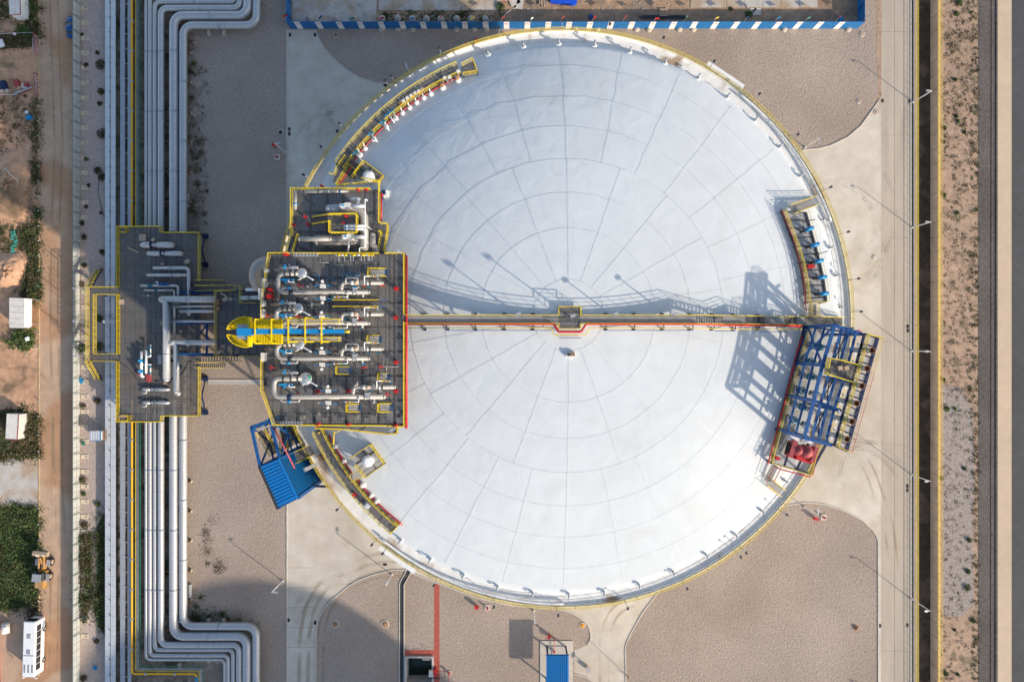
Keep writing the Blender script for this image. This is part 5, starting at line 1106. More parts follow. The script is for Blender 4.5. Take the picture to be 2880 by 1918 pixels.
# ------------------------------------------------------------------ pipe corridor on the left
def run(pts, z): return [W(x, y, z) for x, y in pts]
BIG = [(411,632,1854,8,None,.42,'leftmost and thinnest'),(422.5,642,1842,11,None,.42,'second from the left'),(436,656,1826,12,(661,7),.42,'third from the left'),(453,673,1812,17,(675,24),.6,'fourth from the left'),(489,695,1788,24,(697,45),.9,'fifth and widest'),(515.5,721,1760,21,(722,72),.9,'rightmost wide')]
zpipe = 1.7
for x, xs_, ys, dia, nb, fr_, lab in BIG:
    zc_ = zpipe if dia < 15 else 1.9
    r = dia*.0705*.5
    south = [(x,1030),(x,ys),(xs_,ys),(xs_,2150)]
    north = ([(nb[0],-220),(nb[0],nb[1]),(x,nb[1]),(x,1030)] if nb else [(x,-220),(x,1030)])
    P = run(north[:-1]+south, zc_)
    t = thing('process_pipe', 'long silver clad pipe of the pipe corridor, '+lab, 'pipe', at(P[0],0), 'silver pipes of the pipe corridor')
    mb = MB(); F = fillet(P, fr_*2.2, 7); D = [F[0]]
    for a, b in zip(F,F[1:]):
        n = max(1, int((b-a).length/4)); D += [a.lerp(b,(k+1)/n) for k in range(n)]
    mb.tube(D, r, 14).build('cladding', M['pipe'], t)
    for y in range(147,1760,168): p = W(x, y+(84 if dia==21 else 0), zc_); MB().cyl(p-Vector((0,.22,0)), p+Vector((0,.22,0)), r*1.05, n=14).build('shoe_band', M['tray_dull'], t)
    mb = MB()
    for q in (.35,): 
        a, b = W(x,ys,zc_), W(xs_,ys,zc_); p = a.lerp(b,.5); mb.cyl(p-Vector((.22,0,0)), p+Vector((.22,0,0)), r*1.05, n=14)
        if nb: a, b = W(x,nb[1],zc_), W(nb[0],nb[1],zc_); p = a.lerp(b,.5); MB().cyl(p-Vector((.22,0,0)), p+Vector((.22,0,0)), r*1.05, n=14).build('bend_band', M['tray_dull'], t)
    mb.build('bend_band', M['tray_dull'], t)
def line(label, pts, z, r, m, nm='process_pipe', cat='pipe'):
    P = run(pts,z); F = fillet(P,.5,4); return tag(MB().tube(F,r,8).build(nm,M[m]), label, cat)
t = thing('gas_pipe', 'straight yellow orange gas pipe with white clamps in the pipe corridor', 'pipe', W(371,900,0)); P = run([(371,-220),(371,1894),(553,1894),(553,2150)],1.5)
F = fillet(P,.6,5); D = [F[0]]
for a, b in zip(F,F[1:]):
    n = max(1,int((b-a).length/4)); D += [a.lerp(b,(k+1)/n) for k in range(n)]
MB().tube(D,.20,10).build('pipe_run', M['amber'], t)
mb = MB()
for y in range(-30,1880,84): p = W(371,y+7,1.5); mb.cbox(p+Vector((.05,0,0)), (.5,.3,.5))
for x in (411,493): mb.cbox(W(x,1894,1.5),(.4,.5,.5))
mb.build('clamp', M['steel'], t); MB().cyl(W(553,1903,1.5), W(553,1915,1.5), .3).build('valve', M['valve_blue'], t)
line('thin yellow line beside the orange gas pipe', [(381,-220),(381,1886),(560,1886),(560,2150)], 1.5, .06, 'yellow')
line('thin grey line right of the yellow line', [(385,-220),(385,1882),(564,1882),(564,2150)], 1.5, .07, 'tray_dull')
line('second thin grey line, left of the green one', [(388.5,-220),(388.5,1879),(567,1879),(567,2150)], 1.4, .05, 'steel')
line('thin green line in the pipe corridor', [(394,-220),(394,1873),(573,1873),(573,2150)], 1.3, .085, 'green')
# pipe sleepers
for i, y in enumerate([-20,64,147,231,316,399,483,568,1355,1439,1522,1606,1687,1772]):
    a, b = W(400,y,.55), W(537,y,.55); t = thing('pipe_sleeper', 'low rust coloured steel sleeper under the silver pipes, %s counted from the top' % nth(i), 'pipe support', at((a+b)/2,0), 'sleepers under the silver pipes')
    MB().bar(a,b,.32,.28).bar(a+Vector((0,.0,.2)),b+Vector((0,0,.2)),.1,.1).build('beam', M['rust'], t)
    for k in (.02,.35,.68,.98): p = a.lerp(b,k); MB().box((p.x-.2,p.y-.2,0),(p.x+.2,p.y+.2,.42)).build('pedestal', M['kerb'], t)
for i, (x0, x1, y) in enumerate([(590,600,95),(632,640,95),(590,600,1745),(632,640,1745),(590,600,1850),(508,512,1868)]):
    p = W(x0,y,0); tag(MB().box((p.x-.25,p.y-.6,0),(p.x+.25,p.y+.6,.7)).bar((p.x,p.y-.6,.75),(p.x,p.y+.6,.75),.3,.1).build('pipe_support', M['kerb']), 'small pale support under the pipe bend, %s' % ('left of two at the top bend','right of two at the top bend','left of two at the lower bend','right of two at the lower bend','under the lower loops','at the lower left loop')[i], 'pipe support', 'supports at the pipe bends')
# covered cable trays
for x0, x1, m, zz, lab in ((295.5,308.5,'tray',1.6,'left one of the two wide pale trays'),(311,324.5,'tray',1.6,'right one of the two wide pale trays'),(338,351,'tray_dull',1.2,'left one of the two narrower duller trays'),(359,369,'tray_dull',1.2,'right one of the two narrower duller trays')):
    t = thing('cable_tray', 'long straight covered cable tray, '+lab, 'cable tray', W((x0+x1)/2,900,0), 'cable trays of the corridor')
    mb = MB(); mb.box(at(W(x0,-220,zz),zz-.12), at(W(x1,2150,zz),zz)); mb.build('cover', M[m], t)
    mb = MB()
    for y in range(-200,2150,28): mb.bar(W(x0,y,zz+.004), W(x1,y,zz+.004), .05, .012)
    mb.build('joint', M['tray_dull'], t)
mb0 = None
for i, y in enumerate(range(-34,1950,42)):
    t = thing('tray_post', 'dark steel post carrying the cable trays, %s counted from the top' % nth(i), 'tray support', W(310,y,0), 'posts under the cable trays')
    mb = MB().bar(W(310,y,0), W(310,y,1.9), .12).bar(W(297,y,1.42), W(323,y,1.42), .1).bar(W(310,y,1.85), W(306,y-4,1.75), .08); mb.build('stand', M['dark_steel'], t)
    MB().bar(W(337,y+4,1.05), W(371,y+4,1.05), .12, .1).bar(W(355,y+4,0), W(355,y+4,1.5), .12).build('crossbar', M['steel'], t)
# ------------------------------------------------------------------ west valve platform
zw = 5.0; zwt = 6.1
def sw(*p): return [at(W(x,y,zwt),zw) for x, y in p]
wp = sw((326,636),(449,636),(450,653),(557,653),(557,791),(557,1032),(557,1170),(451,1170),(450,1187),(325,1187))
t = wpt = thing('valve_platform', 'wide grey grated platform with yellow railings bridging the pipe corridor', 'platform', at(wp[0],0))
MB().prism([(p.x,p.y) for p in wp][::-1], zw-.06, zw).build('deck', M['grating'], t)
g = MB(); beams(g, wp, zw+.004, 1.0, 3.0, .04, .008); g.build('deck_seams', M['dark_steel'], t)
g = MB(); beams(g, wp, zw-.3, 2.95, 4.2, .28, .4)
for k in range(8):
    a, b = at(W(330,650+k*68,zw),zw-.35), at(W(400,718+k*68,zw),zw-.35); g.bar(a,b,.12,.15); a, b = at(W(400,650+k*68,zw),zw-.35), at(W(330,718+k*68,zw),zw-.35); g.bar(a,b,.12,.15)
g.build('floor_beams', M['dark_steel'], t)
for pth in (sw((328,806),(328,636),(449,636),(450,653),(557,653),(557,791)), sw((557,1032),(557,1170),(451,1170),(450,1187),(327,1187),(327,1016))):
    MB().rail(pth, 1.1, 1.6, .09).build('railing', M['yellow'], t)
MB().rail(sw((328,828),(328,995)), 1.1, 1.2, .09, 2).build('railing', M['yellow'], t)
for y in (665,745,1065,1160):
    p = W(566,y,4.6); q = W(580,y,0); 
    MB().bar(at(q,0), at(q,4.7), .35).cbox(at(q,.25),(.9,.9,.5)).bar(at(q,4.6), at(W(550,y,4.6),4.6), .3).build('column', M['navy'], t)
    for x in (332,400,470): p = W(x,y,4.5); MB().bar(at(p,0),p,.32).build('column', M['navy'], t)
for y0, y1 in ((665,745),(1065,1160)):
    a, b, m_ = at(W(580,y0,0),.4), at(W(580,y1,0),.4), at(W(568,(y0+y1)/2,4.4),4.4); MB().bar(a,m_,.2).bar(b,m_,.2).build('brace', M['navy'], t)
# loop walkway on its left
t = thing('loop_walkway', 'rectangular loop of grey walkway with yellow railings west of the valve platform', 'walkway', at(W(250,910,0),0))
o = sw((241.6,807),(327,807),(327,1016),(241.6,1016)); i_ = sw((262,828),(327,828),(327,995),(262,995))
for a, b in ((o[0],at(Vector((o[1].x,i_[0].y,0)),zw)),(at(Vector((o[0].x,i_[3].y,0)),zw),at(Vector((o[1].x,o[2].y,0)),zw)),(at(Vector((o[0].x,i_[0].y,0)),zw),at(i_[3],zw))):
    MB().box((a.x,b.y,zw-.06),(b.x,a.y,zw)).build('deck', M['grating'], t)
MB().rail([o[1],o[0],o[3],o[2]], 1.1, 1.2, .09).build('outer_railing', M['yellow'], t); MB().rail([i_[1],i_[0],i_[3],i_[2]], 1.1, 1.2, .09).build('inner_railing', M['yellow'], t)
for p in (o[0],o[3],i_[0],i_[3]): MB().bar(at(p,0),at(p,zw-.1),.25).build('column', M['navy'], t)
MB().bar(W(290,905,2.5),W(325,905,2.5),.5,.4).build('cross_duct', M['tray'], t)
stair('stair_flight', 'yellow railed stair going down north from the loop walkway', at(W(281,757,.3),.2), at(W(254,806,zw),zw), .95, M['grating'], M['yellow'])
stair('stair_flight', 'yellow railed stair going down south from the loop walkway', at(W(281,1068,.3),.2), at(W(254,1017,zw),zw), .95, M['grating'], M['yellow'])
# pipes standing on it
def wpipe(label, pts, r, z=6.2, m='pipe', ends=(1,1), fr=.9, ft=()):
    t = pipeline(label, [c(x,y,zz) for c,x,y,zz in [(q[0],q[1],q[2],q[3] if len(q)>3 else z) for q in pts]], r, m, fr, 14, ends=ends)
    for c,x,y in ft: p = c(x,y,z); MB().box((p.x-.2,p.y-.2,zw),(p.x+.2,p.y+.2,z-r*.7)).build('foot', M['navy'], t)
    return t
zb_ = 7.0
t = wpipe('widest silver pipe turning from the tank towards the valve platform, upper branch', [(cK,420,375),(cI,830,1245),(cJ,775,860)], .66, zb_, fr=.05, ends=(0,1), ft=((cI,1200,1245),(cJ,775,600)))
p = cI(740,1245,zb_); MB().round_end(cI(760,1245,zb_), (-1,0,0), .66, 16).tube([cI(830,1245,zb_),cI(755,1245,zb_)],.66,14).build('end_cap', M['pipe'], t); MB().cyl(cI(1165,1245,zb_)-Vector((.15,0,0)),cI(1165,1245,zb_)+Vector((.15,0,0)),.70,n=14).build('band', M['tray_dull'], t)
MB().cyl(cJ(775,505,zb_)-Vector((0,.12,0)),cJ(775,505,zb_)+Vector((0,.12,0)),.70,n=14).build('band', M['tray_dull'], t)
t = wpipe('wide silver pipe turning from the tank towards the valve platform, lower branch', [(cK,420,1108),(cJ,917,335),(cJ,920,1050),(cJ,945,1075)], .52, zb_-.1, fr=.05, ends=(0,1), ft=((cJ,1200,335),(cJ,920,700)))
MB().round_end(cJ(820,335,zb_-.1), (-1,0,0), .52, 16).tube([cJ(920,335,zb_-.1),cJ(815,335,zb_-.1)],.52,14).build('end_cap', M['pipe'], t); MB().cyl(cJ(1090,335,zb_-.1)-Vector((.15,0,0)),cJ(1090,335,zb_-.1)+Vector((.15,0,0)),.56,n=14).build('band', M['tray_dull'], t)
MB().cyl(cJ(918,735,zb_-.1)-Vector((0,.1,0)),cJ(918,735,zb_-.1)+Vector((0,.1,0)),.56,n=14).build('band', M['tray_dull'], t)
zq = 5.9
t = wpipe('pale pipe with one valve bending down to the right, upper of a pair', [(cI,640,750),(cI,1182,750),(cI,1184,1500)], .33, zq, fr=.7, ends=(1,0), ft=((cI,750,750),(cI,1184,1000)))
mb = MB(); valve(mb, cI(925,750,zq), (1,0,0), .33); mb.cbox(cI(870,745,zq+.2),(.5,.6,.5)); mb.build('valve', M['steel'], t)
t = wpipe('pale pipe with one valve joining the bend, lower of a pair', [(cI,540,862),(cI,1160,862)], .31, zq, ends=(1,0), ft=((cI,650,862),(cI,1080,862))); mb = MB(); valve(mb, cI(975,862,zq), (1,0,0), .32); mb.cbox(cI(890,860,zq+.2),(.7,.5,.5)); mb.build('valve', M['steel'], t)
t = wpipe('thinner pipe with a dark blue actuator on the valve platform', [(cI,440,1028),(cI,1015,1028),(cI,1015,1340)], .25, zq, ends=(1,0), fr=.5, ft=((cI,500,1028),)); MB().cyl(cI(540,1028,zq),cI(605,1028,zq),.36,n=14).build('valve', M['teal'], t); MB().cbox(cI(745,1010,zq+.3),(.9,.45,.4)).cbox(cI(830,1010,zq+.3),(.8,.5,.4)).build('actuator', M['blue'], t); MB().tube(fillet([cI(660,970,zq),cI(690,970,zq+.2),cI(690,1010,zq)],.1,3),.1,8).build('white_tube', M['white'], t)
t = wpipe('thinnest pale pipe on the valve platform, bending into a long downward run', [(cI,490,1102),(cI,955,1102),(cI,955,1900)], .18, zq, ends=(1,0), fr=.4, ft=((cI,600,1102),)); MB().cyl(cI(640,1102,zq),cI(690,1102,zq),.25).build('valve', M['teal'], t); MB().cyl(cI(820,1102,zq),cI(850,1102,zq),.25).build('valve', M['steel'], t)
for lab, x0, y, r, x1 in (('upper one',900,1355,.25,404),('middle one',1060,1432,.34,404)):
    wpipe('straight silver pipe running east off the valve platform, '+lab, [(cI,x0,y),(cK,390,488 if y < 1400 else 573)], r, 6.4, ends=(1,0))
wpipe('straight silver pipe running east off the valve platform, lowest thin one', [(cJ,800,20),(cK,400,748)], .25, 6.4, ends=(0,0))
for i, (c, xa0, xa1, xb0, xb1, y, r, lab) in enumerate([(cI,455,585,690,860,387,.60,'uppermost and fattest'),(cI,545,740,825,1010,522,.49,'second from the top'),(cJ,435,545,595,770,1020,.33,'upper of the bottom pair'),(cJ,435,545,595,770,1215,.33,'lower of the bottom pair')]):
    zz = 5.2+r; t = thing('relief_line', 'stubby silver pipe with a dark clamp on the valve platform, '+lab, 'pipe', at(c(xa0,y,zz),zw), 'stubby silver pipes with clamps')
    mb = MB(); a, b = c(xa0,y,zz), c(xa1,y,zz); mb.tube([a,b],r,14).round_end(a,(-1,0,0),r*.8,14); mb.build('left_body', M['pipe'], t)
    mb = MB(); a, b = c(xb0,y,zz), c(xb1,y,zz); mb.tube([a,b,b+Vector((r*.85,0,-r*.45)),b+Vector((r*1.0,0,-r*1.3))],r,14).round_end(b,(1,0,0),r,14); mb.build('right_body', M['pipe'], t)
    m_ = c((xa1+xb0)/2,y,zz); MB().cyl(c(xa1,y,zz)-Vector((.02,0,0)),c(xa1,y,zz)+Vector((.12,0,0)),r*1.08,n=14).build('clamp', M['navy'], t); MB().cyl(c(xa1,y,zz),c(xb0,y,zz),r*.62).cbox(up(m_,r*.5),(.4,.5,.4)).build('valve', M['steel'], t)
    if i < 1: MB().cyl(c(600,320,zz+.2),c(640,285,zz+.2),.3).build('gauge_housing', M['wood'], t); MB().cbox(c(600,318,zz),(.35,.3,.3)).build('blue_cap', M['blue'], t)
    if i > 1: MB().tube(fillet([c(480,y+20,zz),c(480,y+55,zz),c(410,y+55,zz)],.15,3),.12,8).build('drain_stub', M['offwhite'], t)
    MB().box((a.x-.2,a.y-.2,zw),(a.x+.2,a.y+.2,zz-r*.6)).build('foot', M['navy'], t)
# valve manifold
t = thing('valve_manifold', 'small white pipe manifold with blue valves above a red box', 'valve manifold', at(cJ(460,640,zw),zw)); zz = 6.3
MB().tube([cJ(405,480,zz),cJ(405,790,zz)],.24,12).round_end(cJ(405,480,zz),(0,1,0),.2,10).tube(fillet([cJ(405,780,zz),cJ(407,825,zz),cJ(440,830,zz-.4)],.3,4),.26,12).build('left_pipe', M['white'], t); MB().tube([cJ(475,445,zz),cJ(475,775,zz)],.21,12).round_end(cJ(475,775,zz),(0,-1,0),.21,10).build('middle_pipe', M['white'], t)
MB().tube([cJ(540,360,zz-.2),cJ(540,540,zz-.2)],.13,8).tube([cJ(475,540,zz-.2),cJ(545,535,zz-.2)],.13,8).tube([cJ(540,655,zz-.2),cJ(540,800,zz-.2)],.13,8).tube([cJ(405,655,zz-.2),cJ(548,655,zz-.2)],.13,8).build('right_pipe', M['white'], t)
for x, y, r in ((395,600,.36),(395,755,.36)): MB().cbox(cJ(x,y,zz+.1),(.75,.5,.55)).cyl(cJ(x-18,y,zz+.3),cJ(x-18,y,zz+.5),.25).build('valve', M['valve_blue'], t)
for x, y in ((465,610),(530,405),(530,498),(530,690),(530,785)): MB().cbox(cJ(x,y,zz-.05),(.42,.3,.4)).build('valve', M['teal'], t)
MB().bar(cJ(405,540,zz-.3),cJ(475,540,zz-.3),.1).bar(cJ(405,640,zz-.9),cJ(540,640,zz-.9),.2).box(at(cJ(395,620,zw),zw),at(cJ(545,640,zw),zw+.6)).build('skid_base', M['navy'], t)
tag(MB().box(at(cJ(475,910,zw+.6),zw), at(cJ(530,800,zw+.6),zw+.7)).box(at(cJ(350,820,zw+.6),zw), at(cJ(368,760,zw+.6),zw+.6)).build('fire_box', M['pinkred']), 'faded red box beside the manifold on the valve platform', 'box')
tag(MB().tube([cJ(0,590,zw+.1),cJ(100,630,zw+.1),cJ(200,700,zw+.1),cJ(290,800,zw+.1),cJ(350,880,zw+.1),cJ(430,920,zw+.1)],.05,6).tube([cJ(600,900,zw+.1),cJ(720,890,zw+.1),cJ(840,880,zw+.1),cJ(970,830,zw+.1),cJ(1040,750,zw+.1),cJ(1090,630,zw+.1),cJ(1150,590,zw+.1)],.06,6).build('hose', M['dark_steel']), 'dark hose snaking over the valve platform', 'hose')
WDN = [(cI,452,272,1.35,1.35,0,'square sheet near the upper left pipes'),(cI,1152,650,1.0,.8,.5,'tilted sheet near the right railing'),(cI,765,688,.75,.45,0,'small board between the pipes'),(cI,300,465,2.3,.25,-.42,'long plank at the left'),(cI,122,1285,.95,1.0,0,'pale square at the left railing'),(cJ,128,1415,1.5,.6,.05,'boards in the lower left corner'),(cJ,675,585,.75,1.8,0,'dark sheet left of the widest pipe'),(cJ,765,918,.8,.7,0,'pale sheet below the widest pipe end'),(cJ,985,165,.4,.6,0,'small sheet east of the widest pipe'),(cK,560,370,1.1,.7,.6,'crooked board on the bridge'),(cK,525,290,1.2,.25,-.5,'plank on the bridge'),(cK,655,370,.5,.5,.2,'small square board on the bridge'),(cK,447,1275,.6,.65,.1,'board at the lower edge of the bridge')]
for c, x, y, a, b, rz, lab in WDN:
    p = c(x,y,zw+.12 if c != cK else 6.7); tag(MB().cbox(up(p,0 if c != cK else -.05),(a,b,.08),rz).build('timber_board', M['wood' if 'dark' not in lab else 'tray_dull']), 'loose timber '+lab, 'board')
for i, (x, y) in enumerate(((150,140),(165,1445))):
    c = cI if i == 0 else cJ; p = at(c(x,y,zwt),zw); t = thing('ladder_cage', ('upper','lower')[i]+' left corner ladder opening with a small yellow cage', 'ladder', p, 'ladder cages of the valve platform'); MB().rail([p+Vector((-.9,.5,0)),p+Vector((.5,.5,0)),p+Vector((.5,-.5,0)),p+Vector((-.9,-.5,0))],1.1,.7,.08).build('cage', M['yellow'], t); MB().box((p.x-.3,p.y-.35,zw+.005),(p.x+.35,p.y+.35,zw+.02)).build('opening', M['black'], t)
tag(MB().bar(cI(440,1190,zw+.6),cI(630,1190,zw+.6),.07).cbox(cI(545,1185,zw+.7),(.4,.35,.3)).build('pressure_gauge', M['steel']), 'tiny gauge line lying between pipes of the valve platform', 'gauge')
# three lamp masts on its left railing: their shadows fall on the dirt road
for i, y in enumerate((815,905,1000)): mast(at(W(242.5,y,zw),zw), 3.4, 'light mast on the left rail of the loop walkway, %s from the top' % nth(i), math.pi)
# ------------------------------------------------------------------ pipe bridge to the tank
zg = 6.6
t = thing('pipe_bridge', 'dark blue steel pipe bridge with grated deck between the valve platform and the tank', 'pipe bridge', at(W(650,905,0),0))
a, b = cK(375,235,zg), cK(1180,1325,zg); MB().box((a.x,b.y,zg-.06),(at(W(905,0,0),0).x,a.y,zg)).build('deck', M['grating_open'], t)
g = MB(); xe_ = W(955,0,0).x
for x in (430,570,695,820,950,1090): X = cK(x,0,zg).x; g.bar((X,b.y,zg-.3),(X,a.y,zg-.3),.3,.45)
for y in (235,480,780,1060,1325): Y = cK(0,y,zg).y; g.bar((cK(-60,0,zg).x if y in (235,780,1325) else a.x,Y,zg-.35),(xe_,Y,zg-.35),.35,.5)
g.build('floor_beams', M['navy'], t)
mb = MB()
for y in (260,780,1305):
    Y = cK(0,y,5.6).y; mb.bar((cK(-330,0,5.6).x,Y,5.2),(cK(400,0,5.6).x,Y,5.2),.45,.6)
for x in (-130,80,235): X = cK(x,0,5).x; mb.bar((X,cK(0,1305,5).y,4.6),(X,cK(0,780,5).y,4.6),.3,.4)
mb.bar((cK(-130,0,5).x,cK(0,1305,5).y,4.4),(cK(235,0,5).x,cK(0,790,5).y,4.4),.25)
mb.build('west_beams', M['blue'], t)
for k, (y, r) in enumerate(((8.5,.6),(5.5,.25),(2.5,.3),(-1,.25),(-5,.5))):          # risers up the tank wall, under the pump platform
    MB().tube(fillet([(-37,y,6.0),(-35.1,y,6.0),(-35.1,y,40.0),(-30,y,40.0)],.5,4),r,12).build('riser', M['pipe'], t)
for x in (400,700,1000):
    for y in (260,780,1305): p = cK(x,y,zg-.5); MB().bar(at(p,0),p,.4).build('column', M['navy'], t)
MB().rail([at(cK(720,215,zg+1),zg),at(cK(385,235,zg+1),zg),at(cK(385,1330,zg+1),zg),at(cK(700,1340,zg+1),zg)],1.1,1.4,.08).build('railing', M['dull_yellow'], t)
MB().rail([at(cK(1080,430,zg+1),zg),at(cK(805,430,zg+1),zg),at(cK(805,135,zg+1),zg),at(cK(600,135,zg+1),zg)],1.1,1.4,.08).build('railing', M['dull_yellow'], t)
MB().rail([at(cK(1180,1330,zg+1),zg),at(cK(805,1330,zg+1),zg),at(cK(805,1425,zg+1),zg),at(cK(600,1425,zg+1),zg)],1.1,1.4,.08).build('railing', M['dull_yellow'], t)
for y, r in ((375,.6),(490,.25),(575,.33),(750,.2),(1108,.5)):
    MB().tube([cK(390,y,6.0),cK(1180,y,6.0)],r,12).build('pipe_run', M['tray_dull'], t)
tag(MB().cyl(cK(920,210,7),cK(1090,210,7),.3).round_end(cK(925,210,7),(-1,0,0),.25).build('pipe_stub', M['white']), 'short white pipe stub on the upper side of the pipe bridge', 'pipe')
tag(MB().cyl(cK(830,350,7),cK(975,350,7),.42).cyl(cK(975,350,7),cK(1160,340,7.4),.36).build('pipe_stub', M['pipe']), 'grey jacketed pipe end near the tank on the pipe bridge', 'pipe')
tag(MB().cbox(cK(440,420,7),(.4,1.2,.5)).cbox(cK(445,530,7),(.5,.8,.5)).build('valve_group', M['rust']), 'rusty valves standing on the west end of the pipe bridge', 'valves')
for lab, yy in (('upper', ((1,95,580,70,0.3),(-1,175,90,560,1))), ('lower', ((1,1380,110,700,0),(-1,1480,560,90,0)))):
    z0 = zg
    if lab == 'upper': f = [((80,95,zw),(570,100,zg-.8)),((100,195,zg-.8),(700,180,zg))]
    else: f = [((120,1385,zw),(790,1385,zg)),((570,1490,zw-2.5),(90,1490,zw))]
    for i, (p, q) in enumerate(f):
        stair('stair_flight', '%s flight of the dark stair on the %s side of the pipe bridge' % (('first','second')[i], lab), cK(*p), cK(*q), .95, M['grating'], M['dull_yellow'], n=14)
# ------------------------------------------------------------------ fences
def panel_fence():
    t = thing('panel_fence', 'long pale panelled wall with a grid of dark joints beside the dirt road', 'fence', W(224,960,0))
    y0, y1 = W(0,-250,0).y, W(0,2180,0).y; x = W(224,0,0).x
    MB().box((x-.05,y1,0),(x+.05,y0,2.1)).build('panels', M['panel'], t)
    mb = MB(); mb.box((x+.052,y1,1.0),(x+.075,y0,1.07)); y = y1
    while y < y0: mb.box((x+.052,y-.03,0),(x+.08,y+.03,2.1)); y += 1.5
    mb.box((x-.07,y1,2.1),(x+.07,y0,2.14)); mb.build('joint', M['panel_line'], t)
    for i in range(44):
        y = W(0,-30+i*42,0).y
        if i < 60: MB().bar((x+.09,y,2.1),(x+1.1,y-.0,.25),.06).bar((x+.1,y,0),(x+.1,y,2.3),.09).build('brace', M['panel_line'], t)
    return t
panel_fence()
def make_footing():
    o = MB().box((0,-.42,0),(1.5,.42,.12)).cyl((1.08,0,.1),(1.08,0,.16),.14,mi=1).build('footing', [M['offwhite'] if 0 else M['wood'], M['dark_soil']]); return tag(o, 'x', 'footing', 'footings of the panelled wall')
M['footing'] = mat('footing_concrete', (.58,.50,.37), .9, 0, .12, .6)
pf = make_footing(); pf.data.materials[0] = M['footing']
for i in range(44):
    y = 24+i*42-42
    if 620 < y < 700: continue
    c = pf if i == 0 else pf.copy()
    if i: COL.objects.link(c)
    c.location = W(228,y,0)+Vector((.75,0,.0)); c['label'] = 'small concrete footing east of the panelled wall, %s counted from the top' % nth(i)
# hoarding
xa1, xb1, yb1, ya1 = W(818,0,0).x, W(2412,0,0).x, W(0,81,0).y, W(0,-330,0).y
hh = 2.9
def hoard(p, q, label):
    t = thing('hoarding_fence', label, 'fence', at((p+q)/2,0)); d = (q-p).normalized(); n = Vector((-d.y,d.x,0)); L_ = (q-p).length
    MB().bar(at(p,hh/2), at(q,hh/2), .07, hh).build('sheet', M['hoard'], t)
    k = 0; sgn = -1 if n.y > 0 else 1
    s = 2.0
    while s < L_-2:
        c = p+d*s
        pm = MB().bar(at(c-d*.55,hh/2)-n*.045*1, at(c+d*.55,hh/2)-n*.045, .02, hh-.02).build('white_panel', M['white'], t)
        mb = MB()
        for r in range(2):
            for j in range(4): e = c+d*(-.36+.24*j)-n*.058; mb.bar(at(e-d*.08,2.2-r*.22), at(e+d*.08,2.2-r*.22), .012, .13)
        mb.build('red_print', M['red'], pm)
        s += 4.13
    s = .5
    while s < L_: c = p+d*s+n*.1; MB().bar(at(c,0), at(c,hh), .08).build('post', M['navy'], t); s += 3.0
    return t
hoard(Vector((xa1,yb1,0)), Vector((xb1,yb1+.0,0)), 'long blue site hoarding with slanting white panels above the tank')
hoard(Vector((xa1,ya1,0)), Vector((xa1,yb1+.1,0)), 'blue hoarding return at the upper left of the building site')
hoard(Vector((xb1,yb1+.1,0)), Vector((xb1,ya1,0)), 'blue hoarding return at the upper right of the building site')
FG = [(897,54,'blue'),(984,56,'green'),(1067,52,'red'),(1152,51,'boom'),(1238,51,'pinkred'),(1323,50,'yellow'),(1411,48,'pinkred'),(1493,46,'white'),(1579,50,'pinkred'),(1668,52,'red'),(1755,49,'red'),(1842,46,'red'),(1927,48,'net'),(2011,46,'dull_yellow'),(2098,50,'blue'),(2185,49,'boom'),(2269,52,'net'),(2356,50,'red'),(2434,52,'blue'),(796,50,'red')]
cn = dict(blue='dark blue', green='green', red='red', boom='sky blue', pinkred='faded red', yellow='yellow', white='white', net='pale green', dull_yellow='mustard')
for i, (x, y, m) in enumerate(FG):
    side = x < 810 or x > 2425
    b = at(W(x,y,3.6),0) if side else Vector((W(x,y,3.8).x, yb1+.08, 0)); t = thing('flag', '%s flag on a thin pole at the site hoarding, %s from the left' % (cn[m], nth(i if x > 810 else 0) if x > 810 else 'outermost'), 'flag', b, 'flags on the site hoarding')
    MB().bar(at(b,0),at(b,4.1),.05).build('pole', M['steel'], t); w = .95 if m != 'white' else .6; a = gg.uniform(.2,1.2); d = Vector((math.cos(a),math.sin(a),0)); s = Vector((-.3,.4,0))
    q = [at(b,4.05),at(b,3.4),at(b,3.3)+d*w*.5+s*.2,at(b,3.2)+d*w,at(b,3.85)+d*w,at(b,3.95)+d*w*.5+s*.2]
    MB().add([*q, *[v+Vector((.01,.01,-.02)) for v in q]], [(0,1,2,5),(5,2,3,4),(6,11,8,7),(11,10,9,8)]).build('cloth', M[m], t)
HB = [(872,55),(948,57),(995,55),(1075,55),(1118,53),(1160,55),(1200,55),(1240,56),(1285,55),(1325,55),(1365,56)]
for i, (x, y) in enumerate(HB):
    p = W(x,y,0); o = MB().lathe(p,[(.75,0),(.7,.3),(.5,.55),(.01,.7)],10).build('ballast_block', M['stone']); tag(o, 'pale lump of concrete ballast behind the hoarding, %s from the left' % nth(i), 'ballast block', 'ballast blocks behind the hoarding')
for i, x in enumerate((1072,1118,1160,1283,1333,1367,1617,1680,1790,1825,1910,1950,2205,2385)):
    p = W(x,83,0); o = MB().lathe(p,[(.65,0),(.6,.2),(.4,.35),(.01,.4)],10).build('ballast_block', M['stone']); tag(o, 'pale ballast lump in front of the blue hoarding, %s from the left' % nth(i), 'ballast block', 'ballast blocks in front of the hoarding')
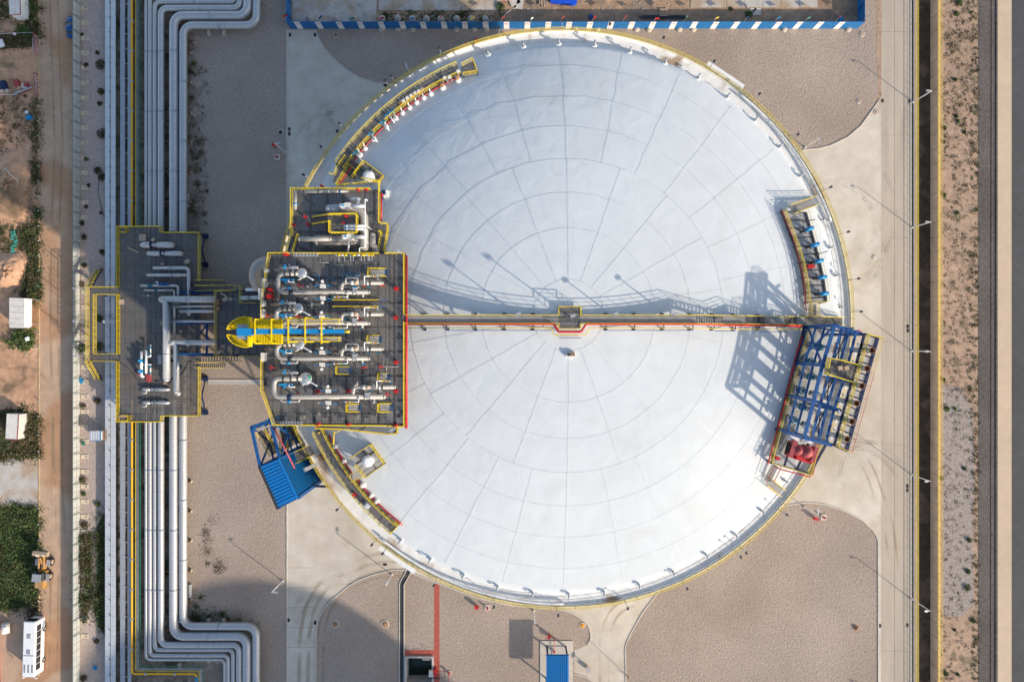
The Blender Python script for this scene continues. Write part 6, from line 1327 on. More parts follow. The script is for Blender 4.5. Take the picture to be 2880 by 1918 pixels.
# building site things
q = [W(x,y,.5) for x, y in ((1548,-40),(1622,-40),(1622,12),(1612,17),(1585,14),(1548,10))]
mb = MB().prism([(p.x,p.y) for p in q],.3,1.1); tag(mb.build('tarpaulin_heap', M['tarp']), 'heap under a bright blue tarpaulin at the top edge', 'tarpaulin heap')
t = thing('timber_stack', 'stack of short timber beside the blue tarpaulin', 'timber stack', W(1525,8,0)); 
for k in range(7): a = W(1518+k*4,rnd(-4,2),.25+.1*(k%2)); MB().bar(a, a+Vector((rnd(-.1,.1),-1.3,0)),.2).build('plank', M['wood'], t)
t = thing('wooden_pallet', 'wooden slatted ramp leaning into the trench by the hoarding', 'pallet', W(1866,34,0)); mb = MB()
for k in range(5): a = W(1858+k*4.3,24,.25); mb.bar(a, W(1858+k*4.3,46,.25),.12)
for k in range(4): mb.bar(W(1855,27+k*6,.36), W(1879,27+k*6,.36),.16,.05)
mb.build('slats', M['wood'], t)
t = thing('scaffold_tubes', 'bundle of dark tubes in the shade behind the hoarding', 'tubes', W(1830,47,0)); mb = MB()
for k in range(8): mb.bar(W(1795+rnd(0,20),44+k*1.3,.2), W(1925+rnd(-20,10),45+k*1.2,.2),.1)
mb.build('tubes', M['dark_steel'], t)
def person(name, label, p, rz, shirt, legs, helmet):
    """one continuous skinned body, bending forward a little"""
    me = bpy.data.meshes.new(name); J = [(0,0,.95),(0,.03,1.2),(0,.10,1.43),(0,.14,1.54),(0,.18,1.68),(.11,0,.90),(.13,.04,.48),(.12,-.04,.06),(.12,.10,.03),(-.11,0,.90),(-.14,-.06,.48),(-.14,-.18,.08),(-.14,-.06,.03),(.20,.10,1.42),(.27,.20,1.15),(.22,.42,1.05),(.20,.50,1.04),(-.20,.10,1.42),(-.28,.18,1.15),(-.20,.42,1.08),(-.18,.50,1.07)]
    E = [(0,1),(1,2),(2,3),(3,4),(0,5),(5,6),(6,7),(7,8),(0,9),(9,10),(10,11),(11,12),(2,13),(13,14),(14,15),(15,16),(2,17),(17,18),(18,19),(19,20)]
    rr = [.15,.15,.16,.06,.10,.10,.065,.045,.04,.10,.065,.045,.04,.06,.047,.037,.035,.06,.047,.037,.035]
    me.from_pydata(J,E,[]); o = bpy.data.objects.new(name,me); COL.objects.link(o); sk = o.modifiers.new('skin','SKIN')
    for v, r in zip(me.skin_vertices[0].data, rr): v.radius = (r,r)
    me.skin_vertices[0].data[0].use_root = True
    sb = o.modifiers.new('sub','SUBSURF'); sb.levels = sb.render_levels = 1; me.materials.append(M[shirt]); o.location = p; o.rotation_euler.z = rz
    tag(o,label,'person'); ORG[o.name] = Vector((0,0,0))
    MB().lathe((0,.19,1.68),[(.15,0),(.14,.08),(.09,.14),(.01,.16)],14).build('helmet', M[helmet], o)
    MB().tube([(.11,0,.90),(.13,.04,.48),(.12,-.04,.10)],[.115,.08,.062],10).tube([(-.11,0,.90),(-.14,-.06,.48),(-.14,-.18,.12)],[.115,.08,.062],10).build('trousers', M[legs], o); return o
person('person', 'person in dark clothes and yellow helmet walking by the slab behind the hoarding', W(2117,36,0), -.9, 'navy', 'dark_steel', 'yellow')
tag(MB().box(at(W(2110,44,0),0), at(W(2140,24,0),.1)).build('slab', M['kerb']), 'small pale slab beside the person behind the hoarding', 'slab')
for i, (x, y) in enumerate(((1448,6),(1462,12))): 
    o = MB().cbox(W(x,y,.2),(2.0,1.3,.25),.4+i).build('broken_slab', M['tankwall']); tag(o, ('left','right')[i]+' grey slab of broken concrete near the tarpaulin', 'slab')
p0, p1 = W(1413,-1,.9), W(1446,-2,.9); mb = MB().bar(p0,p1,.15,.8)
for k in range(6): a = p0.lerp(p1,k/6); mb.bar(a-Vector((0,.09,-.3)), a.lerp(p1,.1)-Vector((0,.09,.35)), .02, .25, 1)
tag(mb.build('barrier_board', [M['white'],M['red']]), 'red and white striped barrier board at the top edge', 'barrier')
tag(MB().tube([W(829,0,2),W(826,30,1),W(823,60,.1)],.04,6).build('loose_cable', M['steel']), 'pale cable lying inside the upper left hoarding', 'cable')
tag(MB().bar(W(1022,15,1.5),W(1035,57,.1),.06).bar(W(1019,12,1.6),W(1023,14,1.6),.4).build('leaning_pole', M['steel']), 'thin pole leaning on the building site', 'pole')
tag(MB().tube([W(1412,55,.1),W(1420,42,1.0),W(1438,28,1.6),W(1455,22,1.4)],.05,6).build('bent_cable', M['offwhite']), 'pale cable arching up behind the hoarding', 'cable')
for i, (x, y) in enumerate(((1662,48),(2365,56))): tag(MB().cbox(W(x,y,.4),(.7,.7,.8),.3).cbox(W(x,y,.85),(.5,.5,.1),.3).build('bin', M['blue' if i == 0 else 'valve_blue']), ('dark blue','paler blue')[i]+' bin in the shade behind the hoarding', 'bin')
# ------------------------------------------------------------------ lamp posts
def make_lamp():
    v = local(thing('street_lamp', 'x', 'street lamp', (0,0,0)))
    MB().lathe((0,0,0),[(.22,0),(.22,.25),(.14,.3)],10).build('base', M['offwhite'], v)
    MB().cyl((0,0,.2),(0,0,6.25),.10,.07,10).build('pole', M['white'], v); MB().bar((0,0,6.17),(.55,0,6.3),.08).build('arm', M['white'], v); MB().cbox((.80,0,6.3),(.6,.36,.14)).build('lamp_head', M['dark_steel' if 0 else 'steel'], v); return v
lam = make_lamp()
LP = [(2567,288,180,'at the canal fence, uppermost'),(2565,640,180,'at the canal fence, second from the top'),(2563.5,987,180,'at the canal fence, beside the blue frame'),(2563,1335,180,'at the canal fence, second from the bottom'),(2562.5,1683,180,'at the canal fence, lowest'),(2562,2030,180,'at the canal fence just below the picture, seen by its shadow'),
 (802,429,0,'beside the upper left paving with a red hydrant'),(1155,214,-80,'on the dark gravel above the curved walkway'),(795,1633,0,'at the left gravel edge below the tower'),(1102,1615,80,'inside the lower left gravel curve'),(2262,1425,90,'at the top of the lower right gravel'),(2264,415,-90,'at the lower tip of the upper right gravel'),(1501,1717,90,'on the gravel left of the small blue roof')]
for i, (x, y, a, lab) in enumerate(LP):
    o = lam if i == 0 else dup(lam, W(x,y,0)); o.location = W(x,y,0); o.rotation_euler.z = R(a); o['label'] = 'white street lamp '+lab; o['group'] = 'white street lamps'
# canal railings
for x, m, w, lab in ((2573,'yellow',.085,'left side of the canal'),(2640,'pale_yellow',.08,'right side of the canal')):
    t = thing('canal_railing', 'long straight yellow railing along the '+lab, 'railing', W(x,960,0), 'canal railings'); X = W(x,0,0).x
    P = [Vector((X,W(0,2180,0).y,.1 if x<2600 else .15)), Vector((X,W(0,-260,0).y,.1 if x<2600 else .15))]
    MB().rail(P,1.15,1.5,w,2).build('rails', M[m], t)
    if x > 2600: MB().bar(P[0]+Vector((0,0,-.02)),P[1]+Vector((0,0,-.02)),.42,.2).build('toe_beam', M['pale_yellow'], t)
# ------------------------------------------------------------------ grates, wells, hydrants
for i, (x, y) in enumerate([(816,99),(886,99),(1084,241),(814,364),(814,377),(812,1743),(886,1750),(1083,1587),(2482,284),(2558,286),(2553,918),(2553,930),(2552,1366),(2552,1378),(2475,1759),(2552,1757),(830,690)]):
    if x == 830: continue
    p = W(x,y,0); w, h = (.45,.7) if x not in (1083,1084) else (.7,.45)
    mb = MB().box((p.x-w/2,p.y-h/2,.0),(p.x+w/2,p.y+h/2,.045)); 
    for k in range(4): mb.box((p.x-w/2+.06,p.y-h/2+h*(k+.35)/4,.045),(p.x+w/2-.06,p.y-h/2+h*(k+.65)/4,.06),1)
    tag(mb.build('drain_grate',[M['black'],M['dark_steel']]), 'small dark drain grate in the paving, %s' % ('upper left corner','upper left, beside the first bend','at the foot of the upper gravel curve','upper of a pair at the left paving edge','lower of a pair at the left paving edge','left edge of the lower left road','right edge of the lower left road','above the lower left gravel curve','left side of the east road near the top','by the canal near the top lamp','upper of a pair by the middle lamp','lower of a pair by the middle lamp','upper of a pair below the fourth lamp','lower of a pair below the fourth lamp','left side of the east road near the bottom','by the canal near the bottom')[i], 'drain grate', 'drain grates')
for i, (x, y, r, m, lab) in enumerate([(943,1754,.66,'rust','in the shade of the lower left gravel'),(1083,1754,.66,'rust','at the shade edge of the lower left gravel'),(1638,1758,.5,'orange','near the small blue roof'),(2415,287,.4,'wood','on the upper right gravel'),(2424,98,.45,'wood','on gravel near the hoarding corner'),(2464,317,.45,'wood','on the paving of the upper right curve'),(945,99,.45,'rust','on the dark gravel under the hoarding'),(949,370,.36,'dark_steel','among tyre tracks at upper left'),(789,373,.42,'black','on the left gravel by the lamp'),(2459,724,.4,'kerb','on the east road'),(1311,126,.55,'offwhite','near the rim at the top')]):
    p = W(x,y,0); t = thing('manhole', 'round manhole cover '+lab, 'manhole', p, 'manholes'); MB().lathe(p,[(r*1.25,0),(r*1.2,.10),(r*.95,.12),(r*.95,.06)],20).build('ring', M['kerb'], t); MB().lathe(p,[(r*.94,.05),(r*.9,.09),(.01,.11)],20).build('cover', M[m], t)
def hydrant(x, y, lab, pad=1.1, cab=None):
    p = W(x,y,0); t = thing('hydrant', 'red hydrant on a white square pad '+lab, 'hydrant', p, 'hydrants on white pads'); MB().box((p.x-pad/2,p.y-pad/2,0),(p.x+pad/2,p.y+pad/2,.12)).build('pad', M['kerb'], t)
    MB().lathe(up(p,.1),[(.2,0),(.2,.1),(.13,.12),(.13,.7),(.19,.72),(.19,.8),(.1,.9),(.01,.95)],12).cyl(up(p,.6)-Vector((.25,.1,0)),up(p,.6)+Vector((.25,.1,0)),.08).build('hydrant_body', M['red'], t)
    if cab: q = W(*cab,0); tag(MB().cbox(up(q,.75),(.85,.5,.9),-.3).bar(q-Vector((.25,0,0)),up(q,.4)-Vector((.25,0,0)),.08).bar(q+Vector((.25,0,0)),up(q,.4)+Vector((.25,0,0)),.08).build('hose_cabinet', M['red']), 'red hose cabinet beside the hydrant '+lab, 'hose cabinet', 'red hose cabinets')
hydrant(780,443,'at the left gravel edge',1.15,(776,412)); hydrant(2316,1454,'on the lower right gravel',1.2,(2290,1456)); hydrant(1371,1708,'on the gravel below the tank',1.2,(1341,1703)); hydrant(1264,1890,'by the sump pit',.7); hydrant(1558,1828,'under the small blue roof',.5); hydrant(1311,126,'on dark gravel at the top of the tank',.6,(1341,121))
# ------------------------------------------------------------------ sump pit
x0, x1 = W(1143,0,0).x, W(1215,0,0).x; y0, y1 = W(0,1922,0).y, W(0,1848,0).y
t = thing('sump_pit', 'square concrete sump pit with dark water at the bottom edge', 'pit', Vector(((x0+x1)/2,(y0+y1)/2,-4.2)))
mb = MB()
mb.box((x0-.3,y0-.3,-4.4),(x0,y1+.3,.35)).box((x1,y0-.3,-4.4),(x1+.3,y1+.3,.35)).box((x0,y1,-4.4),(x1,y1+.3,.35)).box((x0,y0-.3,-4.4),(x1,y0,.35)).box((x0,y0,-4.4),(x1,y1,-4.2)); mb.build('walls', M['tankwall'], t)
MB().box((x0,y0,-3.9),(x1,y1,-3.7)).build('water', M['water'], t)
MB().rail([Vector((x1-.2,y1+.1,.35)),Vector((x0+3.4,y1+.1,.35))],.9,1.0,.08,1).build('hatch_rail', M['offwhite'], t)
tag(MB().box(at(W(1208,1896,0),.36), at(W(1219,1880,0),1.1)).build('pump_box', M['offwhite']), 'white box on the right edge of the sump pit', 'box'); tag(MB().box(at(W(1221,1894,0),.01), at(W(1228,1877,0),.8)).build('hose_cabinet', M['red']), 'red cabinet beside the white box of the sump pit', 'hose cabinet')
tag(MB().tube(fillet([W(1226,1886,.5),W(1262,1888,.5),W(1262,1918,.5)],.2,3),.05,6).build('fire_pipe', M['pinkred']), 'thin red pipe from the sump pit to its hydrant', 'fire pipe')
tag(MB().bar(W(1240,1872,0),W(1240,1872,2.4),.07).bar(W(1240,1872,2.4),W(1250,1873,2.4),.06).bar(W(1210,1906,.4),W(1238,1907,.4),.12).build('pipe_gantry', M['dark_steel']), 'thin dark pipe gantry beside the sump pit', 'pipe gantry')
# ------------------------------------------------------------------ small shed with blue roof
t = thing('pump_shelter', 'open shelter with ribbed bright blue roof at the bottom edge', 'shelter', W(1568,1870,0))
a, b = W(1519,1801,0), W(1611,1801,0); MB().box((a.x,W(0,2080,0).y,0),(b.x,a.y,.15)).build('slab', M['kerb'], t)
zs = 3.9; q0, q1 = cL(1740,608,zs), cL(2010,608,zs); ysou = W(0,1951,zs).y; mb = MB(); n = 11
for k in range(n):
    w = (q1.x-q0.x)/n; xx = q0.x+w*k; mb.box((xx,ysou,zs-.05),(xx+w*.6,q0.y,zs+.22)); mb.box((xx+w*.6,ysou,zs-.05),(xx+w,q0.y,zs+.04))
mb.build('roof', M['blue_roof'], t); MB().bar(at(q0,zs-.08)+Vector((-.1,.05,0)),at(q1,zs-.08)+Vector((.1,.05,0)),.15,.2).build('gutter', M['hoard'], t)
for c, x, y, xt in ((cL,1745,505,1745),(cL,1975,505,1985)):
    f = cL(x,y,.2); tp = Vector((f.x,q0.y-.3,zs)); MB().bar(at(f,.1), Vector((f.x,f.y-.15,zs-.1)), .3).build('column', M['navy'], t)
for x in (1538,1600): f = W(x,1990,0); MB().bar(at(f,0),at(f,zs-.1),.3).build('column', M['navy'], t)
f = cL(1735,880,.2); MB().bar(at(f,0),at(f,zs-.1),.25).build('column', M['navy'], t)
MB().box(at(cL(1765,610,.2),.15),at(cL(1990,500,.2),.3)).build('plinth', M['tankwall'], t)
tag(MB().tube(fillet([cL(1728,380,.6),cL(1735,405,.6),cL(1835,400,.6),cL(1838,640,.6)],.2,3),.06,6).cbox(cL(1775,382,.6),(.6,.5,.8)).build('fire_pipe', M['red']), 'thin red pipe with a valve box in front of the shelter', 'fire pipe')
t = thing('eyewash_station', 'small grey hood with a red drum beside the shelter', 'wash station', cL(2237,760,0)); p = ORG[t.name]; MB().cbox(up(p,1.7)+Vector((0,.55,0)),(.85,.9,.12)).bar(up(p,0)+Vector((0,.5,0)),up(p,1.7)+Vector((0,.5,0)),.15).build('hood', M['steel'], t); MB().lathe(up(p,.2),[(.25,0),(.36,.2),(.36,.8),(.2,.9),(.01,.95)],14).build('drum', M['red'], t)
tag(MB().bar(W(1765,1900,0),W(1769,1912,1.2),.1).bar(W(1768,1903,0),W(1768,1903,4.2),.1).build('sign_post', M['pinkred']), 'thin red post at the kerb near the bottom edge', 'post')
tag(MB().lathe(W(2408,1765,0),[(.5,0),(.45,.3),(.25,.5),(.01,.55)],9).build('boulder', M['rust']), 'brown stone with a tuft of grass on the lower right gravel', 'stone')
# ------------------------------------------------------------------ left yard: huts, vehicles, debris
def hut(label, corners, z, roof_m, slope=None, wall_m='white', trim=None, ribs=0, drop=.0):
    q = [W(x,y,z) for x, y in corners]; c = sum(q, Vector())/4; t = thing('site_hut', label, 'hut', at(c,0))
    ins = [at(c.lerp(p,.96),0) for p in q]; mb = MB(); mb.prism([(p.x,p.y) for p in ins][::-1], 0, z-.1-drop); mb.build('walls', M[wall_m], t)
    mb = MB(); d = drop; zz = [z, z-d, z-d, z]
    top = [at(p,h) for p, h in zip(q,zz)]; mb.add(top+[up(p,-.1) for p in top], [(3,2,1,0),(4,5,6,7),(0,1,5,4),(1,2,6,5),(2,3,7,6),(3,0,4,7)])
    for k in range(ribs):
        a, b = top[0].lerp(top[3],(k+.5)/ribs), top[1].lerp(top[2],(k+.5)/ribs); mb.bar(up(a,.03),up(b,.03),.08,.06)
    mb.build('roof', M[roof_m], t)
    if trim:
        mb = MB(); mb.bar(up(top[1],.02),up(top[2],.02),.1,.12); mb.bar(up(top[2],.02),up(top[3],.02),.1,.12); mb.build('roof_trim', M[trim], t)
    mb = MB(); a, b = ins[1].lerp(ins[2],.4), ins[1].lerp(ins[2],.4); n_ = (b-c); n_.z = 0; n_.normalize(); mb.cbox(at(ins[1].lerp(ins[2],.55),1.1)+n_*.03,(.06,.7,.6)); mb.cbox(at(ins[1].lerp(ins[2],.2),1.0)+n_*.03,(.06,.8,1.9)); mb.build('door', M['offwhite'], t); return t
t = hut('white hut with a red roof edge at the top left corner', [(22,-48),(56,-48),(58,42),(27,44)], 2.6, 'offwhite', trim='pinkred')
MB().box(at(W(62,52,0),0),at(W(82,-40,0),.12)).build('plinth', M['kerb'], t)
t = hut('white hut with a corrugated lean-to roof between two bushes', [(26,838),(68,839),(68,923),(26,922)], 2.7, 'offwhite', ribs=5)
mb = MB(); a, b, c, d = W(69,839,2.5), W(90,841,2.1), W(89,911,2.1), W(69,911,2.5)
for k in range(10): p, q = a.lerp(d,k/10), b.lerp(c,k/10); p2, q2 = a.lerp(d,(k+.6)/10), b.lerp(c,(k+.6)/10); mb.add([up(p,.06),up(q,.06),up(q2,.06),up(p2,.06)],[(3,2,1,0)])
mb.add([a,b,c,d],[(3,2,1,0),(0,1,2,3)]); mb.build('lean_to_roof', M['white'], t)
for p in (b,c): MB().bar(at(p,0),p,.1).build('post', M['steel'], t)
hut('pale hut with a red edged roof among dry bushes', [(19,1163),(53,1165),(49,1237),(15,1235)], 2.6, 'offwhite', trim='pinkred', wall_m='offwhite')
tag(MB().box(at(W(92,925,0),0),at(W(108,842,0),.5)).build('low_wall', M['rust']), 'low brown brick yard wall beside the corrugated lean-to', 'wall')
t = thing('guard_booth', 'small grey booth with blue edges beside the cable trays', 'booth', W(267,1226,0)); q = [W(x,y,2.4) for x, y in ((253,1212),(284,1212),(283,1239),(252,1239))]
MB().box(at(q[3],0)+Vector((.1,.1,0)),at(q[1],2.3)-Vector((.1,.1,0))).build('walls', M['offwhite'], t); mb = MB().box(at(q[3],2.3),at(q[1],2.42)); 
for k in range(4): x = q[0].x+(q[1].x-q[0].x)*(k+.5)/4.5; mb.box((x-.06,q[3].y,2.42),(x+.06,q[0].y,2.47))
mb.build('roof', M['tray'], t); MB().bar(at(q[1],2.45),at(q[2],2.45),.12).bar(at(q[3],2.4),at(q[2],2.4),.1).build('blue_edge', M['boom'], t)
mb = MB()
for k in range(9): y = q[2].y+(q[1].y-q[2].y)*k/8; mb.bar((q[1].x+.1,y,1.9),(q[1].x+.75,y,1.7),.09)
mb.build('awning_slats', M['rust'], t)
t = thing('water_tank', 'white horizontal water tank at the left edge of the parking ground', 'water tank', W(16,1765,0)); MB().cyl(W(16,1752,.8),W(16,1779,.8),.75,n=20).build('shell', M['offwhite'], t); MB().cyl(W(16,1765,1.5),W(16,1765,1.65),.2).build('lid', M['white'], t); MB().box(at(W(8,1776,0),0),at(W(24,1755,0),.3)).build('cradle', M['dark_steel'], t)
p0, p1 = W(-10,1740,.5), W(-4,2000,.5); mb = MB().bar(p0,p1,.3,1.0); 
for k in range(24): a = p0.lerp(p1,k/24); mb.bar(up(a,.52)-Vector((.2,0,0)),up(a,.52)+Vector((.2,-.25,0)),.2,.04,1)
tag(mb.build('brick_wall', [M['pinkred'],M['tray_dull']]), 'red brick wall with grey coping at the lower left edge', 'wall')
# bus
bus = local(thing('coach_bus', 'white coach bus with dark side windows parked at lower left', 'bus', W(112,1806,0), None, R(-1.5)))
def bx(n, L_, Wd, z0, z1, bev, m, par, cut=0):
    me = bpy.data.meshes.new(n); bm = bmesh.new(); bmesh.ops.create_cube(bm, size=1); 
    for v in bm.verts: v.co = Vector((v.co.x*Wd, v.co.y*L_, (z0+z1)/2+v.co.z*(z1-z0)))
    bmesh.ops.bevel(bm, geom=bm.edges[:], offset=bev, segments=3, affect='EDGES'); bm.to_mesh(me); bm.free(); me.materials.append(M[m]); o = bpy.data.objects.new(n, me); COL.objects.link(o); o.parent = par; ORG[o.name] = Vector((0,0,0))
    for p in me.polygons: p.use_smooth = False
    return o
M['bus'] = mat('bus_white', (.80,.80,.79), .3, 0, .04, 1.2, spec=.5)
body = bx('body', 10.9, 2.45, .35, 3.15, .14, 'bus', bus)
for s in (1,-1):
    for k in range(7): MB().box((s*1.226,-4.3+k*1.28,1.55),(s*1.236,-4.3+k*1.28+1.18,2.75)).build('side_window', M['glass'], bus)
    MB().add([(s*1.238,5.0,.6),(s*1.238,4.2,.6),(s*1.238,2.6,1.4),(s*1.238,3.2,1.4)],[(0,1,2,3),(3,2,1,0)]).build('blue_stripe', M['boom'], bus)
    for y in (-3.2,3.0):
        w = MB().cyl((s*1.0,y,.5),(s*1.26,y,.5),.5,n=20).build('wheel', M['black'], bus); MB().cyl((s*1.26,y,.5),(s*1.28,y,.5),.27,n=14).build('rim', M['steel'], w)
MB().box((-1.1,5.46,1.5),(1.1,5.48,2.95)).build('rear_window', M['glass'], bus); MB().box((-1.12,-5.48,1.2),(1.12,-5.46,2.9)).build('windscreen', M['glass'], bus)
for y in (2.6,-.5): MB().box((-.35,y-.4,3.15),(.35,y+.4,3.25)).build('roof_hatch', M['steel'], bus)
MB().box((-1.0,-1.3,3.15),(1.0,-1.15,3.2)).build('roof_rib', M['steel'], bus)
mb = MB()
for r in range(8): 
    for x in (-.75,0,.75): mb.bar((x-.15,-3.0-r*.2,3.165),(x+.15,-3.08-r*.2,3.165),.1,.03)
mb.build('vent_slots', M['dark_steel'], bus)
for s in (1,-1): MB().tube([(s*1.0,-5.4,2.9),(s*1.25,-5.75,2.9),(s*1.25,-5.9,2.6)],.06,6).cbox((s*1.25,-5.92,2.45),(.22,.1,.4)).build('mirror', M['white'], bus)
for x in (.9,-.9): MB().box((x-.2,-5.48,.7),(x+.2,-5.47,.95)).build('headlight', M['silver'], bus)
for x in (.95,-.95): MB().box((x-.15,5.47,.8),(x+.15,5.48,1.2)).build('tail_light', M['red'], bus)
# wheel loader
ld = local(thing('wheel_loader', 'dusty orange wheel loader with its bucket raised forward beside the green weeds', 'wheel loader', W(134,1593,0), None, R(-6)))
def wheel(x, y): 
    w = MB().cyl((x-.28,y,.78),(x+.28,y,.78),.78,n=22).build('wheel', M['black'], ld); s = 1 if x > 0 else -1; MB().cyl((x+s*.28,y,.78),(x+s*.31,y,.78),.42,n=16).build('rim', M['bucket'], w); MB().lathe((0,0,0),[(.01,0),(.01,.01)],3).build if 0 else None
for x in (1.05,-1.05): wheel(x,1.35); wheel(x,-1.55)
MB().box((-.8,-3.6,.9),(.8,-2.0,2.1)).box((-.85,-3.75,.7),(.85,-3.55,1.6)).build('engine_hood', M['loader'], ld); MB().box((-.85,-2.0,.9),(.85,-.3,1.5)).box((-.35,-.3,.8),(.35,2.0,1.3)).build('frame', M['loader'], ld)
cab_ = MB().box((-.75,-1.9,1.5),(.7,-.55,3.0)).build('cab', M['glass'], ld); MB().box((-.85,-2.0,3.0),(.8,-.5,3.14)).build('roof', M['steel'], cab_)
MB().box((.85,-2.3,1.5),(1.5,-.8,1.62)).box((-1.5,-2.3,1.5),(-.85,-.8,1.62)).box((.75,.7,1.6),(1.45,2.0,1.7)).box((-1.45,.7,1.6),(-.75,2.0,1.7)).build('mudguard', M['steel'], ld)
for x in (.5,-.5): MB().bar((x,.2,1.9),(x,3.0,2.2),.2,.35).build('lift_arm', M['loader'], ld)
MB().cyl((.0,.2,1.5),(0,2.2,2.3),.12).bar((0,1.2,1.9),(0,2.6,2.6),.16,.3).build('tilt_cylinder', M['loader'], ld)
mb = MB(); pr = [(2.8,2.0),(3.1,2.9),(3.4,3.0),(3.9,2.8),(3.8,2.7),(3.35,2.8),(3.2,2.6),(3.0,2.0)]; n = len(pr)
vs = [(-1.4,y,z) for y, z in pr]+[(1.4,y,z) for y, z in pr]; mb.add(vs,[(i,(i+1)%n,(i+1)%n+n,i+n) for i in range(n)]+[tuple(range(n))[::-1],tuple(range(n,2*n))]); mb.box((-1.4,2.9,2.0),(-1.3,3.8,2.75)).box((1.3,2.9,2.0),(1.4,3.8,2.75)).box((-1.35,2.85,1.95),(1.35,3.7,2.05)); mb.build('bucket', M['bucket'], ld)
MB().lathe((-.65,3.3,2.5),[(.62,0),(.5,.3),(.2,.45),(.01,.5)],10).lathe((.6,3.35,2.45),[(.55,0),(.45,.35),(.2,.5),(.01,.55)],9).build('load', M['footing'], ld)
# car
car = local(thing('parked_car', 'dark blue car parked against the panelled wall at upper left', 'car', W(206.5,82,0), None, R(1)))
def shell(name, rows, m, par):
    """lofted body: rows of (y, half width, z low, z high)"""
    mb = MB(); n = len(rows); vs = []
    for y, w, z0, z1 in rows: vs += [(-w,y,z0),(-w*.98,y,z1-.08),(-w*.86,y,z1),(w*.86,y,z1),(w*.98,y,z1-.08),(w,y,z0)]
    fs = []
    for i in range(n-1):
        for k in range(5): fs.append((i*6+k,i*6+k+1,(i+1)*6+k+1,(i+1)*6+k))
    fs += [tuple(range(6))[::-1], tuple(range((n-1)*6,n*6))]; mb.add(vs,fs,0,None,True); return mb.build(name,M[m],par)
shell('body', [(-2.15,.62,.45,.75),(-2.05,.78,.3,.9),(-1.5,.87,.28,.98),(-.5,.89,.28,.98),(.8,.89,.28,.97),(1.5,.87,.28,.9),(1.95,.78,.3,.8),(2.12,.6,.42,.7)], 'car_blue', car)
shell('cabin_glass', [(-1.55,.66,.9,1.0),(-1.0,.70,.9,1.38),(.2,.72,.9,1.42),(1.05,.70,.9,.98)], 'glass', car)
shell('roof', [(-1.05,.60,1.36,1.43),(-.4,.64,1.38,1.47),(.22,.62,1.38,1.46)], 'car_blue', car)
for x in (.8,-.8):
    for y in (1.3,-1.3): w = MB().cyl((x-.1,y,.32),(x+.1,y,.32),.32,n=18).build('wheel', M['black'], car); MB().cyl((x*1.13,y,.32),(x*1.14,y,.32),.19,n=12).build('rim', M['steel'], w)
for s in (1,-1): MB().cbox((s*1.0,.75,.98),(.2,.14,.14)).build('mirror', M['car_blue'], car); MB().box((s*.55-.15,2.02,.6),(s*.55+.15,2.09,.72)).build('headlight', M['silver'], car); MB().box((s*.55-.12,-2.13,.65),(s*.55+.12,-2.08,.78)).build('tail_light', M['red'], car)
# barriers, debris
for i, (y0, y1) in enumerate(((96,153),(207,264))):
    t = thing('striped_gate', ('upper','lower')[i]+' red and white striped barrier gate beside the dirt road', 'gate', W(103,(y0+y1)/2,0)); a, b = W(99,y0,.8), W(104,y1,.8)
    mb = MB(); n = 16
    for k in range(n): p = a.lerp(b,(k+.5)/n); mb.bar(p+Vector((-.25,.1,.35)),p+Vector((.25,-.1,-.35)),.06,.12,k % 2)
    mb.build('slats', [M['pinkred'],M['white']], t); MB().bar(up(a,.45),up(b,.45),.08).bar(up(a,-.4),up(b,-.4),.08).bar(at(a,0),up(a,.5),.1).bar(at(b,0),up(b,.5),.1).build('frame', M['pinkred'], t)
tag(MB().bar(W(0,96,.9),W(92,92,.9),.08).bar(W(41,96,0),W(41,96,1.2),.5).bar(W(92,92,0),W(92,145,.9),.08).build('pipe_rail', M['steel']), 'thin pale pipe rail with a white post above the brown yard', 'rail')
def rock_heap(label, pts, h, seed, m='soil'):
    q = [W(x,y,0) for x, y in pts]; c = sum(q,Vector())/len(q); g_ = random.Random(seed); N_ = 9; vs = []; n = 28
    for i in range(N_+1):
        f = i/N_
        for k in range(n):
            u = k/n*len(q); p = q[int(u)].lerp(q[(int(u)+1) % len(q)], u % 1); e = c.lerp(p,1-f*.98); vs.append((e.x+g_.uniform(-.12,.12),e.y+g_.uniform(-.12,.12),h*(math.sin(f*1.5)**.8)*(1+g_.uniform(-.18,.18)) if i else -.02))
    mb = MB().add(vs,[(i*n+k,i*n+(k+1)%n,(i+1)*n+(k+1)%n,(i+1)*n+k) for i in range(N_) for k in range(n)],0,None,True); return tag(mb.build('soil_mound', M[m]), label, 'soil mound')
rock_heap('long soil mound partly sunlit at the left edge', [(30,420),(70,430),(88,470),(92,520),(78,570),(70,625),(30,620),(-25,610),(-40,520),(-10,450)][::-1], 1.9, 1)
rock_heap('rounded bare soil mound below the longer one', [(0,712),(50,708),(78,725),(80,760),(60,790),(30,835),(-20,845),(-40,760)][::-1], 1.7, 2)
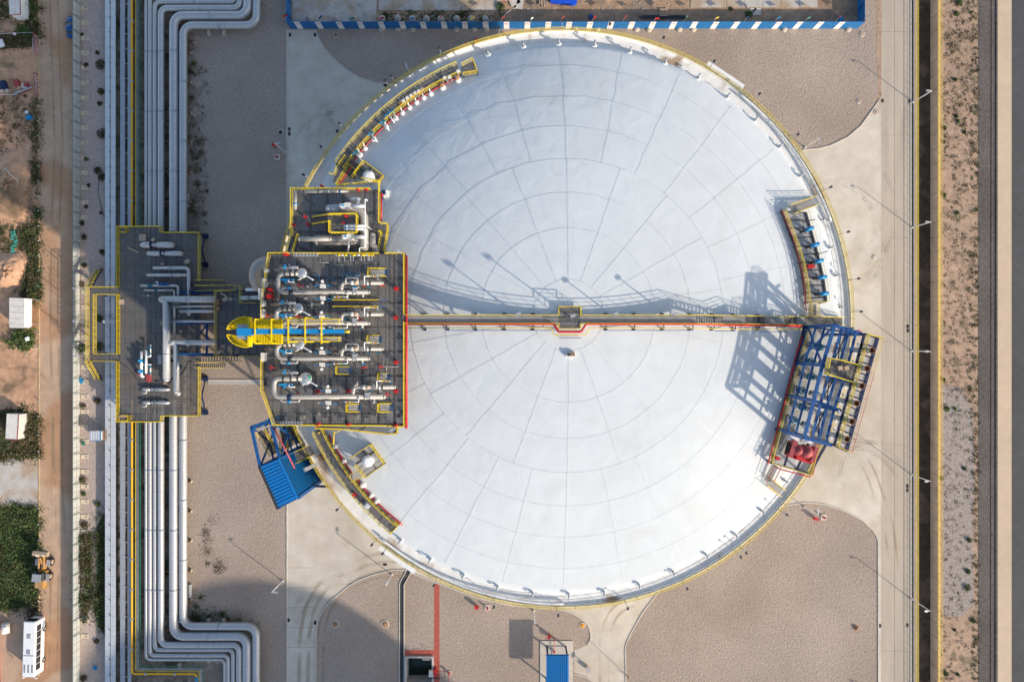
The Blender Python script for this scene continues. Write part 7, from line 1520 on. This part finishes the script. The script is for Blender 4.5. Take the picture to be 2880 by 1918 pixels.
DB = [('faded red box lying in the yard', 'bin', 'pinkred', 52,237,.9,1.3,.8,.2),('dark blue crate at the left edge of the yard','crate','navy',13,243,1.4,1.5,.9,.3),('small red machine by the red box','machine','pinkred',78,241,.8,.7,.6,.1),('pale stone block near the red box','block','wood',57,249,.8,.6,.4,.2),('grey block at the left edge','block','tankwall',6,255,.9,.7,.5,.6),('blue and white bin among weeds','bin','valve_blue',86,333,1.0,.7,.7,.5),('white sack on the weeds','sack','white',78,318,.6,.6,.4,.1),('white bundle left of the long weeds','bundle','white',5,125,1.2,1.4,.5,.3),('small pale grey block','block','tankwall',22,257,.7,.5,.4,1.1),('blue bag at the bottom of the panelled wall','bag','boom',230,1070,.6,1.2,.35,.3),('blue crate beside the lower trays','crate','boom',269,1876,.6,.6,.5,.1),('blue scrap at the foot of the weeds','bag','boom',238,1735,.5,.5,.3,.4),('white bag on the green bush','bag','white',89,953,.7,.7,.4,.4)]
for lab, cat, m, x, y, a, b, h, rz in DB: tag(MB().cbox(up(W(x,y,0),h/2+ (1.0 if 'bush' in lab else 0)),(a,b,h),rz).cbox(up(W(x,y,0),h+.03+(1.0 if 'bush' in lab else 0)),(a*.8,b*.8,.06),rz+.1).build(cat if cat not in ('machine',) else 'small_machine', M[m]), lab, cat)
tag(MB().lathe(W(70,243,0),[(.55,0),(.55,.35),(.3,.35),(.3,.1)],16).build('tyre', M['offwhite']), 'pale ring shaped tyre beside the small red machine', 'tyre')
tag(MB().bar(W(41,264,.3),W(90,246,.3),.3).build('steel_beam', M['steel']), 'pale steel beam lying below the red yard debris', 'beam'); tag(MB().bar(W(48,268,.15),W(88,252,.15),.12).build('steel_beam', M['pinkred']), 'thin red beam beside the pale steel beam', 'beam')
tag(MB().bar(W(0,266,.4),W(50,267,.4),.1).build('pipe_rail', M['offwhite']), 'thin pale rail along the lower side of the brown yard', 'rail')
tag(MB().tube([W(13,472,2.0),W(30,492,2.1),W(49,508,1.8),W(50,515,1.6)],.06,6).build('bent_pipe', M['white']), 'bent white pipe lying on the sunlit mound', 'pipe')
for i,(x,y) in enumerate(((530,565),(537,1660))): tag(MB().box(at(W(x-3,y+18,0),.1),at(W(x+3,y-18,0),.5)).build('cable_box', M['tray']), ('upper','lower')[i]+' long pale box beside the right silver pipe', 'box')
tag(MB().tube([W(290,480,.1),W(277,505,.1),W(276,545,.1),W(284,580,.1),W(292,610,.1)],.05,6).build('loose_cable', M['dark_steel']), 'dark loose cable curving on the pink gravel strip', 'cable')
gg = random.Random(11)
def litter(label, pts, n, m, s0, s1, seed):
    g_ = random.Random(seed); mb = MB()
    for _ in range(n):
        a, b = g_.choice(pts); p = W(g_.uniform(a[0],b[0]),g_.uniform(a[1],b[1]),0); s = g_.uniform(s0,s1); mb.lathe(p+Vector((0,0,-.02)),[(s*.5,0),(s*.45,s*.25),(s*.2,s*.4)],6)
    return tag(mb.build('rubble', M[m]), label, None, None, 'stuff')
litter('stones and scraps scattered over the left yard', [((0,0),(110,130)),((60,300),(112,620)),((0,420),(90,620)),((60,640),(112,830)),((70,930),(112,1000)),((0,1150),(112,1290))], 230, 'stone', .08,.38, 4)
litter('white scraps on the weeds', [((60,640),(112,830)),((0,1290),(112,1320)),((0,1430),(110,1480)),((222,1500),(258,1760))], 60, 'offwhite', .08,.32, 5)
litter('stones on the building site', [((830,2),(1050,60)),((1420,2),(1940,35)),((1060,36),(1420,60))], 160, 'stone', .1,.45, 6)
# ------------------------------------------------------------------ vegetation
def weeds(label, polyp, n, size, h, ms, seed, name='weeds', cs=1.0, under=None):
    q = [W(x,y,0) for x, y in polyp]; xs = [p.x for p in q]; ys = [p.y for p in q]; g_ = random.Random(seed); mb = MB()
    def ins(x,y):
        c = False
        for a, b in zip(q,q[1:]+q[:1]):
            if (a.y > y) != (b.y > y) and x < (b.x-a.x)*(y-a.y)/(b.y-a.y)+a.x: c = not c
        return c
    cl = []
    NB = 60 if cs == 1 else 16
    while len(cl) < max(6,n//NB):
        x, y = g_.uniform(min(xs),max(xs)), g_.uniform(min(ys),max(ys))
        if ins(x,y): cl.append((x,y,g_.uniform(.4,1.5)*cs,g_.uniform(.35,1.0)*h, g_.choice(range(len(ms)))))
    for cx,cy,r,hh_,mi in cl:
        for _ in range(NB): mb.leaves((cx+g_.gauss(0,r*.6),cy+g_.gauss(0,r*.6),0),(.25,.25,hh_),1,size,g_.random(),mi if g_.random()<.75 else g_.choice(range(len(ms))))
    if under: tag(MB().sheet(q, .03+.002*seed/10).build('ground_cover', M[under]), 'low ground cover under '+label, None, None, 'stuff')
    return tag(mb.build(name,[M[m] for m in ms]), label, None, None, 'stuff')
V = [('green weeds by the top left hut',[(58,52),(80,40),(82,-20),(112,-20),(110,110),(70,105),(30,90)],2600,.20,.7,['leaf','leaf','leaf_dark']),
 ('dark weeds along the road kerb',[(92,290),(111,290),(111,620),(86,620),(92,450)],2600,.18,.7,['leaf_dark','leaf','leaf_dry']),
 ('brown and green weeds left of the road',[(62,640),(111,630),(113,850),(85,855),(60,830),(80,740)],6500,.17,1.0,['leaf_dark','leaf','leaf_dry'],1,'cover_dry'),
 ('weeds round the pale hut',[(0,1152),(65,1150),(112,1170),(113,1285),(60,1292),(0,1290)],7000,.17,.8,['leaf_dry','leaf_dark','leaf_dry','leaf'],1,'cover_dry'),
 ('tall green weeds beside the loader',[(0,1426),(60,1420),(110,1432),(112,1600),(106,1690),(60,1708),(0,1715),(-60,1700),(-60,1430)],26000,.17,.9,['leaf','leaf_light','leaf_dark','leaf'],1,'cover'),
 ('dark weeds by the bus',[(72,1700),(108,1690),(108,1760),(78,1775)],900,.2,.5,['leaf_dark']),
 ('brown shrubs along the panelled wall',[(226,1505),(252,1500),(258,1600),(258,1690),(240,1745),(224,1700)],5200,.16,1.1,['leaf_dark','leaf_dry','leaf'],1,'cover_dry'),
 ('green creeper along the cable tray',[(272,1480),(294,1440),(296,1790),(262,1720),(275,1600)],5200,.16,.9,['leaf','leaf_light','leaf_dark'],1,'cover'),
 ('weeds beside the right silver pipe',[(528,100),(540,110),(566,250),(575,420),(585,560),(588,650),(535,650)],1500,.16,.35,['leaf_dark','leaf_dry']),
 ('weeds under the upper silver pipes',[(395,60),(480,80),(480,640),(395,640)],1500,.18,.4,['leaf_dark','leaf']),
 ('weeds under the lower silver pipes',[(395,1190),(485,1190),(485,1800),(395,1800)],1500,.18,.4,['leaf_dark','leaf']),
 ('weeds round the lower pipe loop',[(535,1640),(600,1720),(730,1745),(600,1752),(545,1752),(528,1700)],1000,.16,.4,['leaf_dark','leaf']),
 ('weeds between the trays',[(326,640),(337,640),(337,1900),(326,1900),(326,-50),(337,-50)],1600,.15,.35,['leaf_dark','leaf_dry']),
 ('dark grass edge of the bank',[(2722,-100),(2752,-100),(2752,2000),(2730,2000),(2738,1500),(2722,1000),(2732,500)],7000,.13,.35,['leaf_dark','leaf_dry','leaf','leaf_dry'],.35),
 ('dry tufts on the soil bank',[(2649,-100),(2725,-100),(2725,560),(2649,560)],5200,.11,.18,['leaf_dry','leaf_dark','leaf_dry'],.45),
 ('sparse tufts on the middle bank',[(2649,560),(2725,560),(2725,1100),(2649,1100)],4000,.10,.14,['leaf_dry','leaf_dry','leaf_dark'],.4),
 ('sparse tufts on the stony bank',[(2649,1100),(2725,1100),(2725,2000),(2649,2000)],4000,.10,.14,['leaf_dry','leaf_dark','leaf_dry'],.4),
 ('weeds along the building slabs',[(1060,34),(1420,34),(1420,58),(1060,58)],1900,.18,.4,['leaf_dark','leaf']),
 ('weed line on the left gravel',[(575,1462),(635,1462),(635,1470),(590,1475),(590,1590),(640,1585),(640,1597),(585,1600),(575,1540)],700,.12,.25,['leaf_dry','leaf_dark'])]
V += [('rubbish and dry weeds at the left edge of the yard',[(0,270),(90,270),(88,420),(0,430),(-30,350)],1500,.14,.4,['leaf_dark','leaf_dry'],.5),
 ('dark weeds below the pale pipe rail',[(0,98),(92,98),(90,132),(0,140)],1800,.14,.4,['leaf_dark','leaf_dry','leaf_dark'],.6,'cover_dry'),
 ('dry weeds between the mounds',[(0,630),(62,640),(80,705),(0,705)],1500,.14,.4,['leaf_dark','leaf_dry','leaf'],.5),
 ('green weeds left of the top hut',[(0,-20),(24,-20),(26,50),(0,60)],700,.15,.4,['leaf','leaf_dark'],.6),
 ('tufts on the soil verge beside the pipes',[(530,120),(585,200),(590,640),(535,690)],900,.12,.2,['leaf_dark','leaf_dry'],.3)]
for i, (lab, pp, n, s, h, ms, *ex) in enumerate(V): weeds(lab, pp, n, s, h, ms, 20+i, 'weeds', *ex)
SH = [(2698,10,.9),(2690,40,.7),(2686,225,.6),(2690,328,.5),(2694,341,.5),(2655,361,.6),(2712,372,.5),(2654,400,.5),(2654,550,.6),(2691,600,.6),(2652,1068,.6),(2662,1150,.8),(2686,1150,.5),(2712,1318,.5),(2648,1345,.6),(2725,1518,.7),(2722,1606,.7),(2720,1651,.9),(2684,1770,.4),(2660,1893,.7),(2692,1895,.5),(2735,1745,.6)]
for i, (x, y, r) in enumerate(SH):
    r *= .75
    mb = MB(); mb.bar(W(x,y,0),W(x,y,.3),.06); mb.leaves(W(x,y,.02),(r,r,r*.9),int(170*r),.16,i,1); tag(mb.build('shrub',[M['rust'],M['leaf']]), 'small round green shrub on the bank right of the canal, %s from the top' % nth(i), 'shrub', 'shrubs on the bank')
SL = [(231,99,.35,'leaf_dark'),(274,149,.4,'leaf_dark'),(284,183,1.1,'leaf_dark'),(243,184,.5,'leaf_dark'),(285,258,.7,'leaf_dark'),(281,292,.5,'leaf_dark'),(289,378,1.1,'leaf_dark'),(244,448,.5,'leaf'),(276,481,.8,'leaf_dark'),(288,500,.8,'leaf_dark'),(250,522,.4,'leaf_dark'),(243,582,.4,'leaf_dark'),(232,628,.5,'leaf_dark'),(284,600,.3,'leaf_dark'),(237,667,.6,'leaf_dark'),(288,710,.6,'leaf_dark'),(238,746,.6,'leaf_dry'),(231,800,.6,'leaf_dry'),(280,895,.8,'leaf'),(280,975,1.0,'leaf'),(232,980,.9,'leaf'),(275,1127,.7,'leaf_dark'),(234,1142,.6,'leaf_dry'),(235,1245,.5,'net'),(236,1350,.8,'leaf_dry'),(236,1388,.5,'leaf'),(275,1417,.6,'leaf'),(240,1475,.9,'leaf_dark'),(272,1802,.5,'leaf_dark'),(237,1905,.7,'leaf_dark'),(470,160,.6,'leaf'),(472,1580,.6,'leaf'),(470,1615,.5,'leaf'),(545,180,.4,'leaf'),(1406,20,.9,'leaf'),(2105,42,.8,'leaf'),(2056,27,.4,'leaf'),(542,1735,.5,'leaf')]
for i, (x, y, r, m) in enumerate(SL):
    mb = MB(); mb.bar(W(x,y,0),W(x,y,.3),.06); mb.leaves(W(x,y,.02),(r,r,r*.8),int(190*r)+20,.16,100+i,1); lab = 'clump of weeds left of the cable trays' if x < 300 else ('clump among the silver pipes' if x < 600 else 'clump behind the blue hoarding'); tag(mb.build('shrub',[M['rust'],M[m]]), 'low %s %s, %s counted from the top' % ({'leaf':'green','leaf_dark':'dark','leaf_dry':'dry','net':'bluish'}[m], lab, nth(i)), 'shrub', lab+'s')
def bush(label, c, rad, n, seed, ms=('leaf','leaf_light')):
    t = thing('bush', label, 'bush', c); mb = MB(); g_ = random.Random(seed)
    for _ in range(n//40): o = Vector((g_.gauss(0,rad[0]*.42),g_.gauss(0,rad[1]*.42),0)); mb.leaves(c+o,(rad[0]*.33,rad[1]*.3,rad[2]*g_.uniform(.5,1)),40,.22,g_.random(),g_.choice((0,0,1)))
    mb.build('foliage',[M[m] for m in ms],t); mb = MB()
    for k in range(5): mb.bar(c,c+Vector((g_.uniform(-.6,.6),g_.uniform(-.6,.6),rad[2]*.6)),.08)
    mb.build('stems',M['rust'],t)
bush('leafy green bush just below the hut with the lean-to', W(68,955,0), (2.6,2.3,1.6), 2400, 3)
bush('dark brown green bush above the hut with the lean-to', W(95,820,0), (1.7,2.2,1.6), 1700, 4, ('leaf_dark','leaf'))
bush('dry reddish bush beside the pale hut', W(82,1225,0), (1.6,1.8,1.2), 1300, 5, ('leaf_dry','leaf_dark'))
g_ = random.Random(9); mb = MB()
for k in range(26): p = W(38+g_.uniform(-5,9),650+k*2.4,.1+g_.uniform(0,.5)); mb.cbox(p,(g_.uniform(.3,.8),g_.uniform(.2,.6),.03),g_.uniform(0,3))
tag(mb.build('netting', M['net']), 'torn green netting trailing over the left yard', 'netting')
for i in range(22):
    y = 60+i*42.0
    if i*42+60 > 1900: break
mb0 = make = None
kb = [y for y in range(300,860,42)]+[1130,1172,1225,1270,1430,1475,1520,1690]
for i, y in enumerate(kb): tag(MB().bar(W(109,y,0),W(109,y,.9),.1).bar(W(109,y,.85),W(105,y-2,.75),.08).build('kerb_post', M['white']), 'short white kerb post left of the dirt road, %s from the top' % nth(i), 'post', 'white kerb posts')
